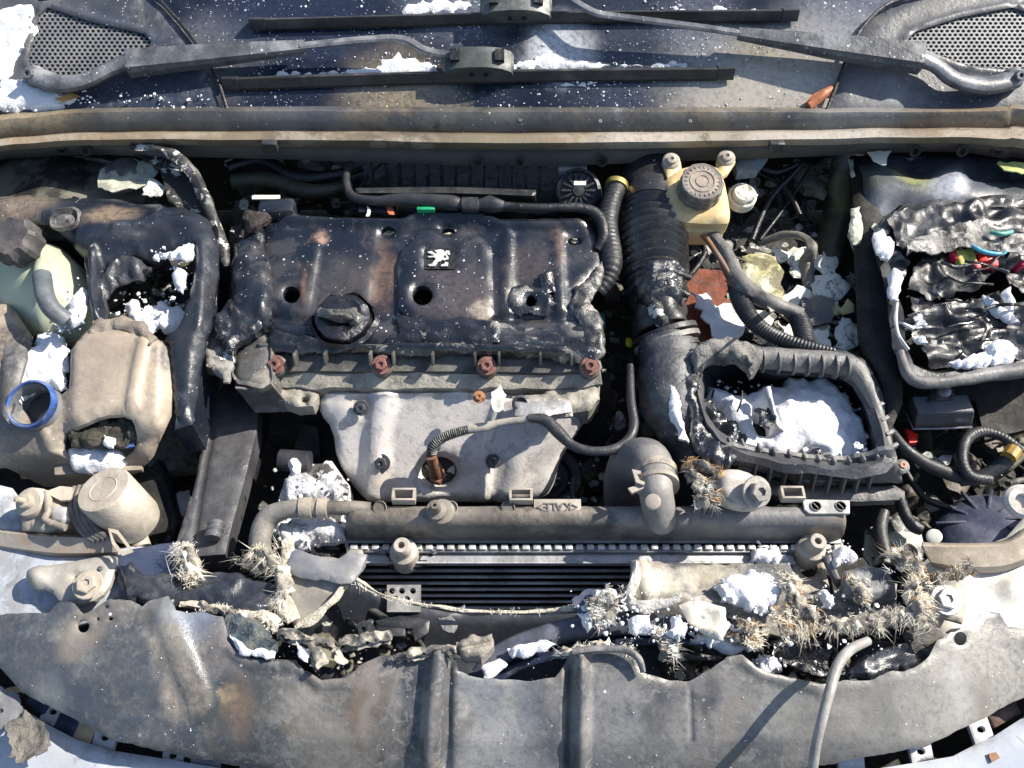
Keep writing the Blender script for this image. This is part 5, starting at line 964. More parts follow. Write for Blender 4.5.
sheet('red_clip', [(906, 428), (918, 434), (917, 442), (910, 443)], H(-.03), M('red_clip', (.7, .02, .015), rough=.35), t, th=.008, step=3, jag=(1, .2))
for pth, lab, m in [([(884, 420, 0, 4), (902, 445, -.02, 5), (920, 460, -.03, 6), (940, 470, -.04, 7), (965, 478, -.05, 7), (990, 478, -.05, 6)], 'grey hose running diagonally from airbox to the loop', rubber), ([(990, 480, -.04, 6), (970, 476, -.035, 6), (962, 460, -.03, 6), (966, 440, -.03, 6), (980, 432, -.03, 6), (1000, 436, -.03, 5), (1022, 450, -.03, 4)], 'coiled grey wire loop under the relay box', rubber), ([(960, 482, -.05, 5), (985, 475, -.04, 7), (1004, 462, -.03, 8), (1014, 450, -.025, 6)], 'taped wire bundle ending in a yellow tip at the right', dgrey), ([(900, 462, -.07, 3), (925, 498, -.08, 3.5), (960, 510, -.09, 3)], 'thin black wire above the navy headlamp cover', black)]:
    tag(hose('cable', pth, m, None, 12, smooth=8, ribs=(36, .06) if 'coiled' in lab else None), lab, 'cable')
g = G(); tubep(g, [(1008, 458, -.02, 8), (1014, 450, -.02, 8)], 10, smooth=1); tag(g.build('tape_wrap', M('yellow_brown_tape', (.4, .25, .06))), 'yellow brown tape wrapped round the right wire bundle', 'tape')
for poly, z in [([(915, 455), (932, 452), (945, 462), (930, 472), (918, 466)], -.08), ([(940, 456), (950, 458), (946, 466)], -.07)]:
    o = sheet('powder_patch', poly, H(z), snowd, th=.002, step=3, amp=.003, jag=(4, .15)); tag(o, 'grey powder flakes in the dark under the relay box', 'powder', kind='stuff')
# ================================================================== LEFT: MELTED HOUSING, TANKS
hm = M('smoky_blue_housing', (.009, .013, .023), (.02, .024, .033), rough=.32, ns=9, dust=.22, dustc=(.14, .15, .18), bump=.25, specks=.05, stains=[S(20, 200, .08, .06, (.25, .2, .15), .7), S(110, 215, .08, .05, (.28, .21, .14), .7, (1, 1.6, 1)), S(190, 300, .06, .05, (.045, .045, .05), .5), S(215, 300, .05, .04, (.02, .02, .024), .7)])
t = thing('battery_housing', 'melted blue black plastic housing sagging round a sooty hole at left', 'battery housing', P(150, 260, .05))
ho = [(-60, 194), (0, 190), (50, 190), (110, 193), (170, 199), (205, 210), (214, 232), (216, 265), (208, 310), (200, 345), (196, 372), (190, 405), (176, 422), (168, 405), (166, 372), (165, 340), (120, 330), (95, 328), (86, 305), (86, 275), (84, 255), (66, 232), (40, 214), (20, 212), (-60, 216)]
hh_ = [(100, 262), (98, 290), (104, 316), (130, 320), (160, 334), (176, 322), (186, 290), (192, 262), (192, 244), (176, 240), (150, 248), (130, 246)]
HZ = ZF(lambda u, v: interp(v, [190, 215, 330, 420], [.062, .085, .07, .03]))
sheet('housing_skin', ho, HZ, hm, t, th=.006, step=5.5, amp=.003, freq=16, rnd=(12, .016), holes=[hh_], jag=(2, .04),
    ridges=[([(95, 242), (120, 240), (150, 232), (170, 222), (190, 222)], 8, .008), ([(110, 226), (145, 224), (168, 212)], 6, .006), ([(92, 250), (94, 300), (96, 320)], 7, .009), ([(200, 240), (200, 330)], 7, .004)], bowls=[(66, 220, 18, -.012), (65, 220, 8, .014), (150, 245, 24, -.012)])
sheet('melted_fold', [(84, 250), (100, 252), (130, 258), (150, 262), (142, 276), (118, 282), (104, 296), (103, 318), (92, 320), (86, 290)], H(.062), M('folded_black_plastic', (.022, .025, .03), (.05, .052, .06), rough=.3, dust=.3, bump=.5, coat=.3), t, th=.004, step=4, amp=.006, freq=30, wrink=.01, wfreq=(60, 20), rnd=(5, .01), jag=(3, .06))
g = G(); g.lathe([(.02, 0), (.022, .004), (.018, .009), (.01, .004), (.004, .006), (0, .006)], P(68, 222, .078), (.1, -.3, 1), 22, wob=.008); g.build('melted_boss', M('greyed_boss', (.13, .125, .12), (.03, .03, .035), rough=.4, ns=50, bump=.8), t)
sheet('housing_floor', [(92, 245), (200, 235), (200, 330), (160, 345), (95, 330)], H(-.03), sootp, t, th=.01, step=5, amp=.012, freq=24, wrink=.006)
sheet('side_wall', [(196, 235), (214, 235), (218, 290), (205, 350), (190, 420), (172, 425), (180, 360), (186, 300)], H(.03), hm, t, th=.06, step=6, amp=.003, rnd=(5, .01))
g = G()
for poly, z in [([(150, 252), (170, 247), (190, 240), (192, 250), (186, 256), (165, 256)], .088), ([(120, 300), (135, 297), (142, 308), (160, 298), (178, 305), (184, 318), (172, 332), (158, 325), (146, 330), (130, 318)], .03), ([(172, 262), (184, 264), (186, 282), (178, 290), (172, 278)], .07), ([(68, 290), (82, 282), (86, 290), (80, 318), (68, 322), (64, 308)], .08), ([(24, 352), (40, 332), (60, 330), (66, 345), (64, 385), (48, 384), (36, 384), (18, 400), (14, 388)], .045)]:
    sheetg(g, poly, H(z), th=.004, step=2.6, amp=.006, freq=70, rnd=(5, .007), jag=(5, .12), crumb=14)
crumbs(g, [(110, 290), (186, 290), (180, 340), (110, 330)], H(.03), 60, .001, .005, 21); crumbs(g, [(170, 250), (190, 250), (190, 300), (170, 300)], H(.06), 30, .001, .004, 22); crumbs(g, [(50, 318), (90, 312), (90, 340), (60, 345)], H(.06), 30, .001, .004, 23); crumbs(g, [(198, 300), (215, 290), (210, 330), (196, 330)], H(.05), 20, .001, .004, 24)
tag(g.build('powder_patch', snow, None, 60), 'white powder clumps in and around the melted left housing', 'powder', kind='stuff')
# expansion tank
etm = M('milky_green_tank', (.42, .45, .33), (.34, .37, .26), rough=.42, ns=7, dust=.3, dustc=(.5, .52, .46), bump=.12, stains=[S(85, 290, .02, .025, (.2, .21, .09), .7), S(50, 315, .02, .04, (.3, .32, .15), .6), S(40, 265, .05, .03, (.4, .36, .28), .6)])
t = thing('expansion_tank', 'milky green coolant expansion tank with dark faceted cap', 'coolant tank', P(40, 300, -.02))
sheet('tank_body', [(-50, 225), (20, 226), (55, 232), (74, 250), (84, 272), (86, 296), (78, 310), (66, 318), (46, 322), (32, 322), (10, 306), (-10, 296), (-60, 290)], ZF(lambda u, v: .062), etm, t, th=.03, step=4, rnd=(34, .045), bowls=[(35, 268, 45, .026)])
for o in [bpy.data.objects['tank_body']]: pass
p = P(14, 240, .115); ax = Vector((-.15, -.3, 1)).normalized(); k = mpp(p)
g = G(); g.lathe([(24*k, -.02), (25*k, -.015), (25*k, .004), (21*k, .012), (8*k, .013), (0, .012)], p, ax, 32, flute=(0, .11, 20*k, 2)); g.build('tank_cap', M('dusty_black_cap', (.05, .048, .05), (.085, .075, .07), rough=.55, ns=40, dust=.5, dustc=(.15, .13, .12), bump=.4), t)
hose('tank_spout', [(42, 262, .085, 6), (42, 272, .095, 8), (43, 280, .098, 8)], etm, t, 14, smooth=4)
tag(hose('overflow_hose', [(42, 276, .098, 9), (45, 295, .10, 9), (52, 309, .095, 9), (66, 320, .08, 9)], M('blue_grey_hose', (.1, .115, .13), (.07, .08, .09), rough=.5, dust=.4, dustc=(.2, .21, .22)), None, 16, smooth=6), 'short blue grey hose curving down off the milky tank', 'hose')
# beige casing with blue filler neck
t = thing('washer_filler_casing', 'scorched beige casing with a blue ringed filler neck and burnt pocket', 'casing', P(90, 400, 0))
bst = M('scorched_casing', (.34, .28, .215), (.25, .21, .17), rough=.5, ns=10, blot=[(9, .55, .7, (.42, .36, .29), .6), (18, .6, .74, (.12, .1, .085), .5)], dust=.2, dustc=(.45, .4, .33), specks=.06, bump=.25, stains=[S(12, 345, .05, .045, (.09, .08, .07), .9), S(20, 430, .02, .05, (.13, .12, .11), .7), S(90, 330, .06, .025, (.12, .1, .09), .8), S(110, 325, .06, .03, (.17, .15, .13), .7), S(100, 375, .05, .06, (.25, .21, .18), .6), S(60, 455, .0, .08, (.19, .17, .14), .6), S(20, 460, .0, .06, (.14, .13, .12), .6), S(150, 330, .05, .02, (.5, .4, .25), .6), S(160, 470, .0, .05, (.14, .12, .1), .7), S(175, 345, .05, .035, (.06, .062, .075), .95, (1.4, .5, 1)), S(45, 345, .05, .03, (.05, .05, .055), .6), S(140, 400, .04, .06, (.5, .42, .32), .6)])
CS = ZF(lambda u, v: interp(v, [315, 335, 430, 455, 485], [.05, .058, .028, .005, -.06]) + .012*sm((u-60)/15)*sm((170-u)/14)*(1 if v < 420 else max(0, 1-(v-420)/20)))
sheet('casing_skin', [(-60, 300), (8, 300), (28, 330), (26, 360), (14, 392), (30, 420), (66, 385), (68, 345), (85, 328), (110, 322), (140, 326), (164, 340), (176, 345), (176, 365), (168, 410), (150, 450), (134, 468), (110, 478), (80, 482), (40, 482), (0, 462), (-60, 470)], CS, bst, t, th=.006, step=5.5, amp=.002, freq=20, rnd=(7, .008), jag=(1.2, .05), holes=[smoothpoly([(60, 430), (72, 424), (100, 412), (126, 410), (134, 425), (134, 445), (120, 462), (98, 466), (74, 462), (62, 448)])], ridges=[([(145, 338), (138, 370), (132, 405)], 9, .006), ([(44, 432), (52, 455), (75, 470), (110, 472), (132, 460)], 8, .006)])
sheet('curled_edge', [(84, 330), (96, 318), (120, 314), (146, 322), (156, 334), (150, 342), (136, 332), (112, 326), (92, 334)], H(.074), M('brown_scorched_edge', (.17, .14, .115), (.3, .26, .2), rough=.6, ns=40, bump=.7), t, th=.004, step=3.5, amp=.006, freq=45, rnd=(4, .005), jag=(3, .1))
sheet('pocket_floor', [(50, 405), (140, 400), (142, 470), (55, 475)], H(-.015), bst, t, th=.006, step=7, amp=.003)
sheet('burnt_pocket_fill', [(60, 424), (74, 416), (96, 408), (118, 400), (136, 408), (136, 432), (122, 444), (92, 446), (72, 444)], H(.022), M('bubbled_char', (.03, .03, .025), (.1, .09, .065), rough=.6, ns=70, dust=.3, bump=1.2, bs=110, bd=.006), t, th=.005, step=3.2, amp=.009, freq=70, rnd=(4, .008), jag=(4, .1))
g = G(); sheetg(g, [(64, 448), (74, 440), (100, 440), (116, 446), (124, 456), (110, 466), (84, 468), (68, 464)], H(.004), th=.006, step=3.5, amp=.006, freq=50, rnd=(7, .012), jag=(3, .1)); sheetg(g, [(102, 432), (114, 436), (110, 446), (102, 442)], H(.03), th=.004, step=3, amp=.004, rnd=(4, .005), jag=(2, .2))
tag(g.build('powder_patch', snow, None, 60), 'white powder lying in the burnt pocket of the beige casing', 'powder', kind='stuff')
p = P(35, 406, .045); ax = Vector((-.08, -.32, 1)).normalized(); k = mpp(p)
blu = M('blue_ring_plastic', (.02, .07, .26), (.05, .12, .33), rough=.35, ns=40, blot=[(30, .55, .66, (.02, .025, .04), .7)], dust=.5, dustc=(.3, .36, .5), bump=.1)
g = G(); g.lathe([(22*k, .0), (24.5*k, .002), (25.5*k, .007), (24.5*k, .012), (22.5*k, .013), (21.5*k, .01), (21.5*k, .0)], p, ax, 40, cap=False); g.build('blue_ring', blu, t)
g = G(); g.lathe([(23*k, .0), (23*k, -.045), (20.5*k, -.045), (20.5*k, -.02), (21*k, .010)], p, ax, 36, cap=False); g.build('filler_neck', M('grey_neck', (.2, .21, .22), (.13, .14, .15), rough=.4, dust=.4), t)
g = G(); g.lathe([(20.5*k, -.024), (0, -.028)], p, ax, 30, cap=False); g.build('neck_insert', M('dark_neck_insert', (.05, .055, .065), dust=.3), t)
sheet('neck_bed', [(0, 350), (26, 330), (70, 325), (72, 380), (40, 432), (14, 425), (4, 400)], H(.01), dgrey, t, th=.006, step=6, amp=.003)
sheet('blue_shard', [(122, 430), (136, 425), (134, 446), (126, 448)], H(.012), blu, t, th=.003, step=4)
sheet('side_strip', [(0, 330), (28, 332), (24, 360), (14, 390), (6, 420), (-2, 410), (0, 370)], H(.055), M('grey_brown_strip', (.08, .075, .07), (.05, .05, .05), dust=.4), t, th=.005, step=5, amp=.004, rnd=(4, .005))
# gearbox plate & beam below
t = thing('gearbox_plate', 'pitted grey brown cover plate in the gap left of the beam', 'cover plate', P(175, 440, -.15))
sheet('plate_skin', [(158, 395), (192, 402), (198, 470), (150, 474), (140, 440)], H(-.13), M('pitted_plate', (.2, .19, .16), (.08, .08, .07), rough=.6, ns=60, mixlo=.5, mixhi=.6, dust=.4, bump=1, bs=100, bd=.005), t, th=.01, step=6, amp=.001, rnd=(4, .003))
sheet('plate_ledge', [(145, 474), (202, 472), (206, 492), (150, 494)], H(-.15), soot, t, th=.01, step=6, amp=.004)
sheet('side_bracket', [(180, 350), (192, 350), (212, 400), (216, 430), (205, 440), (196, 410)], H(-.07), dgrey, t, th=.008, step=5, amp=.003, rnd=(4, .004))
bolt(t, P(172, 466, -.125), (0, -.2, 1), .005, steel, 'plate_bolt')
o = sheet('powder_patch', [(170, 492), (186, 490), (190, 505), (180, 515), (168, 508)], H(-.14), snow, th=.003, step=3, amp=.004, jag=(5, .12), rnd=(3, .003)); tag(o, 'small powder patch beside the long dark beam', 'powder', kind='stuff')
o = sheet('dark_duct', [(140, 470), (160, 452), (170, 480), (180, 520), (172, 548), (150, 545), (158, 510)], H(-.12), dgrey, th=.02, step=5, amp=.003, rnd=(6, .01)); tag(o, 'dark plastic elbow behind the tan cylinder', 'duct')
t = thing('air_duct_beam', 'long flat dark grey duct running down to the front left of the engine', 'air duct', P(210, 500, -.1))
bmm = M('dusty_charcoal_duct', (.045, .045, .05), (.07, .07, .075), rough=.5, ns=14, dust=.5, dustc=(.12, .12, .125), bump=.35)
sheet('duct_face', [(204, 420), (218, 395), (228, 370), (258, 385), (256, 430), (246, 470), (232, 520), (224, 552), (176, 556), (184, 520), (190, 500), (196, 470)], PL((205, 430, -.05), (250, 430, -.05), (200, 550, -.03)), bmm, t, th=.03, step=6, amp=.0015, rnd=(5, .004), ridges=[([(212, 430), (202, 480), (192, 550)], 5, -.003)])
sheet('duct_side', [(176, 540), (190, 495), (196, 500), (190, 545)], H(-.035), bmm, t, th=.02, step=5, rnd=(3, .003))
tag(hose('coolant_hose', [(262, 400, -.1, 9), (256, 440, -.1, 10), (246, 480, -.1, 10), (236, 505, -.1, 9), (228, 530, -.09, 9)], black, None, 14, smooth=6), 'black hose hugging the right edge of the flat duct', 'hose')
g = G(); tubep(g, [(217, 522, -.02, 9), (213, 538, -.02, 9)], 14, smooth=1, ribs=(3, .15)); tag(g.build('hose_clamp', steel), 'ribbed grey clamp at the foot of the flat duct', 'hose clamp')
hose_s = hose('pipe_fitting', [(247, 424, -.06, 5), (242, 440, -.06, 6), (238, 446, -.06, 4)], M('pipe_fitting_metal', (.2, .2, .19), dust=.4), None, 10, smooth=3, wob=.3); tag(hose_s, 'small corroded pipe fitting beside the top of the duct', 'pipe fitting')
# aircon compressor / alternator under powder
t = thing('alternator', 'powder caked alternator with cooling slots left of the radiator', 'alternator', P(310, 510, -.08))
am = M('dirty_alternator', (.07, .068, .065), (.025, .025, .026), rough=.6, ns=30, powder=.55, psc=35, bump=.7, dust=.3)
sheet('body', [(282, 478), (300, 458), (330, 455), (348, 480), (352, 540), (340, 556), (292, 556), (272, 540), (270, 510)], H(-.06), am, t, th=.06, step=5, amp=.008, freq=28, rnd=(14, .02))
for i, (u, v) in enumerate([(292, 546), (305, 549), (320, 548), (334, 550), (300, 556), (325, 557)]):
    g = G(); g.box(P(u, v, -.05), (.014, .004, .012), None, .001); g.build('cooling_rib', dgrey, t)
hose('rear_boss', [(280, 460, -.05, 11), (310, 462, -.05, 11)], dgrey, t, 16, smooth=1)
for i, (a, b) in enumerate([((296, 440), (308, 452)), ((272, 425), (284, 434)), ((300, 425), (318, 455))]):
    o = sheet('casting_lug', [(a[0], a[1]), (b[0], a[1]+2), (b[0]+2, b[1]), (a[0]-2, b[1])], H(-.1), blk, t, th=.02, step=4, amp=.004)
g = G()
for poly, z in [([(282, 478), (300, 470), (330, 474), (346, 486), (336, 496), (310, 496), (290, 500), (278, 492)], -.022), ([(276, 524), (290, 516), (325, 516), (342, 522), (346, 536), (330, 540), (312, 538), (296, 548), (282, 540)], -.022), ([(288, 454), (296, 452), (298, 470), (288, 472)], -.025)]:
    sheetg(g, poly, H(z), th=.008, step=3.5, amp=.009, freq=42, rnd=(6, .012), jag=(5, .1), holes=[])
crumbs(g, [(270, 470), (350, 470), (350, 545), (270, 545)], H(-.02), 60, .001, .004, 33)
tag(g.build('powder_patch', snowd, None, 60), 'dirty white powder caked over the alternator', 'powder', kind='stuff')
# motor parts on the front wing
t = thing('horn_canister', 'dusty tan metal canister with ribbed rubber ring', 'canister', P(120, 520, -.05))
cylm = M('dusty_tan_canister', (.4, .35, .285), (.28, .25, .2), rough=.5, ns=20, dust=.5, dustc=(.62, .56, .48), bump=.4, bs=90)
A = P(103, 489, .035); B_ = P(134, 520, -.03); ax = (A-B_).normalized(); Lc = (A-B_).length; k = mpp(A)
g = G(); g.lathe([(10*k, -.01), (26*k, -.006), (28*k, .002), (28*k, Lc-.004), (26.5*k, Lc), (15*k, Lc), (14.2*k, Lc+.0008), (13.4*k, Lc), (0, Lc)], B_, ax, 40); g.build('canister_shell', cylm, t)
g = G(); tubep(g, [(136, 530, -.04, 9), (142, 548, -.045, 9)], 14, smooth=1); g.build('outlet_stub', cylm, t)
for i in range(4):
    pts = [P(u - i*5.0, v + i*1.0, .0 - i*.002) for u, v in [(90, 484), (86, 500), (90, 518), (100, 532), (110, 538)]]
    g = G(); g.tube(pts, .0035, 10, smooth=6); g.build('rubber_ring_rib', M('dusty_ring_rubber', (.1, .095, .09), (.17, .155, .14), dust=.5, dustc=(.26, .23, .2)) if i == 0 else bpy.data.materials['dusty_ring_rubber'], t)
t = thing('level_motor', 'small dusty square motor in a bent tan bracket', 'motor', P(45, 510, -.04))
sheet('motor_body', [(18, 508), (24, 494), (44, 488), (58, 494), (66, 506), (66, 522), (44, 529), (18, 526)], H(.0), tan, t, th=.04, step=4.5, rnd=(7, .01), amp=.001)
g = G(); g.lathe([(16*mpp(P(32, 500, 0)), -.01), (.018, .004), (.016, .007), (.009, .008), (.008, .016), (.004, .017), (.0035, .028), (0, .029)], P(32, 503, .008), (-.15, -.35, 1), 26); g.build('motor_spindle', cylm, t)
hose('bent_bracket', [(46, 492, .012, 3), (48, 512, .014, 3.5), (45, 520, .012, 3.5), (66, 528, .01, 3.5)], tan, t, 8, smooth=3)
sheet('silver_face', [(50, 504), (66, 506), (68, 518), (62, 523), (50, 518)], H(.012), alu, t, th=.004, step=4, rnd=(3, .003))
sheet('bracket_plate', [(44, 492), (60, 486), (72, 487), (70, 500), (60, 500)], H(.006), cylm, t, th=.004, step=4, amp=.002)
# tray front lip
rows_t = thing('headlamp_tray', 'scorched tan tray edge in front of the small motor and canister', 'tray', P(70, 540, -.03))
TB = M('scorched_tray', (.36, .33, .29), (.3, .22, .15), rough=.45, ns=9, dust=.3, bump=.2, stains=[S(80, 545, -.03, .03, (.3, .2, .12), .6)])
rows('tray_lip', [[(-20, 522, -.02), (8, 530, -.018), (60, 534, -.015), (110, 536, -.013)], [(-20, 526, -.012), (8, 533, -.01), (60, 537, -.007), (112, 539, -.006)], [(-20, 542, -.02), (15, 548, -.02), (60, 553, -.018), (118, 552, -.016)], [(-20, 548, -.035), (15, 554, -.035), (60, 558, -.032), (118, 556, -.03)]], TB, rows_t, n=10, th=.004)
loops('link_clip', [zl([(108, 528), (118, 530), (130, 546), (134, 552), (122, 556), (112, 544)], .004), zl([(108, 528), (118, 530), (130, 546), (134, 552), (122, 556), (112, 544)], .008), zl([(111, 532), (117, 534), (126, 546), (129, 550), (122, 551), (115, 542)], .008), zl([(111, 532), (117, 534), (126, 546), (129, 550), (122, 551), (115, 542)], .004)], cylm, rows_t, n=40)
sheet('tray_floor', [(0, 480), (150, 470), (170, 530), (110, 545), (20, 540)], H(-.07), soot, rows_t, th=.01, step=8, amp=.004)
t = thing('wing_bracket', 'long dusty bracket with a big washer bolt on the left wing', 'bracket', P(70, 580, -.03))
sheet('bracket_skin', [(22, 572), (34, 564), (50, 564), (90, 556), (116, 552), (114, 566), (106, 590), (88, 602), (60, 602), (48, 588), (30, 588)], H(-.012), M('dusty_bracket', (.36, .34, .3), (.25, .23, .2), rough=.45, ns=14, dust=.4, bump=.3), t, th=.006, step=4.5, rnd=(5, .005), bowls=[(38, 576, 16, .009)], holes=[ell(77, 577, 5, 3.5, 10)], round_it=1)
bolt(t, P(88, 585, .0), (0, -.1, 1), .0115, cylm, 'washer_bolt', .008); bolt(t, P(100, 569, -.004), (0, 0, 1), .0025, steel, 'rivet')
# ================================================================== RIGHT: HEADLAMP COVER etc.
t = thing('headlamp_cover', 'navy round headlamp back cover with raised ribs at the right', 'headlamp cover', P(975, 530, -.08))
nm = M('dusty_navy_cap', (.04, .048, .085), (.06, .066, .1), rough=.45, ns=14, dust=.5, dustc=(.18, .19, .24), bump=.2)
g = G(); p = P(985, 533, -.085); ax = Vector((-.25, .35, 1)).normalized(); k = mpp(p); g.lathe([(52*k, -.02), (52*k, 0), (49*k, .01), (40*k, .018), (22*k, .022), (0, .023)], p, ax, 40, sq=.85); g.build('round_cap', nm, t)
for i in range(7):
    an = R(-40 + i*35); e1_ = Vector((1, 0, 0)); d = Vector((math.cos(an), math.sin(an), 0)); d = (d - ax*d.dot(ax)).normalized(); g = G(); g.box(p + ax*.02 + d*32*k, (.004, 28*k, .006), Matrix((ax.cross(d), d, ax)).transposed(), .001); g.build('cap_rib', nm, t)
pl_ = M('mottled_bracket_plate', (.4, .41, .37), (.03, .035, .03), rough=.5, ns=34, mixlo=.47, mixhi=.53, dust=.2, bump=.4, stains=[S(895, 545, -.07, .02, (.15, .2, .08), .7)])
t = thing('slam_panel_bracket', 'mottled pale bracket with curved black edge left of the navy cover', 'bracket', P(900, 550, -.08))
sheet('plate', [(884, 520), (900, 510), (920, 520), (926, 545), (922, 570), (886, 560), (880, 540)], H(-.06), pl_, t, th=.005, step=5, amp=.003, rnd=(4, .003))
sheet('inner_plate', [(866, 530), (878, 524), (884, 560), (872, 566), (864, 555)], H(-.08), pl_, t, th=.005, step=5, amp=.003)
hose('curved_edge', [(884, 512, -.05, 6), (880, 530, -.05, 7), (886, 556, -.05, 7)], rubber, t, 10, smooth=6)
hose('cable_stub', [(900, 500, -.04, 6), (906, 516, -.04, 6), (914, 526, -.04, 7), (922, 530, -.04, 6)], black, t, 10, smooth=5)
g = G(); g.lathe([(.009, 0), (.009, .004), (.007, .005), (0, .005)], P(934, 537, -.04), (-.3, -.2, 1)); g.build('pale_button', paper, t)
g = G(); g.lathe([(.008, 0), (.017, 0), (.021, .003), (.021, .009), (.017, .012), (.010, .012), (.008, .006)], P(1020, 502, .0), (-.2, -.35, 1), 28, wob=.002); tag(g.build('round_bush', M('pale_bush', (.6, .56, .5), (.45, .42, .38), dust=.3)), 'pale ring bush at the right edge above the navy cover', 'bush')
t = thing('headlamp_tray', 'sunlit tan tray edge in front of the navy headlamp cover', 'tray', P(980, 560, -.03))
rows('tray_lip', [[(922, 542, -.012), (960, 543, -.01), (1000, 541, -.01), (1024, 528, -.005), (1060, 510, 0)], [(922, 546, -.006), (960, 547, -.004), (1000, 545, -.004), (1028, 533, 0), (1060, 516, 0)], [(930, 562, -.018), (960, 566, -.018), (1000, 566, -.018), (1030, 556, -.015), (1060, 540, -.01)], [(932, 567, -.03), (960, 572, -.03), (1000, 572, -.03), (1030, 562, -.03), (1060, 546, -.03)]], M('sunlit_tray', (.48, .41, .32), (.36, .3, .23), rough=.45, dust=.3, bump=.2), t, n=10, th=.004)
t = thing('wing_bolt', 'steel washer bolt in a pale fibre crusted bracket on the right wing', 'bolt', P(948, 600, -.02))
bolt(t, P(946, 600, -.01), (0, -.2, 1), .012, M('clean_bolt', (.5, .49, .46), (.35, .34, .32), metal=.4, rough=.4), 'washer_bolt', .008)
sheet('bracket_strap', [(925, 596), (940, 586), (960, 582), (968, 600), (964, 622), (948, 618), (932, 614)], H(-.02), cylm, t, th=.004, step=4, amp=.003, rnd=(4, .004))
# ================================================================== FRONT: TORN CROSSMEMBER
xm = M('torn_crossmember_plastic', (.34, .31, .27), (.2, .19, .175), rough=.5, ns=13, dust=.4, dustc=(.44, .4, .34), bump=.3)
xd = M('charred_crossmember', (.012, .016, .024), (.05, .052, .06), rough=.28, ns=34, dust=.2, dustc=(.25, .26, .28), bump=.5, bs=60, bd=.003, powder=.15, psc=50, coat=.5, rb=.4, rbs=40)
fray = M('frayed_edge', (.66, .61, .5), (.42, .38, .3), rough=.85, ns=90, bump=1, bd=.004)
t = thing('front_crossmember', 'burnt and torn plastic front crossmember with frayed fibre edges', 'crossmember', P(300, 590, -.04))
blu2 = M('blue_black_panel', (.035, .05, .1), (.05, .06, .09), rough=.35, ns=12, dust=.3, dustc=(.14, .16, .22), bump=.15)
sheet('left_panel', [(112, 556), (130, 548), (160, 542), (180, 540), (184, 560), (176, 585), (150, 600), (124, 598), (116, 580)], H(-.02), blu2, t, th=.005, step=5, amp=.002, rnd=(4, .004))
sheet('charred_mass', [(118, 570), (130, 560), (146, 572), (168, 568), (176, 580), (200, 568), (240, 572), (280, 586), (286, 604), (262, 614), (220, 610), (190, 606), (172, 612), (150, 606), (124, 598)], ZF(lambda u, v: -.012), xd, t, th=.012, step=3.4, amp=.004, freq=20, wrink=.006, wfreq=(14, 40), rnd=(8, .012), jag=(5, .06))
sheet('shell_lower', [(280, 548), (300, 553), (340, 556), (350, 548), (362, 548), (365, 562), (352, 578), (338, 592), (322, 608), (304, 622), (296, 626), (284, 614), (278, 585)], ZF(lambda u, v: -.012 - .02*sm((v-560)/70)), xm, t, th=.006, step=4.5, amp=.002, rnd=(5, .005), jag=(2, .08))
sheet('shell_flap', [(288, 545), (330, 560), (352, 550), (366, 554), (360, 570), (350, 582), (330, 580), (300, 576), (280, 566)], H(-.004), M('bluish_grey_flap', (.13, .14, .17), (.2, .2, .2), rough=.45, dust=.4), t, th=.004, step=5, amp=.003, rnd=(4, .004), jag=(2, .07))
deepm = M('deep_black_moulding', (.028, .032, .042), (.045, .048, .055), rough=.4, ns=14, dust=.35, dustc=(.1, .11, .13), bump=.2)
def fz(u, v): return -.055 - .0*(v)
sheet('lower_moulding', [(300, 624), (322, 610), (345, 586), (360, 580), (385, 596), (420, 606), (470, 613), (540, 613), (600, 611), (650, 612), (720, 632), (900, 640), (900, 690), (760, 700), (640, 700), (600, 690), (400, 690), (320, 680), (300, 650)], ZF(lambda u, v: interp(v, [585, 625, 650, 700], [-.05, -.085, -.11, -.12])), deepm, t, th=.006, step=7, amp=.004, freq=14, rnd=(6, .006))
# frayed rim running under the condenser
hose('frayed_rim', [(296, 628, -.028, 3), (318, 614, -.02, 3.5), (334, 598, -.018, 4), (344, 584, -.018, 4), (352, 579, -.02, 4), (362, 584, -.03, 2.4), (380, 594, -.035, 1.6), (400, 600, -.038, 2.4), (430, 606, -.04, 1.4), (470, 611, -.04, 1.8), (510, 612, -.04, 1.6), (550, 611, -.04, 2.2), (575, 609, -.04, 3)], fray, t, 8, smooth=14, wob=1.3)
hose('frayed_rim', [(286, 540, -.005, 5), (290, 560, -.008, 5), (282, 585, -.012, 6), (284, 605, -.015, 6), (292, 622, -.02, 6)], fray, t, 9, smooth=12, flat=.5, wob=1.4)
hose('frayed_rim', [(180, 604, -.012, 3), (205, 606, -.012, 4), (235, 610, -.014, 4), (262, 616, -.016, 6), (276, 626, -.02, 6)], fray, t, 9, smooth=10, wob=.9)
# inner latch bits left of centre
bolt(t, P(365, 631, -.06), (0, -.2, 1), .008, dgrey, 'round_pin', .012)
sheet('latch_frame', [(375, 620), (400, 615), (430, 619), (428, 632), (415, 640), (412, 628), (380, 626)], H(-.055), dgrey, t, th=.006, step=4, rnd=(2, .002)); g = G(); g.box(P(392, 632, -.07), (.035, .02, .025), None, .003); g.build('latch_block', dgrey, t)
sheet('fibre_patch', [(437, 617), (452, 616), (458, 624), (455, 634), (444, 630)], H(-.06), M('grey_fibre_patch', (.2, .2, .2), (.13, .13, .13), ns=90, bump=1), t, th=.003, step=3, amp=.002, jag=(3, .15))
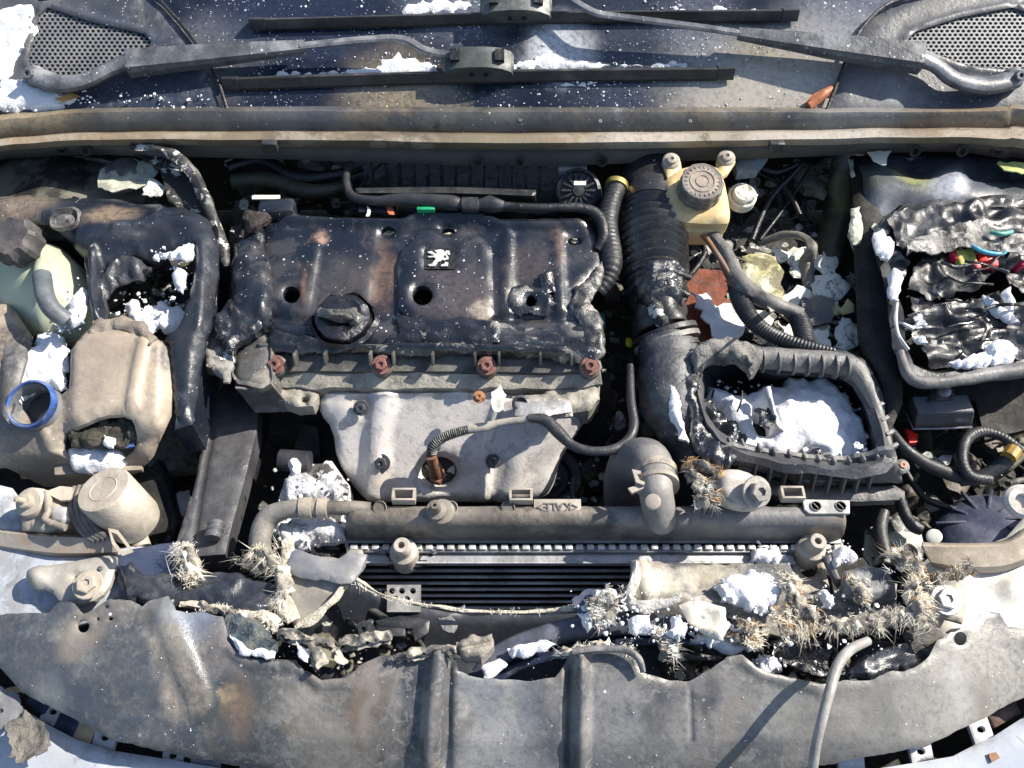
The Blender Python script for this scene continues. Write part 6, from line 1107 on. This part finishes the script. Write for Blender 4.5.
# curved bonnet latch arch
t = thing('latch_arch', 'curved blue black arch with powder behind the torn bumper top', 'arch bracket', P(560, 640, -.06))
am_ = M('blue_black_arch', (.04, .048, .07), (.06, .065, .08), rough=.35, ns=12, dust=.45, dustc=(.16, .17, .21), bump=.2)
def aw(name, pth, m): return hose(name, pth, m, t, 14, smooth=8, flat=.5)
aw('outer_arch', [(478, 676, -.05, 9), (500, 655, -.045, 11), (535, 640, -.04, 12), (580, 628, -.038, 12), (630, 624, -.038, 11), (700, 626, -.04, 10), (760, 630, -.045, 8)], am_)
aw('inner_arch', [(488, 684, -.06, 6), (515, 666, -.055, 7), (550, 654, -.05, 7), (600, 644, -.048, 7), (660, 640, -.048, 6), (740, 642, -.05, 6)], M('deep_navy_arch', (.02, .03, .06), rough=.3, dust=.2))
g = G(); sheetg(g, [(508, 646), (525, 640), (548, 636), (556, 640), (545, 648), (525, 654), (512, 652)], H(-.018), th=.004, step=3.5, amp=.003, rnd=(5, .008), jag=(3, .12)); sheetg(g, [(484, 664), (500, 658), (508, 664), (494, 676), (482, 678)], H(-.024), th=.003, step=3.5, amp=.004, rnd=(4, .004), jag=(3, .15))
tag(g.build('powder_patch', snow, None, 60), 'white powder smear on top of the blue black arch', 'powder', kind='stuff')
o = sheet('torn_block', [(456, 640), (474, 634), (492, 632), (494, 644), (482, 658), (462, 654)], H(.0), M('frayed_block', (.3, .27, .23), (.2, .18, .15), ns=60, bump=.9), th=.02, step=3.6, amp=.003, freq=50, rnd=(4, .006), jag=(3, .12), ridges=[([(460, 648), (490, 642)], 3, -.004)]); tag(o, 'torn grey brown block of laminated fibre above the bumper ridge', 'torn fragment')
# right torn upper panel
t = thing('torn_upper_panel', 'torn scorched upper panel covered in powder right of the fins', 'torn panel', P(720, 590, -.03))
tp = M('scorched_torn_panel', (.4, .37, .31), (.08, .08, .085), rough=.5, ns=12, mixlo=.44, mixhi=.58, dust=.3, bump=.5, stains=[S(650, 580, -.02, .035, (.62, .57, .47), .85), S(710, 575, -.02, .025, (.3, .27, .19), .6), S(770, 570, -.02, .04, (.07, .07, .08), .8), S(695, 612, -.02, .03, (.6, .55, .46), .8), S(880, 580, -.02, .04, (.07, .075, .09), .9)])
sheet('panel_skin', [(631, 560), (660, 562), (720, 563), (790, 562), (800, 590), (830, 596), (850, 575), (880, 568), (896, 585), (900, 610), (860, 630), (800, 634), (740, 632), (700, 626), (660, 618), (634, 606), (626, 600), (632, 580)], ZF(lambda u, v: -.03 - .02*sm((v-590)/45)), tp, t, th=.005, step=4.5, amp=.005, freq=20, wrink=.002, rnd=(4, .004), jag=(3, .12), ridges=[([(640, 562), (650, 600)], 10, .005), ([(670, 600), (720, 612), (740, 600)], 14, .01)])
sheet('curled_shell', [(680, 600), (700, 598), (725, 606), (732, 622), (722, 640), (706, 632), (690, 620)], H(.0), M('bleached_curl', (.62, .58, .5), (.45, .41, .34), rough=.6, ns=20, bump=.4), t, th=.004, step=4, amp=.006, freq=25, rnd=(5, .006), jag=(3, .08), bowls=[(706, 615, 18, -.01)])
sheet('smooth_lobe', [(846, 568), (870, 562), (888, 566), (898, 580), (900, 596), (870, 600), (846, 594)], H(-.01), M('dark_blue_grey_lobe', (.07, .075, .09), (.1, .1, .11), rough=.4, dust=.3), t, th=.01, step=4.5, rnd=(8, .01))
sheet('torn_flap', [(572, 600), (586, 590), (600, 588), (606, 602), (592, 614), (576, 612)], H(-.01), blu2, t, th=.004, step=4, amp=.002, jag=(2, .1))
g = G()
for poly, z in [([(718, 585), (732, 572), (752, 566), (772, 572), (782, 584), (778, 604), (765, 612), (745, 606), (728, 598)], -.008), ([(628, 616), (640, 612), (654, 618), (652, 628), (640, 634), (630, 626)], .0), ([(822, 588), (832, 586), (838, 600), (832, 608), (824, 600)], -.005), ([(672, 616), (684, 612), (688, 628), (680, 640), (668, 632)], .0), ([(750, 660), (770, 652), (786, 660), (782, 672), (765, 674)], -.045), ([(755, 545), (775, 546), (790, 554), (786, 562), (765, 560), (750, 556)], -.03), ([(836, 548), (850, 546), (858, 556), (850, 562), (836, 560)], -.02), ([(578, 612), (600, 606), (620, 610), (612, 620), (588, 624)], -.004), ([(690, 628), (712, 632), (740, 640), (760, 648), (730, 650), (700, 642)], -.02)]:
    sheetg(g, poly, H(z), th=.005, step=2.6, amp=.006, freq=70, rnd=(5, .008), jag=(6, .12), crumb=14)
crumbs(g, [(570, 590), (900, 600), (900, 650), (570, 640)], H(-.01), 160, .0008, .004, 41)
tag(g.build('powder_patch', snow, None, 60), 'bright white powder mounds on the torn upper panel', 'powder', kind='stuff')
hose('frayed_rim', [(636, 562, -.022, 3), (634, 580, -.022, 5), (628, 600, -.02, 7), (640, 606, -.015, 6), (665, 604, -.01, 5), (680, 598, -.005, 4)], M('white_frayed_edge', (.66, .64, .6), (.4, .39, .36), rough=.8, ns=70, bump=1, bd=.004), t, 9, smooth=10, wob=.8)
# tufts
F4 = [fib1, fib2, fib3, fib4, M('matted_ash', (.5, .46, .38), (.16, .14, .12), rough=.9, ns=60, mixlo=.42, mixhi=.6, bump=1, bs=260, bd=.004, c3=(.66, .62, .54), blot=[(35, .58, .66, (.05, .045, .04), .8)])]
def tuft(path, sp, n, L, label, seed, mis=(0, 1), core=None, cr_=.006, wid=.0004):
    g = G(); rng = random.Random(seed); q = cr(path, 4); left = []; right = []
    for i, a in enumerate(q):
        b = q[min(i+1, len(q)-1)]; c = q[max(i-1, 0)]; dx, dy = b[0]-c[0], b[1]-c[1]; l = math.hypot(dx, dy) or 1; w_ = sp/.00125*(.75 + .5*rng.random())*(.55 if i in (0, len(q)-1) else 1)
        left.append((a[0]-dy/l*w_, a[1]+dx/l*w_)); right.append((a[0]+dy/l*w_, a[1]-dx/l*w_))
    zz = lambda u, v: min(q, key=lambda a: (a[0]-u)**2+(a[1]-v)**2)[2]
    cm_ = core if core is not None else mis[0]
    if len(label) and sp > .003: 
        for k_ in (0, 1): sheetg(g, left + right[::-1], ZF(lambda u, v: zz(u, v) - .003 + k_*.004), th=.003, step=2.8, amp=.008, freq=55, wrink=.004, wfreq=(120, 50), rnd=(4, .006), jag=(7, .12), mi=cm_ if k_ == 0 else 4, seed=seed+k_*13)
    fibres(g, path, sp*.9, n, L*.5, seed, mis, wid*.8); o = g.build('fibre_tuft', F4, None, 70); return tag(o, label, 'fibre tuft', 'torn glass fibre tufts along the front')
tuft([(182, 545, -.004), (190, 558, 0), (194, 572, 0), (182, 578, 0)], .008, 900, .022, 'cream fibre tuft standing at the foot of the flat duct', 1, (0, 0, 1), cr_=.009)
tuft([(255, 548, 0), (268, 556, 0), (280, 568, 0), (284, 585, 0), (278, 602, -.01)], .007, 900, .022, 'long cream fibre tuft left of the torn tan shell', 2, (0, 0, 1), cr_=.006)
tuft([(238, 560, -.01), (252, 562, -.01), (262, 570, -.01)], .007, 350, .018, 'dark grey fibre fringe beside the long cream tuft', 3, (3, 3, 0), 3)
tuft([(200, 605, -.01), (230, 612, -.01), (255, 620, -.01), (276, 628, -.012)], .006, 500, .009, 'white crusty fibres along the top of the blue scorched hollow', 4, (1, 1, 0), cr_=.006)
tuft([(590, 608, 0), (604, 596, .005), (612, 600, .005), (606, 616, 0), (592, 616, 0)], .008, 700, .016, 'grey white fibre tuft at the right end of the fins', 5, (1, 1, 3, 0), cr_=.008)
tuft([(655, 628, -.01), (665, 640, -.012), (672, 655, -.02)], .006, 500, .018, 'white fibre tuft hanging down below the curled shell', 6, (1, 1, 3), cr_=.007)
tuft([(740, 620, 0), (752, 630, 0), (758, 642, -.006), (748, 640, -.004)], .007, 500, .014, 'orange brown fibre knot right of the curled shell', 7, (0, 2, 0), cr_=.007)
tuft([(788, 576, 0), (796, 600, .002), (812, 616, .002), (798, 626, 0), (780, 618, 0), (810, 632, -.004)], .009, 1300, .018, 'golden brown fibre tuft below the right rubber mount', 8, (0, 2, 0, 0), cr_=.009)
tuft([(852, 577, 0), (860, 590, .002), (866, 600, 0)], .006, 450, .014, 'tan fibre tuft standing on the dark smooth lobe', 9, (0, 2, 3), cr_=.008)
tuft([(830, 625, -.006), (855, 622, -.004), (880, 620, -.002), (905, 614, 0), (925, 622, 0)], .009, 1400, .018, 'cream and grey fibre roll in front of the right wing bolt', 10, (0, 1, 3, 0), cr_=.011)
tuft([(896, 556, .01), (908, 560, .012), (918, 572, .01), (912, 590, .008), (920, 602, .006), (926, 612, .002)], .008, 1300, .02, 'tall cream fibre tuft below the mottled bracket', 11, (0, 1, 0, 2), cr_=.010)
tuft([(934, 578, .004), (950, 572, .006), (964, 568, .008), (970, 566, .008)], .006, 600, .014, 'brown and white fibre strip lying on the right wing edge', 12, (2, 1, 3, 0), 3, cr_=.008)
tuft([(690, 470, .05), (700, 480, .05), (706, 492, .045), (716, 500, .045), (694, 500, .04)], .008, 800, .016, 'grey and rust brown fibre tangle beside the big lug bolt', 13, (3, 1, 3, 2), 3, cr_=.009)
tuft([(686, 462, .05), (708, 466, .055), (722, 472, .055)], .004, 260, .014, 'rust orange fibre fringe above the lug', 14, (2,), cr_=.003)
tuft([(560, 652, -.01), (580, 648, -.008), (610, 646, -.008), (634, 648, -.01)], .004, 350, .012, 'thin tan fibre fringe on the bumper top right of centre', 15, (0, 3, 1), cr_=.004)
tuft([(730, 635, -.01), (750, 640, -.02)], .006, 200, .012, 'small dark brown fibre knot beneath the orange knot', 16, (2, 3), 2, cr_=.005)
tuft([(345, 578, -.014), (380, 594, -.032), (430, 605, -.037), (500, 611, -.037), (570, 609, -.037)], .0016, 380, .006, 'thin white fringe edging the torn moulding below the fins', 17, (1, 1, 0), cr_=.0018, wid=.0004)['kind'] = 'stuff'
# ================================================================== BUMPER UPPER PANEL (melted, draped)
srng = random.Random(5)
STK = [(tuple(P(srng.uniform(280, 1000), srng.uniform(680, 740), -.03)), srng.uniform(.02, .045), srng.choice([(.34, .32, .29), (.30, .29, .28), (.06, .06, .065), (.16, .12, .09), (.38, .37, .35)]), srng.uniform(.4, .75), (srng.uniform(1.6, 3.2), .55, 1)) for _ in range(22)]
pm = M('heat_stained_sunlit_panel', (.085, .088, .094), (.135, .13, .123), rough=.34, ns=5, blot=[(4, .48, .66, (.028, .032, .042), .8), (7, .54, .7, (.22, .2, .17), .55), (150, .5, .62, (.07, .07, .07), .3), (90, .56, .66, (.36, .35, .33), .3), (15, .6, .7, (.13, .095, .065), .5), (40, .6, .68, (.04, .04, .045), .35)], dust=.25, dustc=(.34, .33, .31), specks=.015, bump=.3, bs=260, bd=.0012, stains=[
    S(40, 660, -.03, .10, (.06, .075, .1), .8), S(130, 700, -.05, .12, (.05, .065, .085), .8), S(230, 690, -.04, .06, (.045, .055, .06), .8), S(250, 710, -.05, .06, (.05, .06, .06), .7), S(90, 630, -.02, .035, (.27, .23, .18), .7), S(80, 650, -.02, .035, (.24, .2, .16), .7, (1, 1.5, 1)),  # bluish dark patches at the left also put shade into the panel colour
    S(170, 640, -.01, .045, (.32, .28, .23), .8, (1.8, 1, 1)), S(186, 690, -.03, .045, (.36, .31, .25), .85, (1.7, 1, 1)), S(55, 700, -.05, .035, (.22, .23, .23), .7), S(185, 605, .0, .035, (.28, .32, .36), .7),
    S(235, 635, .0, .05, (.2, .18, .175), .7), S(200, 620, .0, .03, (.1, .13, .2), .7), S(240, 700, -.04, .035, (.26, .17, .115), .5, (1.2, .8, 1)), S(228, 690, -.04, .02, (.35, .26, .17), .7), S(275, 680, -.04, .02, (.3, .25, .19), .7, (2, .6, 1)), S(255, 718, -.05, .03, (.2, .14, .1), .5), S(330, 720, -.05, .06, (.2, .19, .17), .6, (1.4, .7, 1)), S(370, 700, -.04, .04, (.17, .13, .1), .6),
    S(500, 690, -.03, .06, (.15, .155, .165), .6), S(575, 700, -.04, .03, (.3, .28, .22), .6, (2, .5, 1)), S(620, 690, -.04, .04, (.2, .2, .2), .6), S(700, 700, -.04, .05, (.12, .12, .125), .6), S(680, 740, -.05, .05, (.24, .23, .215), .6), S(900, 680, -.04, .13, (.27, .26, .235), .8), S(840, 710, -.05, .11, (.2, .195, .18), .7), S(970, 690, -.05, .12, (.32, .305, .275), .85), S(500, 700, -.03, .06, (.26, .27, .28), .7), S(610, 720, -.05, .06, (.28, .275, .27), .7), S(760, 700, -.05, .06, (.27, .265, .25), .7), S(760, 660, -.02, .03, (.26, .24, .22), .6), S(900, 640, 0, .03, (.2, .21, .24), .6), S(500, 760, -.08, .07, (.3, .3, .3), .6)] + STK)  # large pale warm patches at the right paint sunlight among the stains
top_e = [(-60, 600), (0, 613), (48, 611), (58, 600), (72, 601), (82, 614), (96, 606), (108, 598), (130, 600), (142, 606), (150, 598), (168, 596), (178, 612), (205, 612), (222, 616), (226, 630), (232, 648), (248, 656), (280, 660), (296, 660), (306, 672), (322, 680), (345, 678), (362, 664), (380, 655), (410, 655), (430, 654), (436, 652), (446, 648), (454, 656), (458, 670), (470, 675), (500, 678), (530, 679), (556, 676), (566, 662), (570, 651), (600, 648), (628, 650), (638, 658), (642, 672), (665, 680), (690, 680), (715, 666), (728, 657), (742, 655), (756, 668), (780, 676), (805, 680), (822, 684), (845, 680), (870, 680), (890, 672), (915, 668), (930, 655), (938, 640), (960, 628), (974, 622), (984, 610), (1000, 612), (1010, 626), (1030, 628), (1100, 620)]
bot_e = [(1100, 660), (1040, 690), (1010, 703), (980, 720), (930, 744), (860, 758), (780, 772), (680, 785), (560, 795), (430, 788), (300, 776), (180, 755), (110, 738), (60, 712), (20, 690), (0, 668), (-40, 640)]
def pz(u, v):
    a = interp(v, [600, 640, 680, 740, 800], [.002, -.004, -.018, -.05, -.10]); return a - .05*sm((abs(u-512)-380)/250)
t = thing('bumper_top_panel', 'heat stained grey plastic panel draped along the front with torn top edge', 'front panel', P(512, 720, -.04))
sheet('panel_skin', top_e + bot_e, ZF(pz), pm, t, th=.003, step=5, amp=.0022, freq=11, rnd=(3, .002), jag=(1.7, .09), holes=[ell(82, 625, 6, 6.5, 14), ell(961, 638, 6.5, 7, 14), ell(106, 606, 2, 2, 8), ell(97, 618, 1.8, 1.8, 8), ell(110, 618, 2.5, 1.8, 8)],
    ridges=[([(168, 612), (180, 650), (200, 700)], 20, .010), ([(440, 652), (436, 690), (430, 790)], 13, .016), ([(448, 660), (446, 790)], 7, -.006), ([(578, 655), (580, 700), (578, 790)], 12, .014), ([(572, 664), (570, 790)], 8, -.010), ([(690, 690), (692, 740)], 4, -.002), ([(230, 650), (250, 664), (300, 668), (322, 686), (350, 684)], 9, .005), ([(742, 660), (760, 674), (820, 690)], 8, .005)],
    bowls=[(505, 720, 75, -.010), (300, 730, 80, .008), (640, 710, 60, .006), (380, 700, 60, .006)])
g = G()
for poly, z in [([(228, 632), (250, 648), (275, 650), (272, 658), (240, 652)], .004), ([(296, 640), (308, 650), (306, 662), (298, 656)], .006)]: sheetg(g, poly, H(z), th=.003, step=3.5, amp=.003, rnd=(4, .004), jag=(3, .12))
crumbs(g, [(150, 600), (230, 620), (215, 760), (170, 740), (150, 680)], ZF(lambda u, v: pz(u, v)+.002), 50, .0003, .0009, 51); crumbs(g, [(0, 620), (1024, 640), (1000, 700), (512, 780), (60, 710)], ZF(lambda u, v: pz(u, v)+.001), 220, .0002, .0007, 52)
tag(g.build('powder_patch', snow, None, 60), 'powder specks and streaks on the heat stained front panel', 'powder', kind='stuff')
o = sheet('scorched_hollow', [(218, 618), (235, 616), (262, 624), (276, 640), (278, 652), (255, 656), (235, 648), (222, 634)], H(-.004), M('iridescent_char', (.03, .05, .075), (.16, .17, .15), rough=.35, ns=60, dust=.3, bump=1.1, bs=80, bd=.006), th=.006, step=3.4, amp=.006, freq=50, wrink=.004, jag=(4, .1)); tag(o, 'blue black charred hollow at the upper left of the front panel', 'charred patch')
def flap(path, m_):
    q = cr([a[:3] for a in path], 4); w_ = path[0][3]*.85; L1, L2 = [], []; r0 = random.Random(int(path[0][0]))
    for i, a in enumerate(q):
        b = q[min(i+1, len(q)-1)]; c = q[max(i-1, 0)]; dx, dy = b[0]-c[0], b[1]-c[1]; l = math.hypot(dx, dy) or 1; ww = w_*r0.uniform(.5, 1.25)
        L1.append((a[0]-dy/l*ww, a[1]+dx/l*ww)); L2.append((a[0]+dy/l*ww, a[1]-dx/l*ww))
    zz = lambda u, v: min(q, key=lambda a: (a[0]-u)**2+(a[1]-v)**2)[2]
    g = G(); sheetg(g, L1 + L2[::-1], ZF(zz), th=.0015, step=2.6, amp=.005, freq=60, wrink=.004, wfreq=(80, 80), rnd=(2, .0015), jag=(4, .16)); sheetg(g, L1[::-1] + [(u+r0.uniform(-2, 2), v+4) for u, v in L1], ZF(lambda u, v: zz(u, v)-.006), th=.0015, step=2.6, amp=.006, freq=60, jag=(3, .2))
    return g.build('torn_strip', M('torn_skin', (.42, .38, .31), (.12, .11, .1), rough=.6, ns=45, mixlo=.45, mixhi=.58, dust=.3, bump=.7, blot=[(40, .56, .66, (.03, .03, .032), .8)]), t, 70)
flap([(276, 632, 0, 5.8), (300, 636, .0, 6.5), (325, 640, 0, 5.8), (336, 650, 0, 5.8), (344, 664, 0, 5.8)], fray)
flap([(338, 645, 0, 5.8), (352, 640, 0, 7.2), (372, 638, 0, 7.2), (392, 636, 0, 5.8)], fray)
flap([(310, 644, .004, 7.2), (318, 656, .004, 8.7), (322, 666, .002, 5.8)], xm)
flap([(392, 656, 0, 4.3), (420, 652, .004, 7.2), (440, 648, .006, 8.7), (458, 650, .008, 7.2)], fray)
hose('rolled_edge', [(572, 652, .002, 4), (600, 649, .004, 4), (625, 650, .004, 4), (638, 658, .002, 4), (643, 672, -.004, 3)], grey, t, 8, smooth=8, wob=.2)
tag(hose('release_cable', [(868, 641, .0, 4.5), (850, 650, .012, 5.2), (838, 665, .02, 5.5), (830, 690, .022, 5.2), (822, 720, .015, 5), (816, 745, .0, 5), (812, 775, -.02, 5)], M('dusty_cable', (.24, .23, .22), (.36, .35, .33), rough=.5, dust=.4, bump=.3, ns=40), None, 14, smooth=8), 'loose grey release cable hanging over the front panel', 'cable')
o = bpy.data.objects['release_cable']
# dark debris in the right opening
g = G(); lumpg(g, P(925, 640, -.03), (.02, .018, .01), .6, 50, 3, 6); tag(g.build('charred_lump', M('greyish_char', (.16, .15, .13), (.04, .04, .04), ns=60, bump=1)), 'grey charred lump beside the right panel hole', 'charred lump')
g = G(); sheetg(g, [(840, 674), (860, 660), (880, 650), (905, 640), (926, 632), (936, 640), (930, 658), (914, 668), (890, 672), (868, 680)], H(-.03), th=.005, step=3, amp=.004, freq=30, wrink=.005, wfreq=(20, 50), rnd=(5, .006), jag=(3, .1)); tag(g.build('charred_edge', xd), 'blue black melted edge inside the right opening', 'charred lump')
sheet('dark_crumple', [(770, 640), (800, 640), (830, 650), (826, 676), (800, 674), (780, 668)], H(-.06), gloss, th=.006, step=4, amp=.012, freq=40, wrink=.006, jag=(4, .1)); tag(bpy.data.objects['dark_crumple'], 'dark crumpled plastic inside the opening left of the cable', 'crumpled plastic')
# dead leaf bottom left, and blackened scrap
o = sheet('dead_leaf', [(6, 724), (20, 718), (26, 712), (36, 718), (46, 722), (48, 738), (46, 752), (34, 758), (24, 764), (8, 756), (12, 742)], H(-.055), M('grey_brown_leaf', (.2, .185, .16), (.11, .1, .09), rough=.7, ns=70, bump=1, bd=.004), th=.002, step=3.2, amp=.006, freq=40, jag=(5, .16), wrink=.003, wfreq=(60, 60)); tag(o, 'crumpled grey brown burnt scrap on the bumper at bottom left', 'burnt scrap')
o = sheet('corner_flap', [(-30, 680), (0, 688), (18, 696), (22, 712), (10, 728), (-10, 730), (-30, 720)], H(-.06), M('grey_flap', (.17, .17, .18), (.12, .12, .13), rough=.5, dust=.4), th=.003, step=4, amp=.004, jag=(3, .1), holes=[ell(2, 711, 2.5, 2.5, 8)]); tag(o, 'grey torn flap curling over the bumper at the left edge', 'torn fragment')
o = sheet('rust_chip', [(988, 754), (996, 752), (1000, 758), (992, 762)], ZF(lambda u, v: bz(u, v)+.003), M('brown_chip', (.35, .17, .09)), th=.002, step=3, jag=(1, .2)); tag(o, 'tiny brown chip on the white bumper at bottom right', 'debris')
# ================================================================== GRIME AND LOOSE BITS IN THE DEEP GAPS
dull = [M('dull_wire_grey', (.07, .07, .068), (.03, .03, .03), dust=.4), M('dull_olive_bracket', (.12, .12, .085), (.05, .05, .035), rough=.6, ns=30, dust=.4, dustc=(.22, .21, .16), bump=.5), soot, M('ash_flake_mix', (.42, .42, .38), (.12, .12, .11), rough=.9, ns=60, bump=.8), M('oily_brown_casting', (.09, .075, .055), (.035, .03, .025), rough=.5, ns=30, dust=.3, bump=.6)]
def clutter(poly, z0, z1, nw, nb, nf, seed, label, flow=(0, 1)):
    rng = random.Random(seed); g = G(); u0 = min(p[0] for p in poly); u1 = max(p[0] for p in poly); v0 = min(p[1] for p in poly); v1 = max(p[1] for p in poly)
    def pt():
        for _ in range(60):
            q = (rng.uniform(u0, u1), rng.uniform(v0, v1))
            if inside(q, poly): return q
        return q
    for i in range(nb):
        u, v = pt(); z = rng.uniform(z0, z1) - .02; a = rng.uniform(8, 24); b = rng.uniform(6, 18); an = rng.uniform(0, 3)
        q = [(u + x*a*math.cos(an)-y*b*math.sin(an), v + x*a*math.sin(an)+y*b*math.cos(an)) for x, y in [(-1, -.7), (-.3, -1), (.8, -.8), (1, .2), (.5, 1), (-.6, .9), (-1.1, .2)]]
        sheetg(g, q, PN(P(u, v, z), (rng.gauss(0, .3), rng.gauss(0, .3), 1)), th=.01, step=5, amp=.004, freq=40, rnd=(4, .005), jag=(1.5, .1), mi=rng.choice([1, 4, 4, 2]), seed=i, ridges=[([q[0], (u, v)], 3, .004)])
        if rng.random() < .5: g.lathe([(.007, 0), (.007, .004), (.004, .006), (0, .006)], P(u, v, z+.002), (0, -.2, 1), 12, mi=1)
    for i in range(nw):
        u, v = pt(); z = rng.uniform(z0, z1); L_ = rng.uniform(25, 70); an = math.atan2(flow[1], flow[0]) + rng.gauss(0, .6); pts = []
        for k in range(4):
            pts.append(P(u, v, z)); u += math.cos(an)*L_/3; v += math.sin(an)*L_/3; an += rng.gauss(0, .5); z += rng.gauss(0, .008)
        g.tube(pts, rng.choice([.0015, .0022, .003, .0045]), 7, mi=rng.choice([0, 0, 2, 1]), smooth=5)
    for i in range(nf):
        u, v = pt(); r_ = rng.uniform(2, 6)*(1.6 if rng.random() < .15 else 1)
        sheetg(g, ell(u, v, r_, r_*rng.uniform(.4, 1), 7), PN(P(u, v, rng.uniform(z0, z1)+.004), (rng.gauss(0, .4), rng.gauss(0, .4), 1)), th=.001, step=3, amp=.002, freq=80, jag=(2.4, .3), mi=3, seed=i)
    crumbs(g, poly, H(z1), int(nf*1.6), .0005, .0017, seed, 3)
    return tag(g.build('burnt_debris', dull, None, 60), label, 'debris', kind='stuff')
clutter([(604, 225), (630, 230), (638, 300), (634, 345), (640, 400), (660, 450), (640, 470), (600, 470), (560, 500), (585, 440), (600, 400), (606, 330)], -.20, -.08, 16, 16, 24, 101, 'sooty wires, brackets and flakes in the gap between engine and duct')
clutter([(225, 150), (355, 150), (355, 208), (300, 212), (270, 200), (235, 260), (225, 220)], -.08, .0, 12, 10, 18, 102, 'dark pipes and flakes behind the engine cover at left', (1, .1))
clutter([(210, 250), (232, 260), (215, 300), (212, 350), (240, 420), (255, 560), (330, 560), (280, 540), (265, 500), (300, 430), (330, 440), (336, 480), (280, 480), (180, 470), (200, 420)], -.28, -.14, 14, 22, 26, 103, 'grimy castings and wires in the deep gap left of the engine')
clutter([(735, 155), (850, 155), (845, 235), (740, 240)], -.12, -.03, 16, 10, 22, 104, 'sooty wires and flakes on the bulkhead right of the reservoir', (.3, 1))
clutter([(880, 440), (1030, 400), (1040, 520), (960, 515), (900, 520), (880, 500)], -.16, -.09, 16, 12, 22, 105, 'wires, brackets and flakes in the dark gap above the navy cover', (1, .4))
clutter([(640, 645), (740, 645), (860, 640), (900, 650), (880, 680), (820, 685), (700, 680), (650, 675)], -.10, -.06, 10, 12, 26, 106, 'charred scraps inside the torn opening of the front panel', (1, .1))
clutter([(300, 600), (345, 590), (420, 640), (450, 660), (400, 660), (330, 680), (290, 660)], -.10, -.07, 8, 8, 16, 107, 'charred scraps inside the torn opening left of the latch', (1, .1))
clutter([(520, 440), (600, 430), (610, 500), (560, 502), (590, 470)], -.20, -.14, 6, 8, 16, 108, 'powder flecked castings beside the pulley')
clutter([(100, 245), (195, 240), (195, 330), (110, 330)], -.02, .01, 6, 6, 22, 109, 'charred scraps at the bottom of the melted left housing')
clutter([(690, 238), (850, 235), (860, 345), (740, 345)], -.045, -.03, 8, 0, 46, 110, 'flakes and wires over the burnt battery remains')
g = G(); g.box(P(600, 322, -.03), (.014, .028, .012), None, .002); tag(g.build('teal_connector', M('teal_plastic', (.02, .16, .18), rough=.4, dust=.2)), 'small teal connector between engine cover and bellows', 'connector')
g = G(); g.box(P(647, 412, -.06), (.016, .03, .012), Matrix.Rotation(.4, 3, 'Z'), .002); tag(g.build('teal_connector', M('teal_plastic_dusty', (.05, .16, .2), rough=.4, dust=.3)), 'dusty teal connector beside the melted duct', 'connector')
g = G(); lumpg(g, P(629, 343, -.03), (.006, .007, .005), .6, 90, 2); tag(g.build('yellow_scrap', M('yellow_plastic', (.6, .5, .03))), 'tiny yellow scrap in the gap left of the clamp rings', 'scrap')
tag(hose('grey_pipe', [(632, 345, -.06, 3), (631, 380, -.05, 4), (634, 410, -.05, 4)], rubber, None, 10, smooth=4), 'thin dark pipe standing in the gap beside the duct', 'pipe')
# thin strands and burnt wires over the fuse box
rng_ = random.Random(77)
for i in range(9):
    u, v = rng_.uniform(905, 990), rng_.uniform(235, 345); pts = []; an = rng_.uniform(-.6, .6)
    for k in range(4): pts.append((u, v, .07 + rng_.uniform(-.004, .008), rng_.uniform(.9, 1.8))); u += math.cos(an)*16; v += math.sin(an)*10; an += rng_.gauss(0, .6)
    hose('burnt_wire', pts, rng_.choice([black, foil, gloss]), bpy.data.objects['fuse_box'], 7, smooth=6, wob=.3)
# more pale flakes over the battery remains
t = bpy.data.objects['battery_tray']
for i, (u, v, a, b, z, m) in enumerate([(752, 262, 12, 8, -.028, yel), (764, 282, 10, 12, -.026, yel), (800, 262, 15, 10, -.024, paper), (828, 262, 12, 9, -.02, paper), (838, 288, 10, 12, -.018, paper), (820, 332, 14, 9, -.02, paper), (846, 330, 9, 12, -.018, paper), (786, 338, 12, 9, -.024, paper), (762, 318, 9, 13, -.022, paper), (848, 306, 9, 6, -.016, yel), (730, 262, 8, 6, -.03, paper), (826, 350, 12, 5, -.016, paper)]):
    sheet('crust_flake', ell(u, v, a, b, 9, i), H(z), m, t, th=.002, step=3, amp=.003, freq=60, jag=(5, .11), rnd=(2, .002), seed=40+i)
# collapsed, heat shrunk folds at the lower end of the bellows
t = bpy.data.objects['intake_bellows']
sheet('collapsed_fold', [(634, 262), (650, 256), (672, 258), (688, 266), (690, 290), (684, 304), (668, 300), (652, 304), (636, 298), (630, 280)], ZF(lambda u, v: .058 - .022*sm((abs(u-661)-8)/26) - .012*sm((v-275)/30)), gloss, t, th=.003, step=2.6, amp=.002, freq=30, wrink=.008, wfreq=(16, 70), rnd=(6, .01), jag=(3, .07))
for i, pth in enumerate([[(634, 270, .045, 3), (650, 264, .058, 3.5), (668, 270, .056, 3.5), (690, 278, .04, 3)], [(636, 284, .042, 3), (655, 276, .056, 4), (672, 286, .05, 3.5), (688, 296, .036, 3)]]):
    hose('shrunk_rib', pth, gloss, t, 10, smooth=7, wob=.3)
